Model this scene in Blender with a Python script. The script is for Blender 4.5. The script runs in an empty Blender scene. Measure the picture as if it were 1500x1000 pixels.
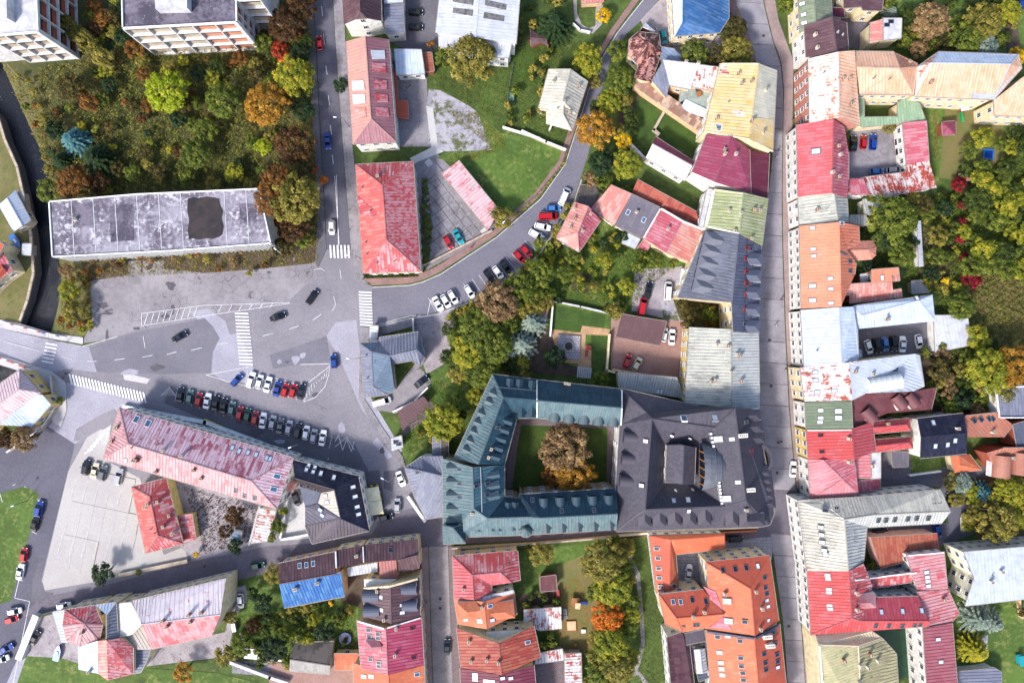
import bpy, math, random
import numpy as np
from mathutils import Vector, Matrix
sc = bpy.context.scene
# ---------------------------------------------------------------- camera, sky, sun, exposure
H = 190.0; S = 0.19
cd = bpy.data.cameras.new('camera'); cam = bpy.data.objects.new('camera', cd); sc.collection.objects.link(cam)
cam.location = (0, 0, H); cd.sensor_width = 36; cd.lens = 24; cd.clip_end = 3000; cd.clip_start = 1; sc.camera = cam
SUN_EL = math.radians(42); SUN_TO = Vector((-0.62, -0.78, 0)).normalized()    # horizontal direction towards the sun
w = bpy.data.worlds.new('World'); sc.world = w; w.use_nodes = True
nt = w.node_tree; bg = nt.nodes['Background']; sky = nt.nodes.new('ShaderNodeTexSky')
sky.sky_type = 'NISHITA'; sky.sun_disc = False; sky.sun_elevation = SUN_EL
sky.sun_rotation = math.atan2(SUN_TO.x, SUN_TO.y); sky.dust_density = 2.5; sky.air_density = 1.0
nt.links.new(sky.outputs[0], bg.inputs[0]); bg.inputs[1].default_value = 0.145
sl = bpy.data.lights.new('sun', 'SUN'); sun = bpy.data.objects.new('sun', sl); sc.collection.objects.link(sun)
sl.energy = 2.75; sl.angle = math.radians(8); sl.color = (1, .955, .89)
tosun = Vector((SUN_TO.x*math.cos(SUN_EL), SUN_TO.y*math.cos(SUN_EL), math.sin(SUN_EL)))
sun.rotation_euler = tosun.to_track_quat('Z', 'Y').to_euler(); sun.location = tosun*300
vs = sc.view_settings; vs.view_transform = 'Standard'; vs.look = 'None'; vs.gamma = 1; vs.use_curve_mapping = False
vs.exposure = 1.06
rnd = random.Random(7); COL = sc.collection
# ---------------------------------------------------------------- helpers
def lin(h, s=1.0):
    h = h.lstrip('#'); c = [(int(h[i:i+2], 16)/255)**2.2 for i in (0, 2, 4)]; g = sum(c)/3; return tuple(g+(x-g)*s for x in c) + (1,)
def W(x, y, z=0.0):
    k = S*(H-z)/H; return Vector(((x-750)*k, (500-y)*k, z))
def tag(o, label=None, cat=None, group=None, kind=None):
    if label: o['label'] = label
    if cat: o['category'] = cat
    if group: o['group'] = group
    if kind: o['kind'] = kind
    return o
def empty(name, loc, rz=0):
    o = bpy.data.objects.new(name, None); COL.objects.link(o); o.location = loc; o.rotation_euler = (0, 0, rz); o.empty_display_size = .3; return o
def link(name, me, parent=None, loc=None):
    o = bpy.data.objects.new(name, me); COL.objects.link(o)
    if parent: o.parent = parent
    if loc is not None: o.location = loc
    return o
def mesh(name, vs_, fs, mats=(), mi=None, uv=None, smooth=False):
    me = bpy.data.meshes.new(name); me.from_pydata([tuple(v) for v in vs_], [], fs)
    for m in mats: me.materials.append(m)
    if mi: me.polygons.foreach_set('material_index', mi)
    if uv is not None:
        l = me.uv_layers.new(name='UVMap'); l.data.foreach_set('uv', np.array(uv, dtype=np.float32).ravel())
    if smooth: me.shade_smooth()
    me.update(); return me
class MB:                                   # collects simple shapes into one mesh
    def __init__(s): s.v = []; s.f = []; s.m = []
    def quad(s, pts, m=0):
        b = len(s.v); s.v += [Vector(p) for p in pts]; s.f.append(list(range(b, b+len(pts)))); s.m.append(m)
    def hexa(s, bot, top, m=0, mt=None):    # two loops of n points
        n = len(bot); b = len(s.v); s.v += [Vector(p) for p in bot] + [Vector(p) for p in top]
        s.f.append(list(range(b+n-1, b-1, -1))); s.m.append(m); s.f.append(list(range(b+n, b+2*n))); s.m.append(m if mt is None else mt)
        for i in range(n):
            j = (i+1) % n; s.f.append([b+i, b+j, b+n+j, b+n+i]); s.m.append(m)
    def box(s, x0, y0, z0, x1, y1, z1, m=0, mt=None):
        s.hexa([(x0, y0, z0), (x1, y0, z0), (x1, y1, z0), (x0, y1, z0)], [(x0, y0, z1), (x1, y0, z1), (x1, y1, z1), (x0, y1, z1)], m, mt)
    def bar(s, a, b, w, h, m=0, up=Vector((0, 0, 1))):
        a = Vector(a); b = Vector(b); d = (b-a).normalized(); x = d.cross(up)
        x = x.normalized()*w/2 if x.length > 1e-6 else Vector((w/2, 0, 0)); y = x.cross(d).normalized()*h/2
        s.hexa([a-x-y, a+x-y, a+x+y, a-x+y], [b-x-y, b+x-y, b+x+y, b-x+y], m)
    def tube(s, a, b, r0, r1, n=7, m=0):
        a = Vector(a); b = Vector(b); d = (b-a).normalized(); x = d.orthogonal().normalized(); y = d.cross(x)
        c = [(math.cos(t*2*math.pi/n), math.sin(t*2*math.pi/n)) for t in range(n)]
        s.hexa([a+x*(p*r0)+y*(q*r0) for p, q in c], [b+x*(p*r1)+y*(q*r1) for p, q in c], m)
    def me(s, name, mats, off=(0, 0, 0), smooth=False):
        o = Vector(off); return mesh(name, [v-o for v in s.v], s.f, mats, s.m, smooth=smooth)
# ---------------------------------------------------------------- materials
def newmat(name):
    m = bpy.data.materials.new(name); m.use_nodes = True; nt = m.node_tree; p = nt.nodes['Principled BSDF']
    def n(t, *ins, **pr):
        d = nt.nodes.new(t)
        for k, v in pr.items(): setattr(d, k, v)
        for i, v in enumerate(ins):
            if v is None: continue
            if hasattr(v, 'links') or isinstance(v, bpy.types.NodeSocket): nt.links.new(v, d.inputs[i])
            else: d.inputs[i].default_value = v
        return d
    return m, nt, p, n
def M_(n, op, a, b=0.0, c=None):
    d = n('ShaderNodeMath', a, b, c, operation=op); return d.outputs[0]
def mix(n, f, a, b, mode='MIX'):
    d = n('ShaderNodeMix', data_type='RGBA', blend_type=mode)
    nt = d.id_data
    for k, v in ((0, f), (6, a), (7, b)):
        if isinstance(v, bpy.types.NodeSocket): nt.links.new(v, d.inputs[k])
        else: d.inputs[k].default_value = v
    return d.outputs[2]
def ramp(n, f, lo, hi):
    d = n('ShaderNodeMapRange', f, lo, hi, 0.0, 1.0, interpolation_type='SMOOTHSTEP'); return d.outputs[0]
def noise(n, vec, scale, detail=4, rough=.6):
    d = n('ShaderNodeTexNoise'); nt = d.id_data
    if vec is not None: nt.links.new(vec, d.inputs['Vector'])
    d.inputs['Scale'].default_value = scale; d.inputs['Detail'].default_value = detail; d.inputs['Roughness'].default_value = rough
    return d.outputs['Fac']
def pos(n): return n('ShaderNodeNewGeometry').outputs['Position']
def scaled(n, v, x, y, z): return n('ShaderNodeVectorMath', v, (x, y, z), operation='MULTIPLY').outputs[0]
MAT = {}
def plain(key, h, rough=.6, metal=0.0, var=.12, sc_=.8):
    m, nt, p, n = newmat(key); P = pos(n); f = noise(n, P, sc_, 5); c = lin(h)
    d = tuple(x*(1-var*2.2) for x in c[:3])+(1,); nt.links.new(mix(n, ramp(n, f, .35, .7), c, d), p.inputs['Base Color'])
    p.inputs['Roughness'].default_value = rough; p.inputs['Metallic'].default_value = metal; MAT[key] = m; return m
def roofmat(key, c1, c2, amt=.5, rust=0.0, sp=.85, pl=2.1, rough=.62, crust='#8a4a33', stripe=.35, tile=False):
    """c1 paint, c2 faded paint; wear goes sheet by sheet, in streaks down the slope and in large patches"""
    def soft(h):
        r_, g_, b_ = [int(h[i:i+2], 16) for i in (1, 3, 5)]; k = .87 if r_ > 1.35*g_ else 1; a_ = (r_+g_+b_)/3; return '#%02x%02x%02x' % tuple(int(min(255, a_+(v_-a_)*k+(4 if k < 1 else 0))) for v_ in (r_, g_, b_))
    c1, c2 = soft(c1), soft(c2)
    m, nt, p, n = newmat(key); P = pos(n)
    uv = n('ShaderNodeUVMap').outputs[0]; s = n('ShaderNodeSeparateXYZ', uv); u, v = s.outputs[0], s.outputs[1]
    cu = M_(n, 'DIVIDE', u, sp); fu = M_(n, 'FLOOR', cu); fr = M_(n, 'FRACT', cu)
    off = n('ShaderNodeTexWhiteNoise', None, fu, noise_dimensions='1D').outputs[0]
    cv = M_(n, 'ADD', M_(n, 'DIVIDE', v, pl), off); fv = M_(n, 'FLOOR', cv)
    cell = n('ShaderNodeCombineXYZ', fu, fv, 0.0).outputs[0]
    r = n('ShaderNodeTexWhiteNoise', cell, noise_dimensions='2D').outputs[0]
    big = noise(n, P, .16, 4); fine = noise(n, P, 1.7, 6, .7); st = noise(n, n('ShaderNodeCombineXYZ', M_(n, 'MULTIPLY', u, 2.6), M_(n, 'MULTIPLY', v, .22), 0.0).outputs[0], 1.0, 4, .65)
    wv = M_(n, 'ADD', M_(n, 'MULTIPLY', r, .30 if not tile else .12), M_(n, 'ADD', M_(n, 'MULTIPLY', big, .55), M_(n, 'MULTIPLY', st, .45)))
    wv = M_(n, 'ADD', wv, M_(n, 'MULTIPLY', fine, .35))
    t = .95-.42*amt
    wear = ramp(n, wv, t-.08, t+.16)
    c = mix(n, wear, lin(c1), lin(c2))
    if rust > 0:
        rn = M_(n, 'ADD', M_(n, 'MULTIPLY', noise(n, P, .45, 6, .72), .65), M_(n, 'MULTIPLY', st, .4))
        th = .72-.25*rust; c = mix(n, ramp(n, rn, th-.015, th+.04), c, lin(crust))
    # dirt, sheet tone
    c = mix(n, M_(n, 'MULTIPLY', ramp(n, noise(n, P, .5, 5, .7), .45, .75), .28), c, lin('#4a4248'))
    c = mix(n, M_(n, 'MULTIPLY', r, .16), c, lin('#2a2428'))
    if stripe > 0:
        e = M_(n, 'ABSOLUTE', M_(n, 'SUBTRACT', fr, .5)); c = mix(n, M_(n, 'MULTIPLY', ramp(n, e, .36, .47), stripe), c, lin('#35303a'))
    nt.links.new(c, p.inputs['Base Color']); p.inputs['Roughness'].default_value = rough; p.inputs['Specular IOR Level'].default_value = .3
    if tile:
        bmp = n('ShaderNodeBump'); bmp.inputs['Strength'].default_value = .5; bmp.inputs['Distance'].default_value = .05
        w1 = M_(n, 'FRACT', M_(n, 'DIVIDE', v, .34)); nt.links.new(w1, bmp.inputs['Height']); nt.links.new(bmp.outputs[0], p.inputs['Normal'])
    MAT[key] = m; return m
def ground(key, c1, c2, c3, s1=.12, s2=1.2, t3=.62, rough=.9, bump=.3, mid=.5, fine=6.0, crack=0):
    """two tones in large patches, a third in spots, fine grain"""
    if key[:7] == 'asphalt' or key == 'stain':
        def g_(h): v = [int(h[i:i+2], 16) for i in (1, 3, 5)]; m_ = sum(v)/3; return '#%02x%02x%02x' % tuple(int(m_+(x-m_)*.8) for x in v)
        c1, c2, c3 = g_(c1), g_(c2), g_(c3)
    m, nt, p, n = newmat(key); P = pos(n)
    a = noise(n, P, s1, 6, .62); b = noise(n, P, s2, 6, .7); g = noise(n, P, fine, 3, .6)
    c = mix(n, ramp(n, M_(n, 'ADD', M_(n, 'MULTIPLY', a, .6), M_(n, 'MULTIPLY', b, .4)), mid-.09, mid+.09), lin(c1), lin(c2))
    c = mix(n, ramp(n, M_(n, 'ADD', M_(n, 'MULTIPLY', noise(n, P, s1*2.7, 6, .7), .55), M_(n, 'MULTIPLY', b, .45)), t3-.05, t3+.05), c, lin(c3))
    c = mix(n, M_(n, 'MULTIPLY', ramp(n, g, .35, .7), .22), c, lin('#1c1a1c'))
    if crack:
        wv = n('ShaderNodeVectorMath', P, n('ShaderNodeTexNoise').outputs['Color'], operation='ADD')
        nn_ = wv.inputs[1].links[0].from_node; nt.links.new(P, nn_.inputs['Vector']); nn_.inputs['Scale'].default_value = .5
        vo = n('ShaderNodeTexVoronoi', feature='DISTANCE_TO_EDGE'); nt.links.new(wv.outputs[0], vo.inputs['Vector']); vo.inputs['Scale'].default_value = .3
        k1 = M_(n, 'SUBTRACT', 1.0, ramp(n, vo.outputs['Distance'], .004, .02)); k2 = ramp(n, noise(n, P, .09, 3), .46, .56)
        c = mix(n, M_(n, 'MULTIPLY', M_(n, 'MULTIPLY', k1, k2), crack*.7), c, lin('#2a2428'))
    nt.links.new(c, p.inputs['Base Color']); p.inputs['Roughness'].default_value = rough
    bmp = n('ShaderNodeBump'); bmp.inputs['Strength'].default_value = bump; bmp.inputs['Distance'].default_value = .08
    nt.links.new(g, bmp.inputs['Height']); nt.links.new(bmp.outputs[0], p.inputs['Normal']); MAT[key] = m; return m
def paving(key, c1, c2, bw, bh, ang=0, mortar='#3a3538', ms=.03):
    m, nt, p, n = newmat(key); P = pos(n)
    v = n('ShaderNodeVectorRotate', P, rotation_type='Z_AXIS'); v.inputs['Angle'].default_value = math.radians(ang)
    b = n('ShaderNodeTexBrick', v.outputs[0]); b.inputs['Color1'].default_value = lin(c1); b.inputs['Color2'].default_value = lin(c2)
    b.inputs['Mortar'].default_value = lin(mortar); b.inputs['Scale'].default_value = 1; b.inputs['Brick Width'].default_value = bw
    b.inputs['Row Height'].default_value = bh; b.inputs['Mortar Size'].default_value = ms; b.inputs['Mortar Smooth'].default_value = .3
    c = mix(n, M_(n, 'MULTIPLY', ramp(n, noise(n, P, .25, 6, .7), .4, .7), .35), b.outputs[0], lin('#4a4448'))
    nt.links.new(c, p.inputs['Base Color']); p.inputs['Roughness'].default_value = .85
    bmp = n('ShaderNodeBump'); bmp.inputs['Strength'].default_value = .4; bmp.inputs['Distance'].default_value = .03
    nt.links.new(b.outputs[1], bmp.inputs['Height']); bmp.invert = True; nt.links.new(bmp.outputs[0], p.inputs['Normal']); MAT[key] = m; return m
def foliage(key, c1, c2, c3):
    m, nt, p, n = newmat(key)
    up = lambda h: '#%02x%02x%02x' % tuple(min(255, int(int(h[i:i+2], 16)*(1.1, 1.05, .95)[i//2]+4)) for i in (1, 3, 5)); c1, c2, c3 = up(c1), up(c2), up(c3)
    t = n('ShaderNodeAttribute'); t.attribute_name = 'tint'
    P = n('ShaderNodeObjectInfo').outputs['Random']
    f = noise(n, pos(n), .35, 4); isl = t.outputs['Fac']
    c = mix(n, ramp(n, M_(n, 'ADD', M_(n, 'MULTIPLY', isl, .6), M_(n, 'MULTIPLY', f, .5)), .35, .75), lin(c1), lin(c2))
    al = t.outputs['Alpha']; sep = n('ShaderNodeSeparateColor', t.outputs['Color'])
    c = mix(n, ramp(n, sep.outputs[1], .72, .98), c, lin(c3))
    c = mix(n, M_(n, 'MULTIPLY', P, .25), c, lin(c1))
    nt.links.new(c, p.inputs['Base Color']); p.inputs['Roughness'].default_value = .6; p.inputs['Specular IOR Level'].default_value = .25
    tr = n('ShaderNodeBsdfTranslucent'); nt.links.new(c, tr.inputs[0]); ms = n('ShaderNodeMixShader', .32, p.outputs[0], tr.outputs[0])
    nt.links.new(ms.outputs[0], nt.nodes['Material Output'].inputs[0]); MAT[key] = m; return m
def glass(key, h, rough=.12):
    m, nt, p, n = newmat(key); p.inputs['Base Color'].default_value = lin(h); p.inputs['Roughness'].default_value = rough
    p.inputs['Specular IOR Level'].default_value = .7; MAT[key] = m; return m
# roofs
roofmat('red', '#ab3a3e', '#c48a90', .25); roofmat('redworn', '#a3343c', '#b27680', .42, .0, pl=.7, sp=.5); roofmat('pinkroof', '#ad4a58', '#be7480', .3)
roofmat('salmon', '#bd6a62', '#cc9288', .35); roofmat('pinkwhite', '#a24a58', '#cbb4ba', .85); roofmat('stripered', '#a83c46', '#cfc4c8', .95, sp=.7)
roofmat('maroon', '#6a2438', '#7e3a4a', .3); roofmat('magenta', '#9c2c4c', '#ad4a64', .2); roofmat('darkmaroon', '#3f2028', '#54303a', .3)
roofmat('rustred', '#8e2f28', '#a2503c', .4, .25, crust='#c5a99c'); roofmat('rust', '#8a3a2c', '#9d5640', .5)
roofmat('orange', '#bd5a38', '#cc7d58', .35, stripe=0, tile=True); roofmat('orangered', '#b34a34', '#c26a4e', .3, stripe=0, tile=True)
roofmat('oldtile', '#8e4a40', '#c09088', .75, .9, stripe=0, tile=True, crust='#4c2a28'); roofmat('brown', '#4c323a', '#5f444a', .35, stripe=.2)
roofmat('navy', '#15182a', '#20243a', .3, stripe=.12, rough=.55); roofmat('blue', '#1f5696', '#3f77ae', .35, sp=1.1, stripe=.5); roofmat('steelblue', '#2c5384', '#476c98', .4, stripe=.3)
roofmat('teal', '#1b3a49', '#284a59', .35, sp=.6, stripe=.3, rough=.6); roofmat('tealsunlit', '#4b636b', '#61757a', .4, sp=.6, stripe=.35, rough=.6); roofmat('slate', '#3c3b46', '#4b4852', .4, sp=.5, pl=.4, stripe=.2)  # the lighter teal is the same roof with sunlight put into its colour
roofmat('grey', '#565a68', '#686b78', .35, sp=.6, stripe=.18); roofmat('lightmetal', '#9a9fa0', '#b2b4b2', .5, .1, sp=.7, stripe=.5, crust='#7c6c62'); roofmat('lavmetal', '#666a7c', '#787c8c', .4, stripe=.3)
roofmat('oldgrey', '#8d8f88', '#b3b3aa', .6, .15, sp=.6, stripe=.4, crust='#6c6a62'); roofmat('white', '#a9adb8', '#bcbfc8', .5, sp=1.2, stripe=.12); roofmat('whiterust', '#b8b7ba', '#c8c6c8', .5, .72, sp=1.0, stripe=.12, crust='#9a4a38')
roofmat('whiteblue', '#a4b2cc', '#bdc8da', .5, sp=.9, stripe=.22); roofmat('rustwhite', '#c0bcc2', '#d0cccf', .5, .75, sp=.9, stripe=.3, crust='#9a4c3c')
roofmat('peach', '#c99678', '#d5ae96', .5, .04, sp=.8, stripe=.25); roofmat('peachwhite', '#c0b4ac', '#cac2be', .5, .6, sp=.9, stripe=.15, crust='#b4603c')
roofmat('yellow', '#bda168', '#c6b28a', .5, .12, sp=.8, stripe=.15, crust='#b9a07a'); roofmat('yellowgrey', '#a8a596', '#bab6a6', .5, .2, sp=.8, stripe=.15, crust='#b9a05c')
roofmat('green', '#888f64', '#a0a684', .5, sp=.6, stripe=.35); roofmat('moss', '#66705c', '#7f8874', .5, sp=.9, stripe=.2); roofmat('greenrust', '#8a8c68', '#a39c7a', .6, .4, sp=.7, stripe=.35, crust='#7d4a34')
roofmat('palegreen', '#7f9a7e', '#96ad90', .4, sp=.8, stripe=.3); roofmat('greywhite', '#9a9890', '#bcb8ac', .6, .1, sp=.75, stripe=.3); roofmat('darkshed', '#3c3838', '#57504c', .5, stripe=0); roofmat('creamroof', '#d3bc98', '#ddcdb2', .4, stripe=.06)
roofmat('stripe', '#a0404c', '#bda0a6', .6, sp=.9)
ground('bitumen', '#544e5c', '#8d8996', '#b4b1ba', s1=.10, s2=.9, t3=.56, mid=.5); ground('bitumendark', '#423e4c', '#6c6674', '#96909c', s1=.2)
ground('slabtop', '#a4a4aa', '#c0c0c6', '#787478', s1=.4); ground('puddle', '#241f23', '#382f2c', '#443a34', s1=.2, s2=.6, rough=.4, bump=.02)
# walls
for k, h in dict(wwhite='#d6d4d0', wcream='#d3c3a0', wyellow='#cfb573', wpink='#c79a90', wgrey='#8d8a8a', wgreen='#a8bfa8', wlilac='#6f6680', wbrick='#8a4636', wstone='#a89a8a', wpeach='#d0ab88', wconc='#bdbcc0').items(): plain(k, h, .85, var=.14)
plain('frame', '#c8c8ca', .6); plain('gutter', '#8a8078', .5); plain('trimwhite', '#dedede', .5); plain('chimneybrick', '#8e5446', .9); plain('chimneywhite', '#cfc8be', .9); plain('black', '#141416', .8); plain('darkgrey', '#3a3a40', .7)
glass('glass', '#1c2230'); glass('paleglass', '#a9b6c8', .2); glass('blueglass', '#3b5576', .15); plain('blind', '#d8d8dc', .5, var=.03); plain('redpaint', '#a02c2c', .5); plain('metalpost', '#7b7d84', .4, .6); plain('lampwhite', '#d8d8dc', .5)
# ground
ground('asphalt', '#726e79', '#817d87', '#64606a', s1=.05, t3=.63, mid=.5, bump=.15, fine=3, crack=.35); ground('asphaltlight', '#8b8898', '#9794a4', '#7c7988', s1=.12, t3=.64, bump=.15, fine=3); ground('asphaltpatch', '#656270', '#6e6b78', '#5c5965', s1=.08, bump=.15, fine=3, crack=.3); ground('asphaltdark', '#56535f', '#62606b', '#6b6874', s1=.1, bump=.15, fine=3)
ground('asphaltmid', '#625f6e', '#6d6a7a', '#5a5766', s1=.06, t3=.66, bump=.12, fine=3, crack=.2); ground('asphaltroad', '#4f4d5c', '#5a5868', '#464452', s1=.06, t3=.66, bump=.12, fine=3); ground('asphaltold', '#78727a', '#8a858c', '#48424a', s1=.07, s2=.6, t3=.60, bump=.3, crack=.9)
ground('concrete', '#a8a4a8', '#b8b4b6', '#8c888c', s1=.08, t3=.64, bump=.15); ground('concretelot', '#9f9a9a', '#a8a4a3', '#938e8e', s1=.05, t3=.62, bump=.1); ground('concretewhite', '#a9a7a8', '#b5b3b3', '#8e8c8a', bump=.1)
ground('concreteold', '#706c72', '#86828a', '#4e4a44', s1=.15, t3=.6, crack=.7); ground('gravel', '#857e84', '#9c949a', '#5a5248', s1=.25, s2=2, t3=.58, bump=.6); ground('gravelwhite', '#a09da6', '#85828f', '#54583a', s1=.09, s2=.7, t3=.52, bump=.5)
ground('grass', '#37461c', '#495c26', '#6a6a3a', s1=.1, s2=.8, t3=.60, bump=.8); ground('lawn', '#3d531c', '#506828', '#6e743e', s1=.08, s2=.9, t3=.56, bump=.6); ground('drygrass', '#5d5a34', '#6f6844', '#4a5a26', s1=.15, s2=.9, t3=.56, bump=.8)
ground('lawndark', '#304616', '#3e561c', '#50602a', s1=.2, s2=1.5, bump=.6)
ground('stain', '#4a464f', '#56525b', '#3c3840', s1=.3, bump=.1); ground('soil', '#43352e', '#564840', '#39441f', s1=.2, s2=1.0, t3=.57, bump=.8); ground('woodfloor', '#3c4420', '#4c4a2a', '#625a3a', s1=.1, s2=.8, t3=.57, bump=1); ground('autumnground', '#6a4a2c', '#4e4a2a', '#8a5a34', s1=.2, s2=1, bump=.8)
ground('playdirt', '#6f6440', '#5d6232', '#8a7a5a', s1=.15, s2=.9); ground('greentarp', '#123a28', '#18452f', '#1d5036', s1=.3, rough=.5); ground('brownyard', '#8a6a62', '#957770', '#7c5c54', s1=.15, bump=.2)
paving('brick', '#8f7e7f', '#9a8988', .6, .3, 0, '#6a5450'); paving('brickpink', '#8a6c68', '#7e625e', .9, .45, 20, '#6b5653'); paving('cobble', '#66606e', '#78727f', .42, .3, 15, '#3c383e', .05); paving('cobblelight', '#8a848a', '#9c969a', .45, .3, 5, '#6c666a', .04); paving('tanpave', '#b08a66', '#ba9672', .6, .6, -8, '#8c6c50'); paving('stonepave', '#8c8890', '#9c98a0', .8, .8, 0, '#5c585e', .05)
paving('cobblebrown', '#706268', '#7f7076', .5, .35, 5, '#44383c', .05)
plain('paint', '#d0cfd4', .6, var=.16, sc_=2.2); plain('kerb', '#a29ea2', .8); plain('bankstone', '#5a5654', .95)
m, nt, p, n = newmat('water'); p.inputs['Base Color'].default_value = lin('#14161f'); p.inputs['Roughness'].default_value = .12
b_ = n('ShaderNodeBump'); b_.inputs['Strength'].default_value = .9; b_.inputs['Distance'].default_value = .25; nt.links.new(noise(n, pos(n), 2.2, 4), b_.inputs['Height']); nt.links.new(b_.outputs[0], p.inputs['Normal']); MAT['water'] = m
# foliage: dark, light, accent
for k, a, b, c in [('f_dark', '#223014', '#3c4c20', '#58642a'), ('f_green', '#36441a', '#5c6c2a', '#848a3a'), ('f_lime', '#667a18', '#90a024', '#b0b23a'), ('f_yellowgreen', '#566420', '#84882c', '#a89a34'), ('f_olive', '#4c4e22', '#7a7638', '#98904c'), ('f_olivedark', '#2e3018', '#4a4626', '#6a5a30'),
    ('f_brown', '#4a3218', '#74522a', '#946a34'), ('f_browndark', '#2e2014', '#4c3820', '#6c4c28'), ('f_gold', '#6c501c', '#9a742c', '#b4903c'), ('f_orange', '#8c4a18', '#b46a20', '#c88c38'), ('f_red', '#6a2a1c', '#9c3a28', '#b0583a'), ('f_yellow', '#988018', '#c4a81e', '#d0bc3c'),
    ('f_tan', '#5c4c38', '#857056', '#9c8a6c'), ('f_blue', '#2a5468', '#48788c', '#6a98a4'), ('f_silver', '#50646a', '#788c8e', '#9aa8a4'), ('f_spruce', '#18281c', '#263c24', '#3c502c'), ('f_crimson', '#4e0c1c', '#7e1428', '#7a2a28')]: foliage(k, a, b, c)
plain('bark', '#4c4038', .95)
# ---------------------------------------------------------------- ground sheets
LAY = [0]; SHEETS = []
def sheet(name, pts, mat, z=None, kind='structure', parent=None):
    """flat sheet on the ground; every new one lies 4 mm above the last"""
    P = [W(pts[i], pts[i+1], 0) for i in range(0, len(pts), 2)]
    if z is None:
        bb = (min(p.x for p in P), max(p.x for p in P), min(p.y for p in P), max(p.y for p in P))
        l = 1+max([q[4] for q in SHEETS if q[0] < bb[1] and bb[0] < q[1] and q[2] < bb[3] and bb[2] < q[3]], default=0)
        SHEETS.append(bb+(l,)); z = .004*l
    me = mesh(name, [(p.x, p.y, z) for p in P], [list(range(len(P)))], [MAT[mat]])
    if me.polygons[0].normal.z < 0: me.flip_normals()
    o = link(name, me, parent)
    if not parent: tag(o, kind=kind)
    return o
def slab(name, pts, mat, h=.21, parent=None, z0=0, kind='structure'):
    P = [W(pts[i], pts[i+1], 0) for i in range(0, len(pts), 2)]
    if area(P) < 0: P.reverse()
    b = MB(); b.hexa([(p.x, p.y, z0-.02) for p in P], [(p.x, p.y, z0+h) for p in P]); o = link(name, b.me(name, [MAT[mat]]), parent)
    if not parent: tag(o, kind=kind)
    return o
def area(P): return .5*sum(P[i].x*P[(i+1) % len(P)].y-P[(i+1) % len(P)].x*P[i].y for i in range(len(P)))
def ribbon(pts, w):
    P = [Vector((pts[i], pts[i+1])) for i in range(0, len(pts), 2)]; L = []; R = []
    for i, p in enumerate(P):
        d = (P[min(i+1, len(P)-1)]-P[max(i-1, 0)]).normalized(); nn = Vector((-d.y, d.x))*w/2; L.append(p+nn); R.append(p-nn)
    return [c for q in L+R[::-1] for c in q]
def inpoly(x, y, P):
    r = False; n = len(P); j = n-1
    for i in range(n):
        if (P[i][1] > y) != (P[j][1] > y) and x < (P[j][0]-P[i][0])*(y-P[i][1])/(P[j][1]-P[i][1])+P[i][0]: r = not r
        j = i
    return r
def pairs(f): return [(f[i], f[i+1]) for i in range(0, len(f), 2)]
RB = [-3000, -1500, -60, -20, 0, 84, 20, 132, 48, 195, 68, 240, 78, 290, 84, 360, 90, 405, 86, 445, 74, 492, 55, 525, 28, 562, 0, 605, -60, 660, -3000, 2400]
LB = [-3000, -1400, -60, 110, 0, 172, 10, 205, 28, 245, 38, 290, 48, 345, 52, 400, 43, 440, 30, 474, 10, 508, -12, 540, -60, 585, -3000, 2300]
def flat(name, pts, mat, z):
    me = mesh(name, [((x-750)*S, (500-y)*S, z) for x, y in pairs(pts)], [list(range(len(pts)//2))], [MAT[mat]])
    if me.polygons[0].normal.z < 0: me.flip_normals()
    return tag(link(name, me), kind='structure')
flat('ground', RB+[-3000, 3200, 4200, 3200, 4200, -2600, -3000, -2600], 'grass', 0)
flat('ground', LB+[-3200, 2300, -3200, -1400], 'drygrass', 0)
rl = pairs(RB)[:16]; ll = pairs(LB)
flat('water', [c for q in rl for c in q]+[c for q in ll[::-1] for c in q], 'water', -2.6)
for nm, L in (('river_bank', rl), ('river_bank', ll)):
    b = MB()
    for (x0, y0), (x1, y1) in zip(L[:-1], L[1:]):
        a, c = W(x0, y0), W(x1, y1); b.quad([a, c, (c.x, c.y, -4), (a.x, a.y, -4)])
    tag(link(nm, b.me(nm, [MAT['bankstone']])), kind='structure')
b = MB()                                     # coping stones along the quay
o = tag(empty('quay_coping', W(20, 300)), kind='structure')
for L in (pairs([-20, 155, 0, 172, 10, 205, 28, 245, 38, 290, 48, 345, 52, 400, 43, 440, 32, 470]),):
    for (x0, y0), (x1, y1) in zip(L[:-1], L[1:]):
        a, c = W(x0, y0), W(x1, y1); n_ = max(1, int((c-a).length/2.2))
        for k in range(n_):
            p0 = a.lerp(c, (k+.03)/n_); p1 = a.lerp(c, (k+.97)/n_); b = MB(); b.bar(p0+Vector((-.35, 0, .2)), p1+Vector((-.35, 0, .2)), .7, .5)
            link('coping_stone', b.me('coping_stone', [MAT['wstone']], o.location), o)
# woods, banks, yards
sheet('wood_floor', [-40, -20, 465, -20, 478, 370, 455, 395, 400, 400, 330, 420, 240, 412, 130, 415, 135, 470, 120, 498, 78, 492, 92, 405, 86, 350, 70, 240, 48, 195, 20, 132, 0, 84, -40, 0], 'woodfloor')
sheet('river_verge', [0, 86, 8, 90, 60, 150, 80, 230, 84, 290, 90, 380, 120, 380, 150, 400, 135, 470, 120, 498, 78, 492, 92, 405, 86, 350, 70, 240, 48, 195, 20, 132], 'drygrass')
sheet('overgrown_strip', [115, 372, 400, 368, 470, 345, 470, 385, 455, 395, 400, 402, 330, 414, 240, 412, 130, 415], 'soil')
sheet('cracked_forecourt', [132, 412, 240, 394, 300, 400, 380, 394, 455, 386, 478, 372, 482, 430, 420, 460, 200, 490, 120, 503, 135, 470], 'asphaltold')
sheet('path', [188, 382, 207, 382, 207, 416, 188, 416], 'concreteold'); sheet('path', [209, 382, 240, 382, 242, 418, 209, 416], 'asphaltold')
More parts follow.
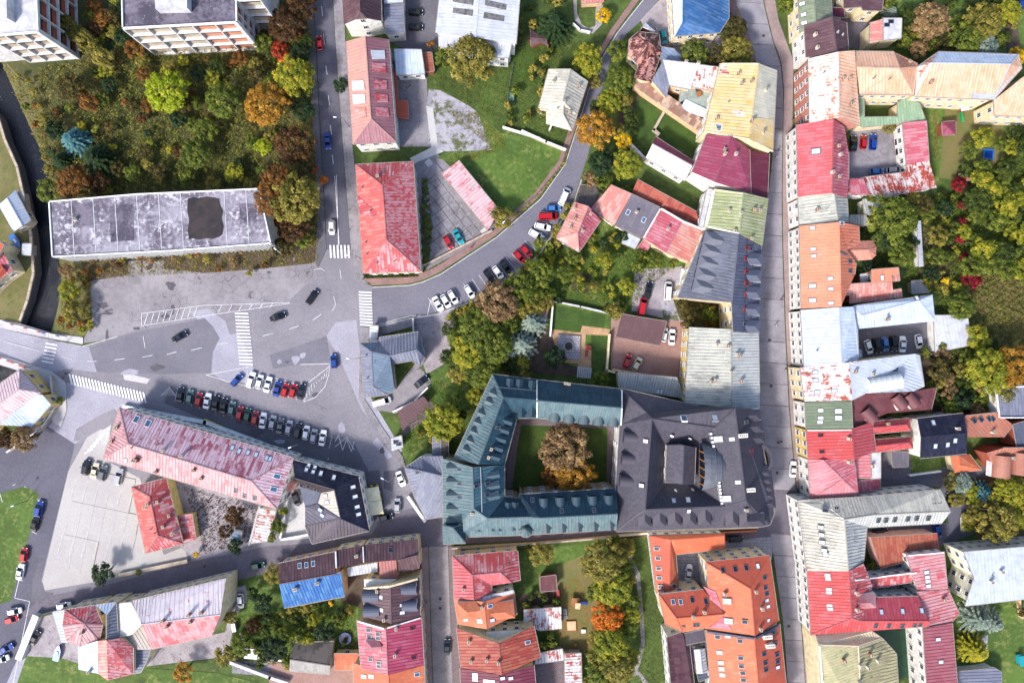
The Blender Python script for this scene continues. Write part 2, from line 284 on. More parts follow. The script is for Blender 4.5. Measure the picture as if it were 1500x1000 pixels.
# the square and its streets
sheet('road', [-60, 465, 0, 480, 60, 494, 122, 507, 160, 497, 210, 480, 300, 460, 420, 444, 455, 410, 472, 384, 478, 340, 514, 340, 521, 380, 524, 410, 545, 419, 545, 480, 530, 486, 528, 580, 545, 620, 572, 655, 600, 700, 640, 770, 620, 800, 500, 815, 300, 850, 60, 900, 40, 930, 20, 1040, -60, 1040, -60, 690, 0, 655, 85, 600, 98, 560, 75, 545, 0, 520, -60, 505], 'asphalt')
sheet('road_bridge', [-60, 466, 0, 481, 60, 495, 130, 508, 142, 545, 100, 540, 75, 545, 0, 520, -60, 505], 'asphaltlight')
slab('bridge_deck', [-60, 466, 0, 481, 60, 495, 90, 500, 90, 540, 0, 520, -60, 505], 'wconc', h=-.05, z0=-.6)
sheet('road', [458, -30, 486, -30, 490, 50, 494, 110, 500, 190, 507, 280, 514, 360, 514, 366, 479, 366, 476, 300, 470, 200, 465, 100], 'asphaltroad')
sheet('road', [545, 420, 600, 417, 622, 411, 646, 400, 728, 346, 792, 290, 828, 240, 841, 200, 852, 165, 866, 125, 884, 80, 903, 48, 945, -5, 960, -25, 985, -25, 945, 25, 918, 50, 896, 82, 888, 110, 876, 150, 868, 195, 862, 225, 850, 262, 840, 292, 815, 330, 788, 370, 760, 398, 700, 436, 640, 458, 600, 464, 555, 475, 545, 478], 'asphaltmid')
sheet('road_patch', [276, 456, 305, 452, 330, 470, 337, 490, 350, 488, 372, 540, 375, 560, 330, 560, 310, 545, 312, 515, 322, 495], 'asphaltlight')
sheet('road_patch', [492, 472, 522, 468, 528, 520, 498, 525, 478, 492], 'asphaltlight'); sheet('road_patch', [498, 525, 528, 518, 530, 560, 560, 610, 590, 660, 580, 665, 530, 600], 'asphaltlight')
sheet('road_patch', [180, 545, 220, 555, 215, 562, 182, 556], 'concrete'); sheet('road_patch', [98, 560, 150, 568, 212, 590, 170, 610, 110, 650, 72, 625, 95, 590], 'asphaltlight')
sheet('road_patch', [148, 640, 108, 646, 112, 628, 150, 606, 168, 598, 174, 606], 'asphalt'); sheet('road_patch', [395, 520, 478, 490, 485, 530, 440, 533, 400, 540], 'asphaltpatch')
sheet('road_patch', [-40, 660, 70, 625, 110, 650, 100, 690, 60, 850, 20, 1040, -40, 1040], 'asphaltroad')
sheet('road_patch', [250, 565, 330, 600, 520, 650, 545, 700, 520, 695, 430, 668, 240, 590], 'asphaltdark'); sheet('road_patch', [552, 640, 575, 668, 568, 672, 545, 648], 'asphaltlight')
sheet('road_patch', [131, 508, 210, 484, 300, 466, 312, 478, 322, 495, 312, 515, 308, 546, 240, 548, 180, 545, 142, 545], 'asphaltpatch'); sheet('road_patch', [382, 500, 470, 474, 478, 492, 395, 520], 'asphalt'); sheet('road_patch', [562, 690, 580, 688, 575, 720, 562, 715], 'asphaltdark'); sheet('road_patch', [524, 692, 556, 688, 566, 758, 545, 762], 'asphaltdark')
sheet('cobbled_street', [20, 905, 70, 872, 150, 858, 280, 822, 390, 800, 455, 795, 545, 782, 560, 755, 600, 745, 640, 765, 662, 800, 615, 800, 490, 812, 345, 850, 200, 880, 80, 898], 'cobble')
sheet('road_patch', [64, 820, 60, 850, 66, 866, 80, 868, 60, 882, 46, 880, 48, 850, 56, 825], 'asphaltdark')
sheet('narrow_street', [628, 800, 656, 798, 664, 1040, 636, 1040], 'cobblelight'); slab('pavement', [617, 802, 627, 800, 635, 1040, 622, 1040], 'brick'); slab('pavement', [657, 800, 666, 800, 676, 1040, 664, 1040], 'cobblebrown')
sheet('lane', [640, 765, 655, 797, 905, 786, 1060, 782, 1130, 800, 1130, 745, 650, 770], 'cobblebrown')
sheet('lane', [1290, 685, 1560, 680, 1560, 705, 1470, 705, 1380, 712, 1290, 715], 'asphaltdark'); sheet('car_park', [1375, 705, 1425, 700, 1430, 780, 1378, 800, 1280, 815, 1270, 770, 1390, 765], 'asphaltroad')
sheet('concrete_car_park', [128, 640, 148, 628, 166, 640, 152, 672, 205, 700, 240, 812, 270, 800, 276, 822, 150, 850, 66, 864, 62, 850, 100, 690], 'concretelot')
sheet('tan_apron', [143, 634, 163, 622, 158, 650, 150, 652], 'concretewhite')
# main paved street
SL = [1063, -30, 1078, 10, 1098, 60, 1108, 90, 1126, 130, 1136, 200, 1128, 280, 1114, 360, 1110, 480, 1111, 600, 1124, 680, 1132, 722]; SR = [1113, -30, 1120, 10, 1132, 60, 1143, 90, 1147, 130, 1146, 200, 1145, 280, 1146, 360, 1150, 480, 1156, 600, 1163, 680, 1166, 718]
sheet('main_street', SL+[c for q in pairs(SR)[::-1] for c in q], 'cobblebrown')
def interp(L, y):
    P = pairs(L)
    for (x0, y0), (x1, y1) in zip(P[:-1], P[1:]):
        if y0 <= y <= y1: return x0+(x1-x0)*(y-y0)/(y1-y0)
    return P[-1][0] if y > P[-1][1] else P[0][0]
ms = tag(empty('paved_carriageway', W(1130, 400)), kind='structure')
paving('pavepanel', '#89858f', '#95919a', .42, .3, 3, '#6c6870', .05); paving('pavepanelb', '#8e8a94', '#9a969e', .42, .3, 3, '#706c74', .05)
def panel_strip(L, R, y0, y1, step, n2, mats, par, name='paving_panel', slope=.06):
    y = y0; k = 0
    while y < y1:
        ye = min(y+step, y1)
        for j in range(n2):
            q = []
            for yy, t in ((y+.35, (j+.012)/n2), (y+.35, (j+.988)/n2), (ye-.35, (j+.988)/n2), (ye-.35, (j+.012)/n2)):
                a, c = interp(L, yy), interp(R, yy); q += [a+(c-a)*t, yy+(a+(c-a)*t-a)*slope]
            P = [W(q[i], q[i+1]) for i in range(0, 8, 2)][::-1]; bb = MB(); h = .17+rnd.uniform(-.012, .012)
            bb.hexa([(p.x, p.y, .0) for p in P], [(p.x, p.y, h) for p in P]); link(name, bb.me(name, [MAT[mats[(k+j) % len(mats)]]], par.location), par); k += 1
        y = ye
SL2 = [v-2 if i % 2 == 0 else v for i, v in enumerate(SL)]
panel_strip(SL2, SR, -28, 716, 31, 1, ['pavepanel', 'pavepanelb'], ms)
SL3 = [1128, 780, 1138, 850, 1148, 920, 1156, 1040]; SR3 = [1160, 780, 1166, 850, 1174, 920, 1182, 1040]
sheet('main_street', [1118, 722, 1168, 716, 1170, 782, 1110, 790], 'cobble'); sheet('main_street', SL3+[c for q in pairs(SR3)[::-1] for c in q], 'cobblebrown')
panel_strip(SL3, SR3, 781, 1040, 31, 1, ['pavepanelb', 'pavepanel'], ms)
slab('pavement', [1114, -30, 1121, 10, 1133, 60, 1144, 90, 1148, 130, 1147, 200, 1146, 280, 1147, 360, 1151, 480, 1157, 600, 1164, 680, 1167, 715, 1180, 715, 1170, 600, 1160, 400, 1160, 200, 1162, 90, 1140, 30, 1130, -30], 'brick', h=.22)
slab('pavement', [1168, 785, 1167, 850, 1175, 920, 1183, 1040, 1196, 1040, 1186, 900, 1178, 785], 'brick', h=.22)
slab('pavement', [1050, -30, 1070, -30, 1078, 5, 1098, 55, 1107, 88, 1100, 92, 1085, 50, 1066, 10], 'brickpink', h=.22)
# pavements along the roads
slab('pavement', [487, -30, 503, -30, 506, 60, 516, 210, 526, 300, 533, 410, 545, 416, 524, 412, 515, 370, 508, 280, 501, 190, 495, 110, 491, 50], 'concreteold'); slab('pavement', [448, -30, 457, -30, 464, 100, 469, 200, 475, 300, 478, 366, 466, 392, 462, 385, 466, 300, 460, 200, 452, 100], 'asphaltdark')
slab('pavement', [545, 418, 600, 415, 621, 409, 645, 398, 727, 344, 790, 288, 826, 238, 839, 200, 850, 165, 864, 125, 882, 80, 901, 48, 940, -5, 930, -5, 894, 45, 874, 80, 856, 130, 840, 165, 830, 200, 818, 236, 784, 282, 722, 338, 640, 390, 618, 400, 598, 406, 530, 408], 'brickpink')
slab('pavement', [-60, 455, 30, 474, 78, 488, 122, 494, 122, 504, 60, 493, 0, 480, -60, 466], 'concrete'); slab('pavement', [-60, 505, 0, 520, 75, 543, 97, 560, 98, 600, 90, 625, 78, 618, 74, 600, 62, 575, 45, 548, 0, 534, -60, 520], 'concrete')
slab('pavement', [528, 478, 545, 480, 600, 468, 634, 462, 636, 470, 560, 490, 556, 500, 530, 502, 533, 582, 560, 625, 590, 668, 596, 690, 585, 675, 545, 622, 526, 584], 'concreteold')
slab('kerb_strip', [545, 478.6, 552, 476, 600, 465, 640, 459, 700, 437, 760, 399, 790, 370, 816, 331, 841, 293, 851, 262, 853, 264, 843, 294, 818, 333, 791, 373, 762, 402, 701, 440, 641, 462, 601, 468, 552, 480], 'kerb', h=.24)
# yards and gardens
Y = [('yard', 'concreteold', [606, 232, 640, 225, 735, 320, 718, 345, 625, 395, 616, 380]), ('yard', 'gravelwhite', [628, 130, 660, 135, 700, 165, 722, 205, 720, 225, 655, 222, 628, 220, 622, 170]), ('yard', 'asphaltold', [580, 108, 625, 108, 628, 215, 585, 215]), ('path', 'concretewhite', [624, 155, 634, 158, 642, 218, 650, 222, 606, 240, 600, 232, 632, 216]),
 ('yard', 'asphaltdark', [560, -20, 645, -20, 640, 75, 600, 75, 568, 60]), ('meadow', 'lawn', [700, 165, 735, 195, 790, 205, 828, 218, 826, 236, 790, 286, 735, 318, 675, 240, 640, 232, 655, 222, 720, 220]), ('garden', 'grass', [640, 95, 760, 60, 850, -20, 900, -20, 890, 60, 860, 130, 830, 215, 790, 203, 735, 192, 700, 162, 640, 130]),
 ('path', 'gravel', [838, -20, 845, -20, 845, 20, 852, 36, 862, 42, 872, 38, 872, 20, 876, -20, 884, -20, 882, 36, 868, 50, 855, 46, 842, 30]), ('garden', 'lawndark', [745, 60, 800, 60, 810, 120, 760, 130, 745, 100]),
 ('yard', 'gravel', [938, 30, 985, -20, 988, 60, 975, 85, 950, 50]), ('yard', 'gravel', [985, 52, 1060, 52, 1062, 92, 985, 90]), ('garden', 'lawndark', [918, 135, 1030, 195, 1015, 225, 960, 205, 905, 210]), ('bare_bed', 'soil', [905, 155, 935, 140, 925, 185, 905, 190]),
 ('garden', 'lawn', [775, 370, 870, 300, 1010, 380, 1000, 440, 920, 470, 790, 440]), ('bare_bed', 'soil', [835, 402, 866, 400, 862, 430, 838, 424]), ('yard', 'gravel', [930, 395, 1005, 390, 995, 440, 990, 470, 925, 455]), ('yard', 'gravelwhite', [968, 440, 990, 440, 1000, 475, 972, 470]), ('garden', 'woodfloor', [985, 436, 1052, 445, 1050, 482, 1000, 480]),
 ('courtyard', 'brownyard', [885, 465, 1003, 470, 1002, 560, 890, 545]), ('garden', 'lawn', [800, 440, 895, 452, 895, 560, 870, 570, 800, 500]), ('lawn', 'lawndark', [809, 446, 888, 461, 885, 482, 852, 480, 850, 487, 808, 480]), ('patio', 'tanpave', [806, 482, 850, 487, 853, 477, 894, 482, 892, 491, 858, 490, 857, 507, 866, 507, 866, 540, 848, 538, 846, 532, 815, 530]), ('yard', 'soil', [780, 480, 806, 482, 820, 530, 848, 538, 840, 552, 775, 545]),
 ('lawn', 'lawndark', [866, 490, 892, 493, 890, 540, 866, 535]), ('gravel_court', 'gravel', [605, 465, 665, 455, 668, 480, 655, 530, 625, 548, 608, 500]), ('garden', 'lawn', [625, 560, 660, 530, 700, 560, 720, 555, 690, 640, 650, 680, 590, 670, 588, 640]), ('yard', 'asphaltold', [575, 575, 610, 530, 632, 560, 625, 575, 580, 605, 550, 600]), ('yard', 'cobblebrown', [585, 605, 625, 580, 640, 600, 590, 640]),
 ('cloister_lawn', 'lawndark', [757, 620, 900, 626, 896, 715, 745, 715, 745, 680]), ('cloister_path', 'cobblebrown', [752, 618, 764, 620, 757, 660, 750, 715, 742, 715, 742, 680]), ('cloister_path', 'cobblebrown', [890, 624, 905, 624, 900, 716, 888, 716]), ('cloister_path', 'cobblebrown', [757, 612, 905, 622, 905, 632, 890, 632, 890, 627, 764, 622]),
 ('cobbled_court', 'cobble', [598, 745, 655, 740, 655, 800, 620, 800]), ('terrace', 'concretewhite', [416, 735, 450, 720, 452, 788, 410, 792]), ('waste_yard', 'gravel', [250, 700, 400, 742, 390, 790, 290, 820, 262, 800, 285, 790]), ('grass_triangle', 'lawn', [-60, 740, 0, 722, 36, 712, 57, 722, 50, 760, 38, 800, 16, 880, -60, 900]),
 ('yard', 'gravel', [50, 905, 95, 895, 115, 945, 118, 975, 85, 965, 30, 960]), ('lawn', 'lawn', [35, 960, 90, 963, 160, 985, 200, 1040, 10, 1040]), ('pavement', 'asphaltlight', [52, 905, 58, 905, 25, 1000, 10, 1000]), ('yard', 'gravel', [215, 950, 330, 925, 345, 860, 365, 855, 368, 900, 340, 960, 215, 975]), ('garden', 'lawn', [360, 850, 410, 840, 420, 890, 525, 880, 525, 960, 330, 985, 345, 900, 362, 880]),
 ('yard', 'brownyard', [390, 965, 520, 975, 520, 1040, 400, 1040]), ('yard', 'concreteold', [340, 965, 395, 970, 395, 990, 340, 985]), ('lawn', 'lawn', [215, 978, 320, 985, 380, 1000, 300, 1040, 215, 1040]), ('yard', 'soil', [490, 820, 560, 825, 560, 900, 500, 880]),
 ('garden', 'lawn', [760, 806, 950, 785, 975, 1040, 760, 1040]), ('playground_dirt', 'playdirt', [815, 830, 880, 800, 870, 950, 820, 960]), ('garden', 'soil', [760, 870, 815, 865, 820, 900, 760, 900]), ('yard', 'cobblebrown', [780, 970, 830, 965, 860, 1040, 780, 1040]), ('lawn', 'grass', [920, 790, 952, 785, 985, 1040, 930, 1040]),
 ('courtyard', 'stonepave', [985, 800, 1135, 785, 1130, 820, 1045, 830, 1040, 870, 990, 868]), ('garden', 'lawn', [1290, -20, 1560, -20, 1560, 120, 1290, 80]), ('bare_bed', 'soil', [1470, 30, 1490, 30, 1498, 90, 1475, 85]), ('yard', 'cobble', [1236, 25, 1275, 25, 1275, 75, 1240, 70]), ('courtyard', 'concreteold', [1246, 180, 1325, 178, 1328, 255, 1243, 262]),
 ('nursery_garden', 'playdirt', [1360, 150, 1470, 150, 1470, 270, 1365, 260]), ('lawn', 'lawn', [1345, 155, 1385, 155, 1375, 270, 1362, 260]), ('garden', 'grass', [1240, 285, 1560, 240, 1560, 600, 1370, 600, 1368, 430, 1250, 440]), ('meadow', 'drygrass', [1410, 380, 1560, 370, 1560, 540, 1430, 540]), ('bare_bed', 'soil', [1340, 330, 1400, 330, 1400, 420, 1345, 420]),
 ('courtyard', 'asphaltdark', [1252, 475, 1372, 462, 1374, 520, 1255, 530]), ('garden', 'soil', [1350, 520, 1430, 520, 1430, 620, 1360, 620]), ('lawn', 'lawn', [1334, 664, 1378, 660, 1378, 690, 1334, 694]), ('yard', 'cobble', [1275, 660, 1334, 662, 1334, 700, 1290, 700]), ('courtyard', 'asphaltdark', [1270, 845, 1350, 835, 1350, 880, 1270, 885]), ('sports_court', 'greentarp', [1278, 920, 1358, 915, 1365, 992, 1310, 992]),
 ('garden', 'lawn', [1392, 880, 1560, 850, 1560, 1040, 1400, 1040]), ('path', 'asphaltlight', [1438, 930, 1447, 930, 1446, 960, 1439, 960]), ('autumn_bed', 'autumnground', [1412, 700, 1560, 695, 1560, 780, 1430, 785])]
for nm, mt, p in Y: sheet(nm, p, mt)
sheet('path', ribbon([916, 795, 924, 820, 934, 840, 938, 880, 942, 940, 935, 970, 930, 985], 6), 'cobblelight'); sheet('path', ribbon([905, 990, 935, 985, 970, 1030], 6), 'cobblelight'); sheet('path', ribbon([625, 235, 650, 265, 700, 330, 716, 345], 9), 'concrete')
# concrete slabs of the garage yard and of the lower car park, block by block
def slabfield(name, poly, ang, sx, sy, mats, zt, par_name, jit=.012, piece='concrete_slab', gp=.03):
    gp_ = gp
    P = pairs(poly); cx = sum(p[0] for p in P)/len(P); cy = sum(p[1] for p in P)/len(P); ca, sa = math.cos(math.radians(ang)), math.sin(math.radians(ang))
    root = tag(empty(name, W(cx, cy)), kind='structure'); k = 0
    for i in range(-16, 17):
        for j in range(-16, 17):
            q = []
            for a, c in ((gp, gp), (1-gp, gp), (1-gp, 1-gp), (gp, 1-gp)):
                u, v = (i+a)*sx, (j+c)*sy; q.append((cx+u*ca-v*sa, cy+u*sa+v*ca))
            if all(inpoly(x, y, P) for x, y in q) and k < 290:
                Q = [W(x, y) for x, y in q][::-1]; h = zt+rnd.uniform(-jit, jit); bb = MB(); bb.hexa([(p.x, p.y, .02) for p in Q], [(p.x, p.y, h) for p in Q])
                link(piece, bb.me(piece, [MAT[rnd.choice(mats)]], root.location), root); k += 1
slabfield('slab_yard', [612, 240, 640, 235, 718, 335, 700, 352, 640, 380, 624, 370], 52, 15, 12, ['concreteold'], .3, '')
slabfield('car_park_slabs', [126, 645, 150, 640, 152, 674, 203, 702, 236, 806, 270, 800, 262, 815, 150, 844, 70, 856, 104, 690], 12, 17, 50, ['concretelot'], .22, '', .002, gp=.005)
def blob(x, y, rx, ry, mat, name='oil_stain', seed=0):
    R = random.Random(x*7+y); sheet(name, [c for k in range(12) for c in (x+rx*R.uniform(.55, 1.1)*math.cos(k*math.pi/6), y+ry*R.uniform(.55, 1.1)*math.sin(k*math.pi/6))], mat)
for x, y, rx, ry in [(152, 447, 9, 7), (156, 459, 11, 3), (250, 418, 9, 8), (253, 452, 4, 9), (243, 463, 8, 5), (200, 481, 7, 3), (157, 490, 3, 10), (230, 538, 12, 6), (374, 633, 12, 7), (367, 622, 8, 5), (350, 618, 5, 3), (420, 530, 4, 3), (462, 578, 6, 4), (560, 660, 4, 6)]: blob(x, y, rx, ry, 'stain')
for x, y, rx, ry in [(433, 527, 8, 7), (443, 520, 6, 5), (409, 530, 5, 4), (410, 646, 10, 4), (500, 627, 6, 10), (335, 519, 3, 2), (92, 632, 7, 5), (118, 620, 5, 4), (190, 545, 16, 5)]: blob(x, y, rx, ry, 'asphaltlight', 'repair_patch')
# ---------------------------------------------------------------- road markings
rm = tag(empty('road_markings', (0, 0, 0)), kind='structure')
MZ = .135
SZ = [0]
def stripe(pts, w=.75, name='painted_line'):
    if len(pts) > 4:
        for i in range(0, len(pts)-2, 2): stripe(pts[i:i+4], w, name)
        return
    SZ[0] = (SZ[0]+1) % 6
    P = pairs(ribbon(pts, w)); me = mesh(name, [((x-750)*S, (500-y)*S, MZ+SZ[0]*.0012) for x, y in P], [list(range(len(P)))], [MAT['paint']])
    if me.polygons[0].normal.z < 0: me.flip_normals()
    link(name, me, rm)
def crossing(x0, y0, x1, y1, n, dx, dy, w):
    """n bars from (x0,y0) to (x1,y1), each reaching dx,dy to either side"""
    for k in range(n):
        t = k/(n-1); x, y = x0+(x1-x0)*t, y0+(y1-y0)*t; stripe([x-dx, y-dy, x+dx, y+dy], w, 'crossing_bar')
crossing(484.5, 368.5, 511, 368.5, 6, .6, 9.5, 2.7); crossing(535, 428, 537, 476, 12, 9.5, .6, 2.6); crossing(354, 459, 361, 533, 16, 10, .3, 2.5); crossing(104, 555, 212, 582, 24, 2, 8, 2.7); crossing(76, 504, 70, 530, 6, 8.5, 1.6, 2.4)
for p in ([208, 459, 300, 447, 425, 443], [208, 477, 310, 461, 425, 444], [208, 459, 208, 477], [240, 455, 240, 458], [122, 507, 172, 493], [210, 492, 213, 510], [249, 568, 260, 583], [236, 579, 249, 567], [302, 549, 365, 537], [302, 549, 360, 565], [375, 546, 450, 566], [440, 533.6, 482, 532.6], [483, 533, 482, 548, 476, 566, 462, 582, 445, 588, 452, 560, 482, 537], [460, 395, 470, 393, 476, 397],
    [545, 421, 600, 418, 620, 413, 646, 401.5, 728, 347.5, 792, 291.5, 828, 241, 841, 201, 852, 166, 864, 128, 884, 82, 904, 49, 945, -3], [600, 462, 626, 463, 631, 439, 642, 456], [555, 474.5, 600, 463], [493, 290-34, 496, 360], [490.5, 258, 497, 358], [498, 394, 500, 408], [489, 434, 492, 446, 487, 455],
    [491, 646, 496, 637, 502, 659, 508, 643, 515, 661, 519, 646], [491, 654, 508, 640, 519, 658], [40, 800, 22, 875, 44, 880], [55, 731, 67, 734, 66, 736], [54, 754, 62, 756], [47, 778, 54, 781], [4, 735, 0, 722], [30, 823, 40, 826], [25, 848, 34, 850], [20, 1000, 44, 880]): stripe(p)
for x0, y0, x1, y1 in [(6, 500, 58, 514), (90, 522, 106, 526), (128, 529, 142, 529), (168, 527, 183, 525), (209, 523, 224, 520), (245, 519, 259, 515), (280, 513, 296, 509), (318, 504, 334, 502), (385, 492, 400, 488), (424, 482, 438, 477), (458, 469, 471, 460), (471, 10, 473, 24), (477.5, 97, 479.5, 110), (481, 140, 483, 154), (484, 184, 486, 198), (487, 227, 488.5, 241), (474, 50, 475.5, 66)]: stripe([x0, y0, x1, y1], .8)
for k in range(9): stripe([212+k*9, 475-k*1.4, 217+k*9, 459-k*1.2], .9)
for k in range(6): stripe([320+k*15, 458-k*1.5, 325+k*15, 447-k*.6], .8)
for k in range(9): stripe([449+k*3.6, 563-k*1.5+2, 450+k*3.7, 583-k*5.2], .7)
for k in range(5): stripe([238+k*4, 579, 249+k*2, 570+k*1.5], .7)
for x, y in [(360, 543), (373, 546.5), (386, 549.5), (399, 553), (412, 556.5), (424, 560), (436, 563.5), (448, 567)]: stripe([x+3.5, y, x-1.5, y+22], .6)
for k in range(20): stripe([258+k*11.9+2.5, 568+k*3.6, 258+k*11.9-1.6, 568+k*3.6+20], .55)
for x, y, a in [(633, 446, 60), (645, 441, 60), (657, 436, 60), (670, 431, 58), (685, 424, 56), (698, 418, 56), (708, 412, 55), (722, 403, 52), (735, 394, 50), (748, 386, 50), (757, 380, 48), (767, 372, 46), (777, 360, 38), (786, 350, 32), (793, 338, 22), (798, 325, 12), (803, 311, 5)]:
    ca, sa = math.cos(math.radians(a)), math.sin(math.radians(a)); stripe([x-11*ca, y-11*sa, x+11*ca, y+11*sa], .6)
for k in range(6): stripe([178+k*0-54+k*4.2, 664-k*5, 192-54+k*4.2-1, 650+5-k*5+2], 1.6, 'crossing_bar')
MZ = .24
for i, (x, y) in enumerate([(110+17*i, 700+2.5*i) for i in range(6)]): stripe([x+3, y, x-6, y+28], .35)
for i, (x, y) in enumerate([(95+17*i, 765+3*i) for i in range(8)]): stripe([x+3, y, x-10, y+45], .35)
# more roof finishes
roofmat('mauvebrown', '#875460', '#96666e', .3, sp=.7); roofmat('rosebrown', '#ae7a72', '#b88a80', .4, sp=.9, stripe=.2)
plain('wsalmonpanel', '#b87a62', .85); plain('skyband', '#6c6a6c', .5, var=.3, sc_=1.5)
roofmat('peachred', '#b87468', '#c28e80', .5, sp=.9, stripe=.15); roofmat('redsunlit', '#c04c48', '#c8706a', .3); roofmat('steelgrey', '#70809a', '#8492a8', .4); roofmat('greygreen', '#7e8a86', '#94a09a', .4, stripe=0)  # the bright red is the red roof with sunlight painted in, for left slopes
roofmat('oldcap', '#b39c8a', '#8a6a5c', .5, .3, stripe=0); roofmat('crimsonroof', '#8a324c', '#97465e', .25); roofmat('darkcrimson', '#5c1c30', '#6a2a3c', .25); roofmat('slategrey', '#5a5662', '#6a6672', .3, stripe=.1)
roofmat('greydark', '#464c60', '#555a6c', .3, sp=.6, stripe=.12); roofmat('brownflat', '#5c4044', '#684a4c', .3, stripe=0); roofmat('tealmid', '#3c606e', '#4d6f7c', .4, sp=.6, stripe=.45); roofmat('slatedark', '#34343f', '#403f4a', .3, sp=.5, pl=.4, stripe=.2)
roofmat('steelsoft', '#5f7082', '#6f7e90', .4, stripe=.25); roofmat('paleroof', '#c2c4cc', '#d2d2d6', .5, sp=1.1, stripe=.4); roofmat('pinkworn', '#a8666c', '#bd9498', .55, sp=.9, stripe=.4); roofmat('mauveworn', '#8c3c50', '#c0a4b2', .58, sp=.75, pl=1.6, stripe=.3)
roofmat('slatebrown', '#4c454e', '#585059', .3, stripe=.05); roofmat('darkbrown', '#2c1f24', '#3a2c30', .3, stripe=.05); roofmat('creamgrey', '#a39a92', '#b0a8a0', .3, stripe=0); roofmat('stripewhite', '#c4b8c2', '#cfc6cc', .5, .42, sp=1.3, stripe=.35, crust='#a4444e')
roofmat('redpale', '#ac4850', '#be8086', .5, sp=1.3, stripe=.25); roofmat('concwhite', '#cfcbc2', '#dad6ce', .4, stripe=0); roofmat('pinkdull', '#9a5a58', '#a86c68', .3); roofmat('greyfelt', '#7a7876', '#8f8c8a', .5, stripe=0); roofmat('pinkred', '#b8484e', '#c06068', .25); roofmat('brownred', '#5c2e34', '#6c3c40', .3, stripe=.1)
roofmat('peachdark', '#a8705a', '#b4806a', .3); roofmat('whitebluepale', '#a6aebd', '#b6bdc9', .5, sp=1.0, stripe=.14); roofmat('rustwhite2', '#bfb2b2', '#ccc0c0', .5, .85, sp=1.2, stripe=.3, crust='#9a4030'); roofmat('orangeflat', '#c0694e', '#c87c62', .3, stripe=0, tile=True)
roofmat('peachorange', '#c8795a', '#d08c70', .4, stripe=0, tile=True); roofmat('salmonorange', '#c07260', '#c8826e', .3, stripe=.15); roofmat('mossflat', '#5e6a58', '#6c7864', .4, stripe=0); roofmat('brightred', '#b83c3c', '#c2555a', .2); roofmat('pinkred2', '#a83e46', '#b45058', .2); roofmat('clay', '#a0604c', '#ac7460', .4, stripe=.1, tile=True)
roofmat('salmonpink', '#c26a74', '#c98088', .3); roofmat('crimsonred', '#9c3040', '#aa4450', .3); roofmat('duskypink', '#8e4450', '#9a5660', .4); plain('wpinkbrick', '#b07468', .85); plain('wcreamlight', '#dcd4bc', .85, var=.06); plain('domemetal', '#62646c', .5, .15); plain('timber', '#8a5c30', .7); plain('paleglass2', '#c8cccc', .3, var=.05)
# ---------------------------------------------------------------- buildings
FOOT = []            # footprints for hiding windows that a neighbour covers
CURR = {}
ROOFMETAL = {'tile': ('orange', 'orangered', 'oldtile')}
def newell(P):
    n = Vector((0, 0, 0))
    for i in range(len(P)):
        a, b_ = P[i], P[(i+1) % len(P)]; n += Vector(((a.y-b_.y)*(a.z+b_.z), (a.z-b_.z)*(a.x+b_.x), (a.x-b_.x)*(a.y+b_.y)))
    return n.normalized()
def V(k, c, E, R, mats=None, ov=.35):
    """quad A B C D with ridge R1 (between D and A) to R2 (between B and C); k: h hip or g gable at each end"""
    p = pairs(c); A, B, C_, D, r1, r2 = p; E4 = E if isinstance(E, (list, tuple)) else [E]*4
    vs_ = [(*A, E4[0]), (*B, E4[1]), (*C_, E4[2]), (*D, E4[3]), (*r1, R), (*r2, R)]; fs = [[0, 1, 5, 4], [2, 3, 4, 5]]
    fs.append([3, 0, 4]) if k[0] == 'h' else None; fs.append([1, 2, 5]) if k[1] == 'h' else None
    return dict(v=vs_, f=fs, m=mats, ov=ov)
def P_(c, z, mat=None, ov=.25, par=0, ptop=None):
    p = pairs(c); z = z if isinstance(z, (list, tuple)) else [z]*len(p)
    return dict(v=[(*q, h) for q, h in zip(p, z)], f=[list(range(len(p)))], m=[mat] if mat else None, ov=ov, par=par, ptop=ptop)
def X(vs_, fs, mats=None, ov=.3): return dict(v=vs_, f=fs, m=mats, ov=ov)
def loops(fs):
    d = {}
    for f in fs:
        for i in range(len(f)): d[(f[i], f[(i+1) % len(f)])] = 1
    nx = {a: b_ for (a, b_) in d if (b_, a) not in d}; out = []
    while nx:
        s0 = next(iter(nx)); L = [s0]; c = nx.pop(s0)
        while c != s0 and c in nx: L.append(c); c = nx.pop(c)
        out.append(L)
    return out
def inset(P, d):
    n = len(P); out = []
    for i in range(n):
        a, b_, c = P[i-1], P[i], P[(i+1) % n]; e1 = Vector((b_.x-a.x, b_.y-a.y)); e2 = Vector((c.x-b_.x, c.y-b_.y))
        if e1.length < 1e-5 or e2.length < 1e-5: out.append(b_.copy()); continue
        e1.normalize(); e2.normalize(); n1 = Vector((-e1.y, e1.x)); n2 = Vector((-e2.y, e2.x)); m = n1+n2
        if m.length < .2: m = n1
        else: m.normalize(); m = m*min(1/max(m.dot(n1), .3), 2.5)
        out.append(Vector((b_.x+m.x*d, b_.y+m.y*d, b_.z)))
    return out
def frame_of(P, n):
    """u along the eave, v up the slope"""
    if n.z > .9995: # flat: follow the longest edge
        e = max(((P[(i+1) % len(P)]-P[i]) for i in range(len(P))), key=lambda q: q.length).normalized(); return Vector((e.x, e.y, 0)).normalized(), Vector((-e.y, e.x, 0)).normalized()
    v = (Vector((0, 0, 1))-n*n.z).normalized(); u = v.cross(n).normalized(); return u, v
WMESH = {}
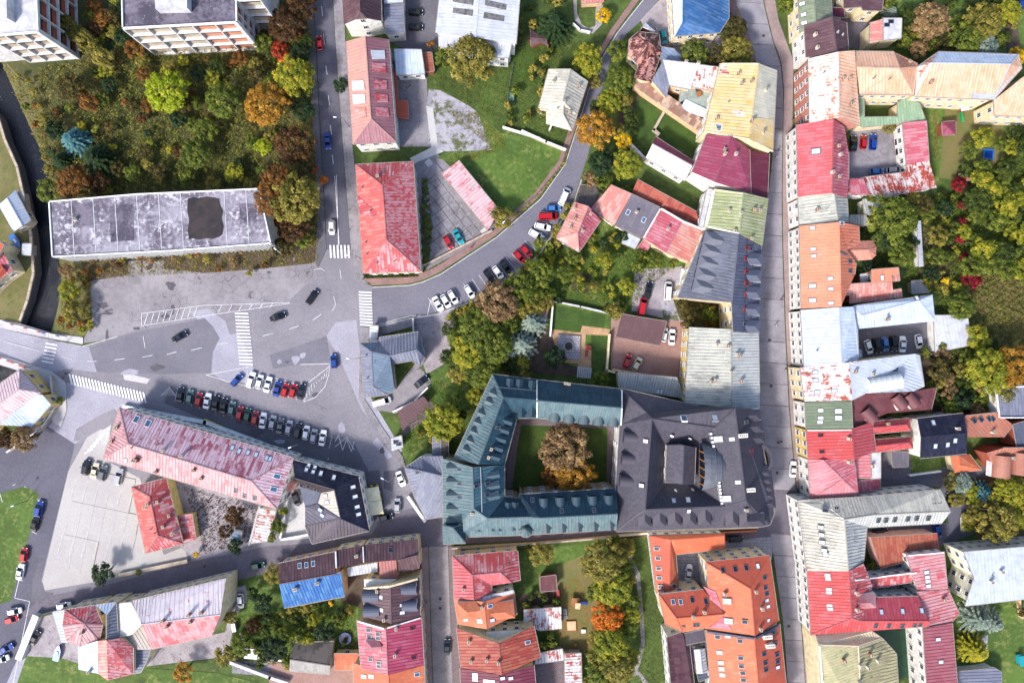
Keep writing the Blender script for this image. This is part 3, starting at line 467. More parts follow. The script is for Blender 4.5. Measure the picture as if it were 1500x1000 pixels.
def winmesh(kind):
    if kind in WMESH: return WMESH[kind]
    b = MB(); w, h = .55, .8                      # x across, z up, -y outward
    if kind == 'wide': w = .9
    for x0, x1, z0, z1 in ((-w-.08, -w+.04, -h, h), (w-.04, w+.08, -h, h), (-w, w, h-.05, h+.1), (-w-.15, w+.15, -h-.12, -h), (-.03, .03, -h, h)): b.box(x0, -.16 if z0 > -h-.1 else -.28, z0, x1, .06, z1, 0)
    b.box(-w, -.06, -h, w, .05, h, 1); me = b.me('window', [MAT['frame'], MAT['glass']]); WMESH[kind] = me; return me
PENDW = []
DET = {}
def detmesh(k):
    if k in DET: return DET[k]
    b = MB(); mats = [MAT['frame'], MAT['glass']]
    if k in ('sk', 'sw', 'sb', 'sr', 'sg'):            # roof windows: x across, y up the slope, z out
        w, h = .42, .62
        for x0, y0, x1, y1 in ((-w-.1, -h-.12, -w, h+.12), (w, -h-.12, w+.1, h+.12), (-w, -h-.12, w, -h), (-w, h, w, h+.12)): b.box(x0, y0, -.2, x1, y1, .16, 0)
        b.box(-w, -h, -.2, w, h, .1, 1); mats = {'sk': [MAT['metalpost'], MAT['glass']], 'sw': [MAT['metalpost'], MAT['blind']], 'sb': [MAT['frame'], MAT['blueglass']], 'sr': [MAT['redpaint'], MAT['glass']], 'sg': [MAT['metalpost'], MAT['paleglass']]}[k]
    elif k in ('ch', 'cw', 'cr'):
        b.box(-.42, -.32, -1.2, .42, .32, 1.25, 0); b.box(-.52, -.42, 1.25, .52, .42, 1.4, 1)
        for x in (-.2, .2): b.tube((x, 0, 1.4), (x, 0, 1.65), .12, .1, 6, 2)
        mats = [MAT[{'ch': 'chimneybrick', 'cw': 'chimneywhite', 'cr': 'redpaint'}[k]], MAT['wstone'], MAT['black']]
    elif k == 'cl': # long white chimney
        b.box(-.5, -1.3, -1.5, .5, 1.3, 1.5, 0); b.box(-.6, -1.4, 1.5, .6, 1.4, 1.65, 0)
        for y in (-.9, -.3, .3, .9): b.tube((0, y, 1.65), (0, y, 1.9), .16, .13, 6, 1)
        mats = [MAT['chimneywhite'], MAT['black']]
    elif k == 'vp':
        b.tube((0, 0, -.4), (0, 0, .7), .14, .14, 7, 0); b.tube((0, 0, .7), (0, 0, .95), .24, .05, 7, 0); mats = [MAT['metalpost']]
    elif k == 'dm':                                    # gabled dormer; front at -y
        w = .95; b.v += [Vector(q) for q in ((-w, -1.0, -1.2), (w, -1.0, -1.2), (w, -1.0, .75), (0, -1.0, 1.5), (-w, -1.0, .75), (-w, 1.8, .75), (w, 1.8, .75), (0, 2.6, 1.5), (-w, 1.8, -1), (w, 1.8, -1))]
        b.f += [[0, 1, 2, 3, 4], [1, 9, 6, 2], [0, 4, 5, 8]]; b.m += [1, 1, 1]
        for s in (1, -1):
            x = s*(w+.15); q = [(x, -1.2, .62), (x, 2.0, .62), (0, 2.8, 1.55), (0, -1.2, 1.55)]; t = [Vector(p)+Vector((0, 0, .12)) for p in q]; b.hexa(q if s > 0 else q[::-1], t if s > 0 else t[::-1], 0)
        b.box(-.5, -1.06, -.55, .5, -.98, .6, 2); mats = [MAT['teal'], MAT['trimwhite'], MAT['glass']]
    elif k in ('rd', 're'):                            # barrel dormer
        w = 1.3; n_ = 10; y0, y1 = -1.1, 2.2; h = 1.3
        arc = [(-w*math.cos(math.pi*i/n_), -.1+h*math.sin(math.pi*i/n_)) for i in range(n_+1)]
        b.v += [Vector((x, y0, z)) for x, z in arc]+[Vector((x, y1, z)) for x, z in arc]; 
        for i in range(n_): b.f.append([i, i+1, n_+2+i, n_+1+i]); b.m.append(0)
        b.quad([(w, y0, -1.3), (-w, y0, -1.3)]+[(x, y0, z) for x, z in arc], 1); b.quad([(w, y0, -1.3), (w, y0, -.1), (w, y1, -.1), (w, y1, -1.3)][::-1], 1); b.quad([(-w, y0, -1.3), (-w, y0, -.1), (-w, y1, -.1), (-w, y1, -1.3)], 1)
        b.box(-.7, y0-.06, -.7, .7, y0+.02, .6, 2); mats = [MAT['teal'], MAT['trimwhite'], MAT['glass']]
    elif k == 'hd':                                    # low hipped dormer with glazed front
        w = 1.2; b.v += [Vector(q) for q in ((-w, -1, -1), (w, -1, -1), (w, -1, .5), (-w, -1, .5), (0, .3, 1.2), (-w, 1.6, .5), (w, 1.6, .5), (0, 2.4, 1.2))]
        b.f += [[0, 1, 2, 3], [3, 2, 4], [2, 6, 7, 4], [5, 3, 4, 7], [1, 6, 2], [0, 3, 5]]; b.m += [1, 0, 0, 0, 1, 1]; b.box(-.8, -1.06, -.5, .8, -.98, .35, 2); mats = [MAT['grey'], MAT['trimwhite'], MAT['glass']]
    elif k == 'sd':                                    # satellite dish
        b.tube((0, 0, -.2), (0, 0, .6), .04, .04, 5, 0); b.tube((0, 0, .6), (-.12, -.2, .75), .1, .5, 10, 0); mats = [MAT['trimwhite']]
    me = b.me(k, mats); DET[k] = me; return me
DNAME = dict(sk='roof_window', sw='roof_window', sb='roof_window', sr='roof_window', sg='roof_window', ch='chimney', cw='chimney', cr='chimney', cl='chimney', vp='vent_pipe', dm='dormer', rd='dormer', re='dormer', hd='dormer', sd='satellite_dish')
def ray(x, y, z): return W(x, y, z)
def bld(name, label, cat, wall, roof, vols, det='', win=True, storey=3.1, group=None, base=0.0, wst=2.7, seams=True, wk='std', gut=True):
    allp = [W(*v) for vo in vols for v in vo['v']]
    c = sum(allp, Vector())/len(allp); root = empty(name, (c.x, c.y, 0)); tag(root, label, cat, group); off = Vector((c.x, c.y, 0)); B_ = dict(root=root, off=off, faces=[])
    for vo in vols:
        Vw = [W(*v) for v in vo['v']]; fs = []; mats = []; mi = []; ms_ = vo['m'] or [None]
        for k, f in enumerate(vo['f']):
            f = list(f)
            if newell([Vw[i] for i in f]).z < 0: f.reverse()
            fs.append(f); mk = ms_[k % len(ms_)] or roof
            if mk not in mats: mats.append(mk)
            mi.append(mats.index(mk))
        T = .2; nv = len(Vw); me_v = [v.copy() for v in Vw]+[v-Vector((0, 0, T)) for v in Vw]; me_f = list(fs)+[[i+nv for i in f[::-1]] for f in fs]; me_mi = mi+mi
        lp = loops(fs)
        for L in lp:
            for i in range(len(L)): a, b_ = L[i], L[(i+1) % len(L)]; me_f.append([b_, a, a+nv, b_+nv]); me_mi.append(len(mats))
        uv = []
        frs = []
        for f in fs:
            P = [Vw[i] for i in f]; n = newell(P); frs.append((P, n)+frame_of(P, n))
        for k, f in enumerate(me_f):
            P = [me_v[i] for i in f]; n = newell(P)
            if k < len(fs): u, v = frs[k][2], frs[k][3]
            else: u, v = frame_of(P, n) if abs(n.z) > .01 else (Vector((1, 0, 0)), Vector((0, 1, 0)))
            uv += [((p.dot(u)), p.dot(v)) for p in P]
        me = mesh('roof', [v-off for v in me_v], me_f, [MAT[k] for k in mats]+[MAT['gutter']], me_mi, uv); ro = link('roof', me, root)
        # standing seams, ridge caps and gutters
        if seams:
            sb = {}
            for (P, n, u, v), k in zip(frs, mi):
                mk = mats[k]
                if mk in ('orange', 'orangered', 'oldtile', 'bitumen', 'slabtop', 'puddle', 'darkshed', 'slate', 'greentarp', 'bitumendark') or n.z < .3: continue
                sp = {'stripe': .9}.get(mk, .85); us = [p.dot(u) for p in P]; o = P[0]
                if max(us)-min(us) > 90: continue
                kk = math.ceil((min(us)+.1)/sp)
                while kk*sp < max(us)-.05:
                    U = kk*sp; cr = []
                    for i in range(len(P)):
                        a, b_ = P[i], P[(i+1) % len(P)]; ua, ub = a.dot(u), b_.dot(u)
                        if (ua-U)*(ub-U) < 0: cr.append(a.lerp(b_, (U-ua)/(ub-ua)))
                    cr.sort(key=lambda q: q.dot(v))
                    for a, b_ in zip(cr[::2], cr[1::2]):
                        if (b_-a).length > .3: sb.setdefault(mk, MB()).bar(a+n*.03, b_+n*.03, .055, .09, 0, n)
                    kk += 1
            for mk, b in sb.items(): tag(link('roof_seams', b.me('roof_seams', [MAT[mk]], off), ro), kind='stuff')
        b = MB(); cnt = {}
        for fi, f in enumerate(fs):
            for i in range(len(f)): cnt.setdefault(frozenset((f[i], f[(i+1) % len(f)])), []).append(fi)
        for e, ff in cnt.items():
            if len(ff) == 2:
                i, j = tuple(e); d = (Vw[i]-Vw[j])
                if d.length > .5:
                    up = (frs[ff[0]][1]+frs[ff[1]][1]).normalized(); b.bar(Vw[i]+up*.02, Vw[j]+up*.02, .28, .14, 0, up)
        if b.v: link('ridge_cap', b.me('ridge_cap', [MAT[mats[0]]], off), ro)
        b = MB(); par = vo.get('par', 0)
        for L in lp:
            P = [Vw[i] for i in L]
            for i in range(len(P)):
                a, d = P[i], P[(i+1) % len(P)]
                if (d-a).length < .4: continue
                e = (d-a).normalized(); nn = Vector((e.y, -e.x, 0))
                if par: b.bar(a+Vector((0, 0, par/2-.1))-nn*.14, d+Vector((0, 0, par/2-.1))-nn*.14, .28, par+.2, 0)
                elif abs(a.z-d.z) < .3 and gut: b.bar(a+nn*.1-Vector((0, 0, .08)), d+nn*.1-Vector((0, 0, .08)), .16, .14, 0)
        if b.v: link('parapet' if par else 'gutter', b.me('rim', [MAT[vo.get('ptop') or ('trimwhite' if par else 'gutter')]], off), ro)
        # walls
        b = MB()
        for L in lp:
            P = [Vw[i] for i in L]; Q = inset(P, vo['ov'])
            for i in range(len(Q)):
                a, d = Q[i], Q[(i+1) % len(Q)]
                b.quad([(a.x, a.y, base), (d.x, d.y, base), (d.x, d.y, d.z-.12), (a.x, a.y, a.z-.12)])
                PENDW.append((root, off, (a.copy(), d.copy()), storey, wst, base, wk, win, len(FOOT)))
            FOOT.append(([(p.x, p.y) for p in Q], min(p.z for p in Q), root))
        link('wall', b.me('wall', [MAT[wall]], off), root)
        for f, fr, k in zip(vo['f'], frs, mi):
            px = [vo['v'][i] for i in f]; B_['faces'].append((px, fr, mats[k], ro))
    for item in det.split(';'):
        t = item.split()
        if not t: continue
        k = t[0]; sc2 = 1.0
        if '*' in k: k, s_ = k.split('*'); sc2 = float(s_)
        for q in t[1:]:
            if ':' in q:         # x,y:x,y:n a row
                a, d, n_ = q.split(':'); a = [float(z) for z in a.split(',')]; d = [float(z) for z in d.split(',')]; n_ = int(n_)
                pts = [(a[0]+(d[0]-a[0])*i/(n_-1), a[1]+(d[1]-a[1])*i/(n_-1)) for i in range(n_)]
            else: pts = [tuple(float(z) for z in q.split(','))]
            for (x, y) in pts: detail(B_, k, x, y, sc2)
    return B_
def hit(B_, x, y):
    best = None
    for px, fr, mk, ro in B_['faces']:
        if inpoly(x, y, [(p[0], p[1]) for p in px]):
            P, n, u, v = fr; o = Vector((0, 0, H)); g = W(x, y, 0); d = (g-o); t = (P[0]-o).dot(n)/d.dot(n); p = o+d*t
            if best is None or p.z > best[0].z: best = (p, n, u, v, mk, ro)
    return best
def detail(B_, k, x, y, s=1.0):
    h = hit(B_, x, y)
    if not h: return
    p, n, u, v, mk, ro = h
    if k[0] == 's' and k != 'sd': X_, Y_, Z_ = u, v, n
    else:
        Y_ = Vector((v.x, v.y, 0)).normalized(); Z_ = Vector((0, 0, 1)); X_ = Y_.cross(Z_)
    if k in ('ch', 'cw', 'cr', 'cl') and abs(rnd.random()) < 2: pass
    if k[0] == 'c': s *= .85
    o = link(DNAME[k], detmesh(k), ro); m = Matrix.Identity(4)
    for i in range(3): m[i][0], m[i][1], m[i][2] = X_[i]*s, Y_[i]*s, Z_[i]*s
    if k in ('dm', 'rd', 're', 'hd'): p = p+Vector((0, 0, .0))
    q = p-B_['off']; m[0][3], m[1][3], m[2][3] = q; o.matrix_local = m
    if k in ('dm', 'rd', 'hd', 're'): o.material_slots[0].link = 'OBJECT'; o.material_slots[0].material = MAT[mk if k != 're' else 'greydark']
    if k in ('dm', 'rd', 'hd') and mk in ('slate', 'teal', 'tealsunlit', 'grey'): o.material_slots[1].link = 'OBJECT'; o.material_slots[1].material = MAT[{'slate': 'slate', 'grey': 'grey'}.get(mk, 'teal')]
def patch(B_, pts, mat, name='roof_patch', h=.04):
    P = pairs(pts); hs = [hit(B_, *p) for p in P]; ok = next((q for q in hs if q), None)
    cx = sum(p[0] for p in P)/len(P); cy = sum(p[1] for p in P)/len(P); q = hit(B_, cx, cy) or ok
    if not q: return
    p0, n, u, v, mk, ro = q; o = Vector((0, 0, H)); out = []
    for x, y in P:
        d = W(x, y, 0)-o; out.append(o+d*((p0-o).dot(n)/d.dot(n)))
    if newell(out).dot(n) < 0: out.reverse()
    bot = [p-n*.1-B_['off'] for p in out]; top = [p+n*h-B_['off'] for p in out]; N = len(out)
    fs = [list(range(N, 2*N))]+[[i, (i+1) % N, N+(i+1) % N, N+i] for i in range(N)]; al = bot+top
    uv = [((al[i]+B_['off']).dot(u), (al[i]+B_['off']).dot(v)) for f in fs for i in f]
    link(name, mesh(name, al, fs, [MAT[mat]], None, uv), ro)
def coping(B_, pts, w=.35, h=.35, mat='trimwhite', name='party_wall_coping'):
    """a raised strip lying on the roof along pts"""
    P = pairs(pts); Q = []; ro = None
    for x, y in P:
        q = hit(B_, x, y)
        if q: Q.append(q[0]); ro = ro or q[5]
    for a, d in zip(Q[:-1], Q[1:]):
        b = MB(); b.bar(a+Vector((0, 0, h*.3)), d+Vector((0, 0, h*.3)), w, h); link(name, b.me(name, [MAT[mat]], B_['off']), ro)
def flush_windows():
    nwin = 0
    for root, off, (a, d), st, wst, base, wk, win, fi in PENDW:
        if not win: continue
        e = Vector((d.x-a.x, d.y-a.y, 0)); L = e.length; h = min(a.z, d.z)-base
        if L < 2.2 or h < 2.3 or abs(a.z-d.z) > 1.2: continue
        e.normalize(); nn = Vector((e.y, -e.x, 0)); mid = (a+d)/2
        tn = Vector((-mid.x, -mid.y, 0))
        if tn.length > 0 and nn.dot(tn.normalized()) < .12: continue
        ns = max(1, int((h-.2)/st)); n_ = max(1, int((L-.8)/wst))
        for s in range(ns):
            z = base+h*(s+.52)/ns if ns > 1 else base+h*.55
            for i in range(n_):
                p = a+e*(L*(i+.5)/n_); p = Vector((p.x, p.y, z)); q = p+nn*.5
                if any(q2 > z-.5 and k != fi and inpoly(q.x, q.y, F) for k, (F, q2, r2) in enumerate(FOOT)): continue
                o = link('window', winmesh(wk), root); m = Matrix.Identity(4)
                for j in range(3): m[j][0] = e[j]; m[j][1] = -nn[j]; m[j][2] = (0, 0, 1)[j]
                w_ = p-off; m[0][3], m[1][3], m[2][3] = w_; o.matrix_local = m; nwin += 1
    print('windows', nwin)
HS = 'house'
# --- north west: the two abandoned prefab blocks and the long one
def panelblock(label, roofpts, h, edges, brickfrom, extra=''):
    B_ = bld('apartment_block', label, 'building', 'wconc', 'bitumen', [P_(p, h, m, ov=.9, par=.5, ptop='trimwhite') for p, m in roofpts], extra, win=False, seams=False)
    root, off = B_['root'], B_['off']
    for (x0, y0, x1, y1, nb, bricks) in edges:
        a, d = W(x0, y0, h), W(x1, y1, h); e = (d-a); L = e.length; e.normalize(); nn = Vector((e.y, -e.x, 0))
        if nn.dot(Vector((-a.x, -a.y, 0))) < 0: nn = -nn
        ns = 4; sh = (h-.3)/ns
        for i in range(nb+1):
            p = a.lerp(d, i/nb); b = MB(); b.bar((p.x-nn.x*.95, p.y-nn.y*.95, h/2-.3), (p.x+nn.x*.05, p.y+nn.y*.05, h/2-.3), .3, h-.2); link('facade_fin', b.me('facade_fin', [MAT['frame']], off), root)
        for s in range(ns+1):
            z = s*sh+.1; b = MB(); b.bar(a+Vector((0, 0, z-h))-nn*.45, d+Vector((0, 0, z-h))-nn*.45, 1.0, .22); link('floor_slab', b.me('floor_slab', [MAT['frame']], off), root)
            if s < ns:
                for i in range(nb):
                    p = a.lerp(d, (i+.06)/nb); q = a.lerp(d, (i+.94)/nb); mt = 'wbrick' if bricks else ('wsalmonpanel' if i >= nb*brickfrom else 'wstone')
                    b = MB(); lo = .15; zz = z+.12; p0 = Vector((p.x, p.y, zz))-nn*.78; q0 = Vector((q.x, q.y, zz))-nn*.78; hh = sh*.42
                    b.bar(p0+Vector((0, 0, hh/2)), q0+Vector((0, 0, hh/2)), .12, hh); link('facade_panel', b.me('facade_panel', [MAT[mt]], off), root)
                    b = MB(); b.bar(p0+Vector((0, 0, hh+(sh-.3-hh)/2)), q0+Vector((0, 0, hh+(sh-.3-hh)/2)), .06, sh-.3-hh); link('window_opening', b.me('window_opening', [MAT['black' if rnd.random() < .5 else 'darkgrey']], off), root)
    return B_
pb = panelblock('abandoned concrete block with pale roof and empty bays in the top left corner', [([-150, 66, 58, 48, 53, -80, -150, -80], 'slabtop')], 16, [(-20, 54.5, 58, 48, 3, 0), (58, 48, 54, -60, 4, 1)], 9)
b = MB(); P = [W(-20, -10, 16), W(21, -10, 16), W(22, 34, 16), W(-20, 37, 16)][::-1]; b.hexa([(p.x, p.y, 16) for p in P], [(p.x, p.y, 18.8) for p in P]); link('lift_house', b.me('lift_house', [MAT['slabtop']], pb['off']), pb['root'])
pb = panelblock('abandoned concrete block with dark roof and pink brick bays left of the road', [([177, -80, 180, 43, 348, 34, 346, -80], 'bitumendark'), ([347.5, 2, 382, .5, 384, -80, 347, -80], 'bitumen')], 16, [(180, 43, 348, 34, 5, 0), (348, 34, 347, 2, 2, 1), (348, 2, 381, 0.5, 1, 0)], .45)
b = MB(); P = [W(234, -25, 16), W(280, -25, 16), W(281, 19, 16), W(235, 20, 16)][::-1]; b.hexa([(p.x, p.y, 16) for p in P], [(p.x, p.y, 18.6) for p in P]); link('lift_house', b.me('lift_house', [MAT['slabtop']], pb['off']), pb['root'])
lb = bld('office_block', 'long derelict office block with pale flat roof and two dark puddles', 'building', 'wwhite', 'bitumen', [P_([72, 295, 200, 284, 380, 276, 398, 357, 250, 368, 77, 377], 10, ov=.5, par=.4)], 'cw 112,322; vp 165,345', win=False, seams=False)
patch(lb, [275, 291, 283, 289, 291, 290, 303, 288, 313, 289, 321, 291, 323, 300, 327, 309, 325, 320, 328, 331, 326, 343, 321, 347, 312, 350, 304, 349, 292, 351, 283, 349, 277, 351, 275, 338, 277, 322, 274, 308], 'puddle', 'puddle', .02); patch(lb, [350, 299, 362, 297, 376, 300, 376, 320, 362, 326, 352, 320], 'bitumendark', 'damp_patch', .02); patch(lb, [160, 302, 196, 298, 197, 352, 162, 354], 'bitumendark', 'roof_patch', .02); patch(lb, [105, 300, 137, 296, 139, 330, 112, 332], 'bitumendark', 'roof_patch', .02)
for k in (1, 2, 3, 4, 5, 6, 8, 9):
    x = 77+k*32; a = W(x-5, 294-k*1.9, 10.06); c = W(x, 376-k*2, 10.06); b = MB(); b.bar(a, c, .18, .05); link('roof_joint', b.me('roof_joint', [MAT['slabtop']], lb['off']), lb['root'])
a, d = W(77, 377, 10), W(398, 357, 10)
for k in range(46):
    p = a.lerp(d, (k+.5)/46); b = MB(); b.box(p.x-.13, p.y-.15, .2, p.x+.13, p.y+.5, 9.7); link('facade_fin', b.me('facade_fin', [MAT['trimwhite']], lb['off']), lb['root'])
for z in (1.2, 4.4, 7.6):
    for k in range(23):
        p = a.lerp(d, (k+.05)/23); q = a.lerp(d, (k+.95)/23); b = MB(); b.bar(Vector((p.x, p.y+.42, z+.7)), Vector((q.x, q.y+.42, z+.7)), .12, 1.3); link('window', b.me('window', [MAT['darkgrey']], lb['off']), lb['root'])
# --- west edge
bld('shed', 'pale grey metal barrel roofed shed on the river quay', 'shed', 'wstone', 'whiteblue', [V('gg', [-2, 300, 20, 339, 45, 323, 22, 279, 10, 290, 33, 331], 3.4, 4.6)])
bld('shed', 'small white flat roofed kiosk beside the blue boat', 'shed', 'wgrey', 'white', [P_([33, 357, 46, 357, 45, 374, 32, 373], 2.6)], win=False)
bld('shed', 'narrow pale lean-to between the grey shed and the river', 'shed', 'wstone', 'oldgrey', [P_([25, 279, 34, 281, 38, 310, 33, 318, 28, 300], 2.6)], win=False)
bld('house', 'cream house with orange roof at the left edge by the river', HS, 'wcream', 'orangered', [P_([-40, 395, -10, 350, 5, 358, 2, 366, -30, 410], [7]*5), P_([-30, 410, 2, 366, 18, 396, -30, 430], 5.5, 'pinkroof')])
bld('house', 'cream gabled house cut by the left edge below the kiosk', HS, 'wcream', 'orangered', [V('gg', [-40, 425, 0, 385, 12, 400, -30, 440, -38, 430, 5, 393], 5, 7)])
bld('house', 'pink and white roofed house beside the bridge', HS, 'wyellow', 'pinkwhite', [V('gh', [-40, 590, 29, 541, 60, 575, -40, 650, -40, 618, 28, 570], 6, 8.5), P_([28, 576, 62, 578, 75, 592, 46, 625, 0, 622], [6.6, 6, 5, 5, 6], 'whiteblue')])
# --- houses along the north road
bld('house', 'white gabled house with dark brown roof at the top edge', HS, 'wwhite', 'brown', [X([(498, -60, 8), (503.5, 36, 8), (522, 28, 11), (527, 17, 12.5), (526, -60, 12.5), (537, 27, 11), (559, 31, 8), (556, -60, 8)], [[0, 1, 2, 3, 4], [2, 5, 3], [3, 5, 6, 7, 4]], ['brown'])], '')
bld('shed', 'pale metal roofed workshop behind the brown roofed house', 'shed', 'wwhite', 'lavmetal', [P_([563, 5, 590, 3, 592, 48, 565, 50], 5.5), P_([565, -60, 589, -60, 590, 3, 563, 5], 6.2, 'whiteblue')])
bld('shed', 'light metal roof shed right of the long pink roofed building', 'shed', 'wwhite', 'whiteblue', [P_([577, 72, 617, 73, 622, 108, 581, 110], 4.5)])
bld('shed', 'small rust brown lean-to against the metal shed', 'shed', 'wbrick', 'rust', [P_([620, 77, 632, 77, 636, 104, 623, 105], 3)], win=False)
B1 = bld('apartment_house', 'long building with worn pink ridge roof and white and red panels', 'building', 'wwhite', 'redworn', [V('gh', [507, 61, 517, 211, 580, 208, 569, 58, 535, 53, 543.5, 174], 9, 12, ['rosebrown', 'mauvebrown', 'mauvebrown', 'mauvebrown'])], '')
for p, m in [([543, 74, 563, 74, 564, 87, 545, 87], 'white'), ([545, 93, 564, 93, 566, 107, 546, 105], 'red'), ([547, 117, 566, 118, 567, 131, 549, 130], 'redworn'), ([549, 137, 567, 138, 568, 150, 551, 149], 'red'), ([550, 157, 568, 158, 570, 172, 552, 170], 'redworn'), ([516, 119, 533, 118, 535, 132, 517, 133], 'white'), ([517, 139, 535, 138, 536, 151, 518, 153], 'white'), ([519, 159, 536, 158, 537, 172, 523, 175], 'salmon')]: patch(B1, p, m, 'roof_panel', .22)
bld('terrace', 'orange tiled terrace along the long pink roofed building', 'terrace', 'wbrick', 'rust', [P_([574, 103, 581, 103, 583, 147, 597, 148, 598, 174, 581, 172], 2.4, 'orangered')], win=False)
B2 = bld('house', 'square house with bright red hipped roof by the crossing', HS, 'wcream', 'red', [V('hh', [521, 241, 532, 400, 616, 397, 605, 237, 560, 271, 566, 351], 8, 11.5, ['redsunlit', 'redworn', 'red', 'red']), V('gh', [524, 288, 531, 343, 540, 345, 536, 285, 0, 0, 0, 0], 8, 9) if 0 else X([(523, 287, 8.1), (532, 345, 8.1), (553, 312, 10.6)], [[0, 1, 2]], ['red'], ov=.1)], 'ch 554,259; vp 531,275 536,355 538,372 578,383 553,385 543,309')
bld('garage_row', 'row of garages with pink and white striped metal roof', 'garages', 'wstone', 'stripe', [P_([647, 254, 672, 235, 732, 309, 715, 337], [2.8, 3.3, 3.3, 2.8])], win=False)
bld('house', 'white villa with weathered grey hipped roof at the bend', HS, 'wwhite', 'greywhite', [V('gh', [804, 101, 789, 158, 845, 168, 861, 119, 836, 101, 824, 148], 6, 9.2), V('hh', [800, 156, 800, 181, 838, 192, 848, 163, 826, 150, 825, 168], 5.6, 8.0)], 'cw 811,120 826,150; ch 847,127 834,166; vp 817,159', wst=3)
WH = bld('warehouse', 'large white metal roofed hall behind the big olive tree', 'warehouse', 'wwhite', 'white', [V('gg', [650, -60, 638, 48, 756, 65, 766, -60, 706, -60, 697, 55], 8, 9), P_([642, 47, 750, 63, 745, 85, 727, 84, 643, 68], 6.8)], '')
for p_ in ([664, -4, 694, 0, 693, 8, 663, 3], [664, 12, 693, 15, 692, 24, 663, 19], [711, 0, 742, 7, 741, 15, 710, 8], [709, 18, 739, 24, 738, 32, 708, 27]): patch(WH, p_, 'skyband', 'skylight_strip', .12)
bld('shed', 'small brown roofed summerhouse under the dark spruce', 'shed', 'wbrick', 'brown', [V('gg', [777, 42, 778, 68, 802, 67, 798, 48, 777, 55, 801, 58], 2.6, 3.2)], win=False)
bld('shed', 'pink roofed hut at the top edge inside the curved path', 'shed', 'wpeach', 'salmon', [P_([851, -20, 885, -20, 884, 3, 852, 5], 3)], win=False)
bld('church_hall', 'cream hall with bright blue metal roof at the top edge', 'building', 'wcream', 'steelblue', [X([(981, -60, 7), (988, 53, 7), (1054, 48, 7), (1068, 26, 7), (1066, -60, 7), (1000, -60, 9), (999, 32, 9)], [[0, 1, 6, 5], [1, 2, 3, 4, 5, 6]], ['whiteblue', 'steelblue'])], '')
bld('house', 'old house with mottled red tile roof beside the upper road', HS, 'wcream', 'oldtile', [X([(922, 58, 5), (935, 47, 5), (965, 50, 5), (969, 78, 5), (948, 88, 5), (937, 96, 5), (920, 80, 5), (950, 62, 8.5)], [[0, 1, 7], [1, 2, 7], [2, 3, 7], [3, 4, 7], [4, 5, 7], [5, 6, 7], [6, 0, 7]]), V('gg', [937, 92, 929, 114, 954, 120, 967, 83, 952, 84, 942, 118], 5, 6.6)])
bld('shed', 'little white roofed shed with red gable beside the mottled tile roof', 'shed', 'wbrick', 'white', [V('gg', [937, 46, 945, 33, 962, 41, 958, 50, 942, 40, 960, 46], 3, 3.6)], win=False)
bld('shed', 'blue grey lean-to behind the mottled red tile house', 'shed', 'wgrey', 'steelgrey', [P_([969, 69, 988, 72, 997, 80, 996, 90, 968, 88], [5, 5, 4.4, 4.4, 5])])
OW = bld('house', 'courtyard house with patchy white and rust metal roofs left of the yellow roof', HS, 'wpeach', 'white', [P_([971, 88, 1024, 94, 1011, 131, 981, 125], [7.5, 7.5, 6.2, 6.2]), P_([1024, 95, 1055, 99, 1043, 133, 1011, 126], [7.3, 7.3, 6.2, 6.2], 'whiterust'), P_([971, 89, 981, 123, 976, 144, 955, 118], [7.6, 6.2, 5, 6.8], 'lavmetal'), P_([1004, 145, 1035, 160, 1033, 173, 996, 160], [4, 4.6, 4, 3.4], 'whiteblue'), P_([976, 144, 1000, 156, 996, 164, 974, 148], 3.4, 'lavmetal')], 'cw 966,83 1004,92 1022,94 1062,92', wst=3)
bld('ruined_wall', 'long crumbling cream stone wall below the patchy white roofs', 'wall', 'wpeach', 'oldtile', [P_([930, 116, 955, 122, 1030, 175, 1034, 196, 1024, 192, 928, 126], [3.6]*6, 'oldcap')], win=False, seams=False, gut=False)
bld('terrace', 'grey roof terrace with tables and plant pots left of the yellow roof', 'terrace', 'wwhite', 'greygreen', [P_([998, 131, 1012, 131, 1042, 135, 1038, 163, 1030, 158, 1005, 144, 995, 150], 4)], win=False, seams=False)
YB = bld('apartment_house', 'tall building with big yellow metal roof on the paved street', 'building', 'wcream', 'yellow', [V('gg', [1055, 93, 1031, 193, 1132, 223, 1138, 103, 1112, 93, 1097, 205], 10, 13, ['yellow', 'yellowgrey'])], 'ch 1081,109 1086,123 1100,120 1049,175 1101,178; sb*1.8 1050,187; cw 1121,133 1117,195; vp 1067,150')
patch(YB, [1056, 95, 1111, 95, 1111, 110, 1053, 110], 'whiterust'); patch(YB, [1046, 160, 1098, 162, 1094, 172, 1043, 168], 'peachwhite'); patch(YB, [1101, 172, 1133, 175, 1132, 220, 1099, 205], 'yellow')
JB = bld('apartment_house', 'dark red metal roofed building next to the yellow roof', 'building', 'wwhite', 'crimsonroof', [V('gg', [1035, 197, 1014, 252, 1100, 283, 1098, 219, 1072, 200, 1048, 267], 9.5, 12.5), P_([1098, 221, 1127, 225, 1124, 292, 1099, 282], [9.4, 7.6, 7.6, 9.4], 'darkcrimson')], 'cw 1061,226 1077,226; ch 1060,220', wst=2.8)
bld('outbuilding', 'narrow house with flaking red and white roof behind the gardens', HS, 'wwhite', 'pinkwhite', [V('gg', [946, 231, 1003, 265, 1017, 237, 960, 200, 956, 211, 1014, 243], 5.5, 7.4, ['stripered', 'crimsonroof'])])
KB = bld('apartment_house', 'building with pale green metal roof on the paved street', 'building', 'wwhite', 'green', [V('gg', [1044, 277, 1031, 333, 1116, 360, 1125, 291, 1089, 282, 1084, 343], 9.5, 12.5), P_([1036, 277, 1044, 277, 1031, 333, 1024, 331], 7, 'white')], 'cw 1076,280 1067,309 1084,312 1075,339; ch 1103,308 1111,309 1099,350')
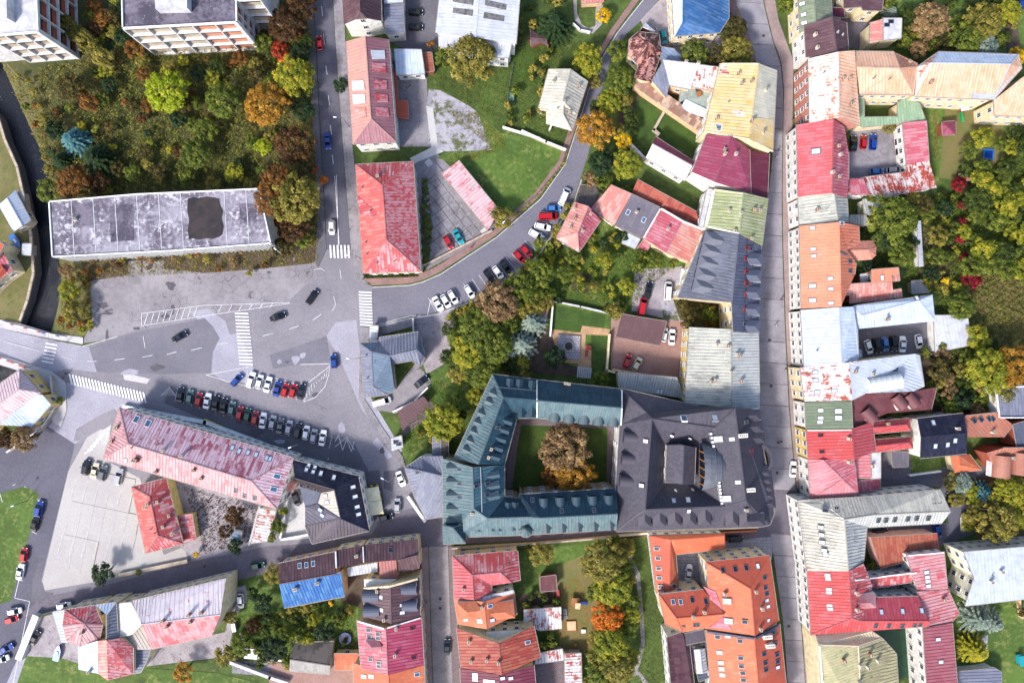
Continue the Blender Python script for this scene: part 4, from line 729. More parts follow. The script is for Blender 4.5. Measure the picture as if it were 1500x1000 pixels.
bld('garage_row', 'long rust red metal roof behind the pink garden houses', 'garages', 'wbrick', 'rustred', [P_([934, 263, 1020, 310, 1026, 332, 925, 284], [4.6, 4.6, 3.6, 3.6])], '', win=False)
bld('house', 'garden house with dark grey roof between pink roofs', HS, 'wcream', 'slategrey', [P_([925, 284, 967, 304, 942, 349, 901, 330], [5.6, 5.6, 4, 4])], 'cw 932,311; sb 920,311 943,322')
bld('house', 'garden house with plain pink roof left of the dark grey roof', HS, 'wcream', 'salmon', [P_([895, 271, 925, 284, 900, 330, 866, 305], [5.4, 5.4, 4, 4])])
PG = bld('house', 'pink roofed garden house with two slopes and pale coping', HS, 'wcream', 'pinkroof', [V('gg', [967, 305, 942, 349, 1012, 385, 1031, 336, 1000, 323, 975, 370], 4.6, 6.6, ['pinkroof', 'salmon'])], 'cw 978,335')
bld('garage', 'tiny pink roofed porch under the pink garden house', 'shed', 'wcream', 'pinkroof', [P_([943, 351, 953, 359, 947, 368, 934, 363], 2.8)], win=False); bld('canopy', 'white awning roof below the dark grey garden house', 'canopy', 'wgrey', 'white', [P_([917, 340, 938, 350, 930, 364, 911, 356], 2.8)], win=False)
bld('shed', 'flat dark felt roof joining the garden houses at the top left', 'shed', 'wstone', 'darkshed', [P_([850, 271, 890, 272, 866, 304, 842, 296], 3)], win=False)
bld('house', 'lilac walled house with red gabled roof beside the curved road', HS, 'wlilac', 'red', [V('gh', [842, 296, 815, 349, 848, 369, 880, 323, 862, 302, 846, 341], 5.5, 8, ['salmon', 'pinkroof'])], 'cw 841,306; ch 841,321 835,334 853,339 865,314')
GB = bld('apartment_house', 'tall building with slate grey roof and a row of dormers on the paved street', 'building', 'wcream', 'grey', [X([(1033, 337, 9.5), (993, 436, 9.5), (1072, 443, 12.6), (1082, 342, 12.6), (1115, 361, 9.5), (1111, 488, 9.5), (1074, 486, 12.4)], [[0, 1, 2, 3], [3, 2, 6, 5, 4]], ['grey', 'greydark'])], 'hd*1.5 1038,350:1022,419:5; sw 1053,351 1060,352 1051,367 1058,367 1048,387 1055,388 1044,407 1050,407 1042,424 1049,425; sr 1095,363 1094,379 1094,398 1094,415 1094,431 1093,453; sk 1092,474 1099,364; hd*1.3 1108,380:1105,478:5; vp 1008,402')
MBd = bld('apartment_house', 'building with light grey corrugated roof above the dark slate complex', 'building', 'wyellow', 'oldgrey', [V('gg', [1010, 479, 1003, 590, 1113, 600, 1111, 488, 1071, 482, 1072, 598], 9, 11.4, ['oldgrey', 'lightmetal'])], 'cw 1049,504 1079,519 1041,559 1047,556 1070,545; ch 1084,521 1085,558 1066,507', wst=2.4)
bld('outbuilding', 'low wing with streaky silver metal roof beside the brown yard', 'building', 'wcream', 'lightmetal', [P_([905, 545, 992, 553, 1003, 583, 906, 568], [6, 6, 4.5, 4.5])], 'sw 964,573 968,573')
bld('car_port', 'brown flat roofed carport in the brown courtyard', 'carport', 'wstone', 'brownflat', [P_([911, 460, 976, 471, 967, 506, 902, 493], 3.2, ov=.6)], win=False)
# --- the blue and the dark complex
E, R, Z = 11, 16, 13.4
bc = X([(722, 548, E), (786, 556, E), (785, 586, R), (738, 582, R), (786, 612, E), (757, 612, E), (665, 671, E), (701, 680, R), (739, 680, E), (694, 681, R)],
       [[0, 3, 2, 1], [2, 3, 5, 4], [0, 6, 7, 3], [3, 7, 8, 5]], ['teal', 'teal', 'tealsunlit', 'teal'], ov=.5)
top = X([(786, 556, E), (912, 570, E), (912, 597, R), (785, 586, R), (910, 625, E), (786, 612, E)], [[0, 3, 2, 1], [3, 5, 4, 2]], ['teal', 'tealsunlit'], ov=.5)
west = X([(648, 671, E), (698, 681, E+2), (739, 681, E), (739, 727, E), (714, 759, R), (694, 745, R), (692, 684, R), (650, 794, E), (682, 786, E), (760, 730, E), (778, 757, R), (770, 783, E)],
        [[0, 7, 5, 6], [6, 5, 4, 3, 2], [5, 7, 8, 11, 10, 4], [4, 10, 9, 3]], ['tealsunlit', 'tealmid', 'tealsunlit', 'teal'], ov=.5)
south = X([(761, 724, E), (903, 715, E), (905, 752, R), (791, 758, R), (770, 783, E), (903, 775, E)], [[0, 3, 2, 1], [3, 4, 5, 2]], ['teal', 'tealsunlit'], ov=.5)
gapf = X([(760, 731, E), (778, 757.5, R), (792, 758.5, R), (761, 723, E), (770, 783, E)], [[0, 1, 2, 3], [2, 1, 4]], ['tealsunlit'], ov=.1)
tur = X([(648, 768, 13), (682, 766, 13), (682, 795, 12), (649, 796, 12), (663, 772, 17)], [[0, 3, 4], [3, 2, 4], [2, 1, 4], [1, 0, 4]], ['tealsunlit', 'tealsunlit', 'teal', 'teal'], ov=.4)
cn = [(770+10.5*math.cos(t*math.pi/5), 776+10.5*math.sin(t*math.pi/5), 12.6) for t in range(10)]+[(770, 775, 15.5)]
tur2 = X(cn, [[i, (i+1) % 10, 10] for i in range(10)], ['tealsunlit'], ov=.3)
CP = bld('cloister', 'blue green metal roofed four winged complex around the tree courtyard', 'building', 'wstone', 'teal', [bc, top, west, south, gapf, tur, tur2],
    'dm*.85 747,560 761,561 779,563; dm*.88 706,605:684,658:5 723,576 717,588; dm*.88 745,616:727,668:5 764,604 779,604; dm*.85 660,684:660,763:5; dm*.85 726,694:726,725:3; dm*.85 683,772 701,771 721,770 731,770 751,769; dm*.85 745,740 755,740; rd*1.05 812,611:898,618:5; rd*1.05 797,735:892,731:5; dm*.9 800,773:893,769:5; ch 720,657 716,669; sk 729,626 698,711 714,708 714,724 823,748 870,747 780,732; sk*.9 673,687 673,708 673,728; cw 828,561 833,562 692,751', wst=3.0, gut=True)
R, E2, I = 17, 11.5, 11
dk = X([(910, 569, E2), (1030, 596, E2), (1111, 600, E2), (1119, 664, E2), (1130, 715, E2), (1134, 752, E2), (1128, 768, E2), (1116, 771, E2), (903, 778, E2),     # 0-8 outline
        (908, 622, E2), (902, 716, E2), (955, 613, R), (945, 746, R), (936, 751, R-1), (1048, 626, R-1), (1063, 741, R-1), (1077, 598, R+.5), (1093, 733, R+.5), # 9-17
        (975, 652, I), (1018, 655, I), (1016, 709, I), (972, 707, I), (947, 604, R-2)],   # 18-22
       [[0, 9, 10, 8, 13, 12, 11, 22], [0, 22, 11, 14, 16, 2, 1], [11, 12, 21, 18], [11, 18, 19, 14], [12, 15, 20, 21], [14, 19, 20, 15], [14, 15, 17, 16], [13, 8, 7, 17, 15, 12], [16, 17, 7, 6, 5, 4, 3, 2]],
       ['slate', 'slate', 'slatedark', 'slate', 'slatedark', 'slate', 'slate', 'slate', 'slatedark'], ov=.5)
box = V('gg', [977, 652, 975, 706, 1017, 709, 1019, 655, 1002, 652, 1000, 709], 14.2, 16.4, ov=.3)
DK = bld('town_hall', 'dark slate roofed complex with central raised hall and metal half dome', 'building', 'wwhite', 'slate', [dk, box],
    'sw 946,646 940,711 1072,643 1081,706 1009,748; sw*1.6 1047,612 1052,643 1064,730; sr 1100,661 1103,680 1106,699; sk 1093,618 1108,723 1092,746; sb*1.4 1002,613; sw*1.2 1008,732; sg 987,733; hd*1.4 943,763:1031,760:5 1071,762 1091,762 1111,760; rd*1.2 921,640 918,672 915,704; hd*1.2 1106,607:1112,640:3 1122,690:1128,735:5; cl 1086,637 1097,716; cw 1092,746; sd 984,637 1010,641 988,718 1013,717', wst=3.2, seams=False)
# half dome
b = MB(); c0 = W(1030, 684, 15); rr = 6.2; N = 14; K = 7
prev = None
for k in range(K+1):
    t = k/K*math.pi/2; r = rr*math.cos(t); x = c0.x+rr*1.15*math.sin(t)-.5
    ring = [Vector((x, c0.y+r*math.cos(math.pi*i/N)*.98, c0.z-1.2+r*.75*math.sin(math.pi*i/N))) for i in range(N+1)]
    if prev:
        for i in range(N): b.quad([prev[i], prev[i+1], ring[i+1], ring[i]])
    prev = ring
    if k == 0: b.quad([c0+Vector((-.5, rr, -1.2))]+ring[1:-1]+[c0+Vector((-.5, -rr, -1.2))], 1)
link('half_dome', b.me('half_dome', [MAT['domemetal'], MAT['glass']], DK['off'], smooth=False), DK['root'])
for k in range(1, K):
    t = k/K*math.pi/2; r = rr*math.cos(t)+.08; x = c0.x+rr*1.15*math.sin(t)-.5; b = MB()
    for i in range(N):
        A, C_ = [Vector((x, c0.y+r*math.cos(math.pi*j/N)*.98, c0.z-1.2+r*.75*math.sin(math.pi*j/N))) for j in (i, i+1)]; b.bar(A, C_, .12, .1)
    link('dome_rib', b.me('dome_rib', [MAT['metalpost']], DK['off']), DK['root'])
for i in range(1, 6):
    b = MB(); y = c0.y-rr+rr*2*i/6; hh = math.sqrt(max(.1, rr*rr-(y-c0.y)**2))*.75; b.box(c0.x-.75, y-.18, c0.z-1.2, c0.x-.5, y+.18, c0.z-1.3+hh); link('timber_strut', b.me('timber_strut', [MAT['timber']], DK['off']), DK['root'])
for x0, y0, x1, y1, n_ in ((1041, 635, 1046, 659, 5), (1053, 706, 1057, 737, 7)):   # white dormer lights in a row
    for k in range(n_):
        h_ = hit(DK, x0+(x1-x0)*k/(n_-1), y0+(y1-y0)*k/(n_-1))
        if h_: p = h_[0]; b = MB(); b.box(p.x-.35, p.y-.3, p.z-.6, p.x+.25, p.y+.3, p.z+.5, 0); b.box(p.x-.4, p.y-.22, p.z+.0, p.x-.35, p.y+.22, p.z+.4, 1); link('dormer_light', b.me('dormer_light', [MAT['trimwhite'], MAT['glass']], DK['off']), DK['root'])
b = MB(); p = W(1119, 672, 11); 
for i in range(9):
    t0, t1 = [math.pi*(j/9)-math.pi/2 for j in (i, i+1)]; q = lambda t, r: Vector((p.x-1+math.cos(t)*r, p.y+math.sin(t)*r*1.35, 0)); a0, a1, c1, c0_ = q(t0, 2.2), q(t1, 2.2), q(t1, 2.9), q(t0, 2.9)
    b.hexa([(*a.xy, 8) for a in (a0, c0_, c1, a1)], [(*a.xy, 12.4) for a in (a0, c0_, c1, a1)])
link('bay_parapet', b.me('bay_parapet', [MAT['slate']], DK['off']), DK['root'])
bld('house', 'lavender grey metal roofed annex left of the blue complex', HS, 'wwhite', 'lavmetal', [X([(593, 685, 6), (618, 668, 6), (649, 668, 8), (649, 756, 6), (624, 760, 6), (607, 727, 6), (619, 690, 9), (649, 697, 9)], [[0, 6, 5], [0, 1, 2, 7, 6], [6, 7, 3, 4, 5]], ['lavmetal'])], 'sw 620,713 638,706; sk 631,749 642,747 612,691')
bld('shed', 'narrow pale roofed passage beside the yellow green tree', 'shed', 'wwhite', 'lavmetal', [P_([634, 640, 646, 640, 648, 690, 634, 684], 4.5)], win=False); bld('shed', 'dark boxy shed between the passage and the blue complex', 'shed', 'darkgrey', 'darkshed', [P_([646, 640, 656, 640, 657, 668, 646, 669], 5)], win=False)
bld('house', 'L shaped house with light blue grey metal roof in the square', HS, 'wstone', 'lavmetal', [X([(528, 503, 6), (555, 500, 6), (556, 494, 6), (613, 486, 6), (622, 524, 6), (616, 536, 6), (603, 528, 6), (574, 533, 6), (578, 571, 6), (568, 578, 6), (533, 582, 6), (544, 515, 8.6), (547, 566, 8.6), (571, 521, 8.4), (611, 512, 8.4)],
    [[0, 10, 12, 11], [10, 9, 12], [9, 8, 7, 13, 11, 12], [0, 11, 1], [1, 11, 13, 14, 3, 2], [14, 13, 7, 6, 5, 4], [3, 14, 4]], ['lavmetal', 'lavmetal', 'steelsoft', 'steelsoft', 'lavmetal', 'lavmetal', 'steelsoft'])], 'sk 560,516 553,530 585,515 591,511 562,541; vp 537,520 539,553 558,547; sg 561,541', wst=3)
bld('glass_shelter', 'small glass roofed shelter at the crossing by the blue grey house', 'shelter', 'metalpost', 'paleroof', [P_([542, 477, 554, 477, 552, 500, 541, 500], 2.7)], win=False)
bld('kiosk', 'small red and white market kiosk by the alley', 'kiosk', 'wpink', 'white', [P_([573, 642, 588, 638, 590, 655, 574, 660], 2.8)], 'sk 580,647 584,650', win=False)
bld('garage', 'dark flat roofed garage with orange wall in the square', 'garage', 'wpeach', 'brownflat', [P_([582, 602, 620, 580, 628, 590, 590, 630], 3.2)], win=False, gut=False)
LR = bld('school', 'long building with faded pink red metal roof below the car park', 'building', 'wwhite', 'redworn', [V('hh', [151, 672, 405, 745, 430, 670, 175, 597, 188, 650, 368, 704], 8.5, 12, ['pinkworn', 'mauveworn', 'pinkworn', 'mauveworn'])], 'sb*1.3 200,614 217,620 406,697 401,716; cw 240,659 267,667 171,627; ch 173,625 165,646 285,688 296,700 230,690; sg 340,656 350,661 391,671 395,672 363,663 375,666; sk 373,729 358,726 345,718; vp 194,655 201,649 233,650; ch*1.6 201,673; sg 184,674', wst=2.2)
bld('house', 'small house with coral red hipped roof on the concrete car park', HS, 'wyellow', 'red', [V('hh', [193, 713, 213, 810, 268, 796, 243, 700, 219, 727, 231, 784], 5, 7.6, ['redsunlit', 'red', 'red', 'red']), P_([260, 755, 281, 752, 287, 790, 268, 795], [3.6, 3.2, 3.2, 3.6])], 'cw 214,742 218,738 254,781; ch 233,734 241,770 250,754; vp 222,774 228,780', win=False)
NV = bld('restaurant', 'navy roofed corner building wrapped round a grey courtyard roof', 'building', 'wwhite', 'navy', [X([(428, 673, 8), (525, 697, 8), (541, 777, 8), (457, 796, 8), (447, 770, 8), (432, 700, 10), (490, 717, 11), (499, 759, 11), (470, 721, 8.4), (465, 737, 8), (439, 712, 8), (447, 742, 7.6)],
    [[0, 5, 6, 1], [1, 6, 7, 2], [2, 7, 4, 3], [5, 10, 8, 6], [6, 8, 9, 7], [10, 11, 9, 8], [11, 4, 7, 9]], ['navy', 'navy', 'slatebrown', 'darkbrown', 'creamgrey', 'greydark', 'slategrey'])], 'sw 452,682 449,687 461,685 459,690 470,693 489,699 517,713 520,727 523,742 525,753 487,780 502,779 517,775 488,786; sw 477,726 479,735; sk 442,710 452,712 462,716; sg 469,747 472,755', wst=2.4)
patch(NV, [457, 786, 472, 783, 474, 790, 459, 793], 'puddle', 'roof_opening', .05)
bld('shed', 'little pink walled stair house between pink and navy roofs', 'shed', 'wpink', 'salmon', [P_([420, 705, 431, 709, 429, 720, 417, 716], 4)], win=False)
bld('shed', 'white debris covered canopy roof below the long pink roof', 'shed', 'wwhite', 'whiterust', [P_([380, 744, 404, 748, 392, 792, 368, 795], 2.8)], win=False); bld('shed', 'small blue roofed hut in the waste yard', 'shed', 'wstone', 'steelsoft', [P_([340, 776, 354, 779, 351, 794, 336, 792], 2.6)], win=False)
# --- south west
bld('school', 'long building with streaked white and red metal roof in the bottom left', 'building', 'wcream', 'stripewhite', [V('gg', [194, 880, 221, 950, 309, 932, 331, 847, 207, 914, 323, 901], 8.5, 11.6, ['rustred2', 'stripewhite'])] if 0 else [X([(194, 880, 8.5), (331, 847, 8.5), (323, 900, 11.6), (207, 914, 11.6), (222, 950, 8.5), (310, 931, 8.5)], [[0, 1, 2, 3], [3, 2, 5, 4]], ['stripewhite', 'redpale']),
    X([(77, 896, 5), (97, 893, 5), (100, 940, 5), (90, 940, 5)], [[0, 1, 2, 3]], ['whiteblue']),
    X([(95, 893, 8), (139, 886, 8), (150, 914, 8), (145, 938, 8), (117, 946, 8), (98, 938, 8), (92, 915, 8), (123, 913, 10)], [[0, 1, 7], [1, 2, 7], [2, 3, 7], [3, 4, 7], [4, 5, 7], [5, 6, 7], [6, 0, 7]], ['redworn', 'redworn', 'pinkworn', 'pinkworn', 'pinkworn', 'pinkworn', 'redworn']),
    X([(140, 886, 8.5), (170, 882, 8.5), (156, 900, 10), (156, 938, 10), (173, 936, 8.5)], [[0, 2, 1], [1, 2, 3, 4]], ['whiteblue', 'lavmetal']),
    X([(114, 946, 7.5), (143, 938, 9), (156, 937, 10.5), (158, 996, 9), (144, 986, 8), (115, 980, 7)], [[0, 1, 4, 5], [1, 2, 3, 4]], ['whiteblue', 'salmon']),
    X([(156, 937, 10.5), (178, 934, 9), (195, 948, 8), (195, 987, 8), (158, 996, 9)], [[0, 1, 2, 3, 4]], ['redworn']), P_([170, 884, 192, 882, 208, 914, 194, 928, 175, 934], 8, 'concwhite'), P_([174, 935, 208, 915, 221, 950, 196, 950, 180, 940], 7.2, 'creamgrey'), P_([195, 950, 220, 951, 216, 964, 206, 984, 195, 986], 6, 'lavmetal')], 'ch 240,908 246,916 122,925 278,899 280,910 296,896; vp 160,917; cw 132,982', wst=2.2)
bld('house', 'brown roofed house with bright blue rear roof slope', HS, 'wpeach', 'brown', [X([(408, 825, 6), (490, 808, 6), (493, 840, 8.6), (409, 855, 8.6), (416, 890, 5), (505, 873, 5), (499, 838, 8.6)], [[0, 1, 2, 3], [3, 2, 6, 5, 4]], ['brown', 'blue'])], 'sb 439,828 449,827 459,825; cw*1.2 434,861 466,852')
UB = bld('house', 'row of brown roofed houses along the cobbled street', HS, 'wcream', 'brown', [P_([490, 806, 531, 798, 532, 824, 491, 832], [6.5, 6.5, 8.5, 8.5]), P_([531, 798, 612, 789, 613, 812, 580, 820, 532, 824], [6.5, 6.5, 8, 8.5, 8.5]), P_([582, 820, 613, 812, 615, 832, 585, 840], [8.6, 8.6, 7, 7]), P_([508, 831, 553, 823, 553, 837, 510, 844], 4.5, 'white'), P_([555, 822, 580, 820, 583, 848, 556, 849], [7, 7, 6, 6], 'pinkdull'), P_([533, 848, 582, 848, 560, 858, 534, 862], 7, 'concwhite')], 'sk 572,805; cw 523,813', gut=False)
BD = bld('house', 'brown double sloped roof with two arched windows', HS, 'wcream', 'brown', [V('gg', [533, 860, 534, 903, 616, 905, 614, 845, 572, 857, 573, 913], 8, 10.5)], 're*1.3 540,872 541,894; sw 557,874 558,893 589,886 589,897; cw 563,906; ch 553,864; re*1.2 603,862 604,886')
VB = bld('house', 'magenta and pink metal roofed house on the narrow street', HS, 'wpeach', 'magenta', [V('gg', [523, 907, 529, 979, 621, 973, 617, 903, 565, 919, 568, 988], 8, 10.6, ['pinkroof', 'magenta'])], 'sk 540,922 541,931 554,928 554,934 555,949 543,965 555,970 555,975; cw 581,919 579,958 558,987; hd*1.3 544,944; sr 604,919 606,962', wst=2.4)
bld('house', 'orange tiled roof below the magenta one at the bottom edge', HS, 'wcream', 'orange', [V('gg', [517, 970, 520, 1060, 625, 1060, 621, 974, 569, 988, 572, 1060], 7.5, 9.8), P_([489, 957, 525, 957, 525, 981, 491, 981], 3.4, 'orange')], 'sw 544,990; sb 611,987; sw 533,990')
bld('shed', 'dark felt roofed gabled shed in the back garden', 'shed', 'wstone', 'darkshed', [V('gg', [423, 968, 484, 987, 490, 945, 431, 941, 424, 966, 481, 974], 3, 4.6) if 0 else X([(431, 941, 3), (489, 939, 3), (484, 974, 4.6), (425, 965, 4.6), (424, 982, 3), (483, 987, 3)], [[0, 1, 2, 3], [3, 2, 5, 4]], ['darkshed', 'greyfelt'])], win=False)
# --- south centre
bld('house', 'red hip roofed house at the corner of the lane and the narrow street', HS, 'wcream', 'red', [X([(663, 814, 7), (758, 806, 7), (762, 850, 7), (749, 853, 8), (720, 857, 7), (720, 874, 7), (694, 878, 9), (665, 876, 7), (692, 842, 9.6), (733, 838, 9.6)], [[0, 7, 6, 8], [0, 8, 9, 1], [1, 9, 3, 2], [9, 8, 4, 3], [8, 6, 5, 4]], ['pinkred', 'red', 'red', 'pinkred', 'red'])], 'ch 679,861; vp 745,825', wst=3.6)
YH = bld('house', 'orange tiled house with pink dormers on the narrow street', HS, 'wwhite', 'orange', [V('gg', [665, 876, 671, 914, 757, 900, 753, 866, 709, 881, 713, 921], 7, 9.6), P_([694, 877, 752, 864, 752, 868, 710, 880], 8, 'white')], 'hd*1.9 682,892 743,891; sb 718,887; sw 682,906 703,909 721,908; sk 743,901; cw 706,888')
bld('house', 'red roof streaked with white flakes on the narrow street', HS, 'wcream', 'rustred', [V('gg', [669, 919, 675, 977, 792, 962, 782, 916, 731, 942, 735, 988], 7.5, 10), P_([712, 925, 768, 921, 765, 927, 731, 941, 711, 939], 6.5, 'concwhite')], 'cw 687,938 690,967 713,965 730,969 774,971; sb 773,940')
bld('house', 'maroon roofed house at the bottom edge of the narrow street', HS, 'wcream', 'maroon', [V('gg', [674, 978, 678, 1060, 790, 1060, 782, 973, 731, 988, 735, 1060], 7.5, 9.6)], 'sw 696,988 696,994 712,997 721,998 736,993 748,993')
bld('shed', 'white rust streaked shed beside the playground', 'shed', 'wstone', 'rustwhite', [P_([767, 893, 822, 889, 823, 920, 790, 923, 767, 912], [3.4, 3.4, 2.8, 2.8, 2.8])], win=False)
bld('shed', 'short white rust streaked lean-to below the green shrubs', 'shed', 'wstone', 'rustwhite', [P_([785, 957, 824, 950, 826, 966, 784, 972], 2.8)], win=False)
bld('shed', 'narrow white shed roof with heavy rust at the bottom edge', 'shed', 'wstone', 'rustwhite', [P_([827, 957, 851, 956, 854, 1060, 829, 1060], 3)], win=False)
bld('shed', 'small brown roofed garden hut left of the playground', 'shed', 'wbrick', 'brownred', [P_([791, 845, 814, 842, 816, 864, 792, 866], 3)], win=False)
bld('outbuilding', 'orange tiled angled wing around the small paved court', 'building', 'wwhite', 'orange', [X([(951, 784, 5.5), (1061, 781, 5.5), (1062, 803, 5.5), (990, 812, 5.5), (994, 866, 5.5), (962, 869, 5.5), (982, 790, 7.2), (981, 866, 7.2), (1061, 784, 6.6)], [[0, 5, 7, 6], [0, 6, 8, 1], [1, 8, 2], [8, 6, 7, 4, 3, 2]], ['orangered', 'orange', 'orange', 'orange'])], 'sk 962,803 964,817 965,832 966,846 968,859 987,857')
OB = bld('apartment_house', 'large orange tiled corner building on the paved street', 'building', 'wcream', 'orange', [X([(1034, 823, 9.5), (1127, 813, 9.5), (1141, 909, 9.5), (1106, 931, 13), (1033, 920, 9.5), (1040, 878, 10), (1100, 862, 13)], [[0, 6, 1], [1, 6, 3, 2], [6, 0, 5, 4, 3]], ['orangered', 'orangered', 'orange']),
    X([(965, 870, 9), (1030, 863, 9), (1062, 899, 11.5), (991, 905, 11.5), (1034, 919, 9), (1000, 925, 9), (975, 914, 9)], [[0, 3, 2, 1], [3, 5, 4, 2], [0, 6, 5, 3]], ['orangered', 'orange', 'orange'])],
    'sk 1059,835 1077,833 1093,831; sw 1110,829; sk 1120,845 1121,860 1123,869; sw 1123,879 1125,888 1126,908; sw*1.5 1065,880 1067,909; cw 1106,865 1115,890 1113,920 1061,869; sb 986,881 997,881; sk 1014,878 1034,880; cw 1015,902 1031,895; sk 1001,917 1018,914 1022,914; sk 1091,910')
patch(OB, [1030, 858, 1048, 866, 1061, 898, 1048, 886], 'pinkroof'); patch(OB, [1038, 918, 1060, 902, 1072, 922], 'pinkroof')
OC = bld('apartment_house', 'orange tiled building with slanting white chimneys at the bottom edge', 'building', 'wwhite', 'orange', [V('gg', [1034, 922, 1046, 1060, 1158, 1060, 1142, 913, 1105, 933, 1115, 1060], 9.5, 13, ['orange', 'orangered'])], 'sk 1051,932 1084,938 1085,963 1133,925 1138,958 1139,968 1122,980; sw 1054,955 1056,970 1057,979 1058,988 1139,977; sk 1086,975 1088,985 1119,957 1121,970 1135,942 1089,995; sw 1066,931; cl 1122,930 1126,943', wst=3)
bld('outbuilding', 'dark maroon wing with glass roof west of the orange buildings', 'building', 'wwhite', 'darkmaroon', [P_([977, 933, 1000, 925, 1010, 945, 1024, 1060, 988, 1060], [9, 9, 8, 8, 9], 'darkmaroon'), P_([1002, 928, 1031, 922, 1034, 938, 1006, 944], 8.6, 'slatebrown'), P_([1012, 948, 1036, 945, 1042, 990, 1024, 998], 7, 'greydark')], '')
GR = bld('glass_roof', 'barrel shaped pale glass roof between dark maroon and orange roofs', 'roof', 'wgrey', 'paleroof', [V('gg', [1017, 951, 1021, 986, 1036, 985, 1032, 949, 1025, 950, 1029, 986], 8.2, 9.2)], win=False)
# --- east side of the paved street
bld('house', 'mossy grey roofed building at the top edge of the paved street', HS, 'wcream', 'moss', [V('gg', [1166, -60, 1172, 48, 1219, 26, 1215, -60, 1190, -60, 1195, 38], 8, 10)], 'sw 1175,6 1177,22 1178,34')
bld('house', 'dark brown gabled building right of the top of the street', HS, 'wwhite', 'brown', [V('gg', [1178, 38, 1181, 84, 1243, 74, 1240, 33, 1219, 24, 1226, 76], 9, 12)], 'cw 1193,52 1196,71; sd 1225,48 1232,52', wst=2.3)
bld('house', 'small brown roofed house behind the satellite dishes', HS, 'wcream', 'brown', [P_([1236, -60, 1300, -60, 1292, 16, 1264, 15, 1262, 10, 1236, 12], [7]*6), P_([1217, 12, 1236, 12, 1237, 26, 1217, 24], 6, 'darkcrimson')], wst=4)
bld('house', 'pink roof and white terrace house in the upper right yard', HS, 'wcream', 'salmon', [P_([1275, 33, 1293, 28, 1293, 59, 1274, 64], [6, 7, 7, 6]), P_([1293, 27, 1321, 27, 1320, 56, 1293, 59], 6.5, 'slabtop')], 'sk 1305,32 1299,37', win=False)
bld('palace', 'large building with peach and white metal roofs in the upper right', 'building', 'wpinkbrick', 'peach', [X([(1184, 86, 10), (1186, 180, 10), (1229, 172, 13), (1228, 76, 13), (1252, 74, 12), (1260, 184, 10)], [[0, 1, 2, 3], [3, 2, 5, 4]], ['peachwhite', 'peach'])], 'vp 1206,107; ch 1234,117 1243,117 1245,154', wst=2.6)
bld('palace', 'long rear wing with peach and silver metal roofs in the upper right', 'building', 'wcream', 'peach', [
    X([(1250, 75, 10), (1309, 76, 10), (1343, 92, 9), (1344, 98, 9), (1339, 139, 9), (1259, 138, 9), (1255, 98, 12), (1318, 100, 12)], [[0, 6, 7, 1], [1, 7, 3, 2], [7, 6, 5, 4, 3]], ['peach', 'peachdark', 'peach']),
    X([(1375, 76, 9), (1492, 80, 9), (1497, 100, 9), (1456, 146, 9), (1340, 141, 9), (1344, 98, 9), (1366, 92, 11.5), (1480, 94, 11.5)], [[0, 6, 7, 1], [1, 7, 3, 2], [7, 6, 4, 3], [6, 0, 5, 4]], ['whiteblue', 'peach', 'peach', 'peachwhite']),
    X([(1456, 147, 8.5), (1505, 108, 11), (1560, 110, 11), (1560, 172, 8.5), (1457, 169, 8.5)], [[0, 4, 3, 2, 1]], ['peach'])], 'vp 1280,115 1303,116; ch 1330,92 1362,122', wst=2.6)
PB = bld('roof_wing', 'white blue sheet roof section at the end of the peach building', 'roof', 'wcream', 'white', [P_([1430, 80, 1488, 80, 1495, 100, 1456, 145, 1424, 144], [9.3, 9.3, 9.3, 9.4, 9.4], 'whitebluepale')], win=False, gut=False)
bld('wing', 'green metal roofed low wing around the tiny red paved court', 'building', 'wcream', 'palegreen', [P_([1259, 138, 1266, 146, 1266, 172, 1315, 171, 1315, 151, 1330, 140, 1347, 152, 1356, 177, 1322, 180, 1265, 186, 1260, 184], [5]*11)], win=False)
PR = bld('apartment_house', 'pink red metal roofed building with rusty rear wing', 'building', 'wwhite', 'pinkroof', [X([(1167, 183, 8.5), (1169, 288, 8.5), (1219, 283, 12), (1221, 174, 12), (1237, 186, 9), (1243, 223, 8.5), (1243, 262, 8.5), (1241, 290, 9)], [[0, 1, 2, 3], [3, 2, 7, 6, 5, 4]], ['pinkred', 'pinkroof']),
    P_([1243, 262, 1265, 260, 1328, 252, 1328, 240, 1361, 234, 1372, 275, 1330, 283, 1275, 285, 1241, 285], [5, 5, 5, 5, 6, 5.5, 6.5, 6.5, 6.5], 'rustwhite2'), P_([1322, 179, 1357, 177, 1361, 235, 1328, 242], [5, 6, 6, 5])], 'cw 1218,253; ch 1226,215; sg*1.6 1195,222; cw 1230,227; ch 1227,260', wst=2.4)
patch(PR, [1244, 262, 1265, 262, 1274, 284, 1245, 284], 'pinkroof')
bld('house', 'weathered grey shingle roofed house on the paved street', HS, 'wwhite', 'oldgrey', [V('gg', [1169, 289, 1171, 330, 1243, 326, 1241, 291, 1222, 281, 1228, 325], 8, 11)], 'ch 1196,308')
bld('shed', 'small light metal lean-to roofs behind the weathered grey house', 'shed', 'wwhite', 'lightmetal', [P_([1264, 292, 1286, 287, 1291, 302, 1275, 315, 1266, 312], 4), P_([1245, 315, 1268, 315, 1275, 331, 1255, 328, 1244, 325], 3.4)], win=False)
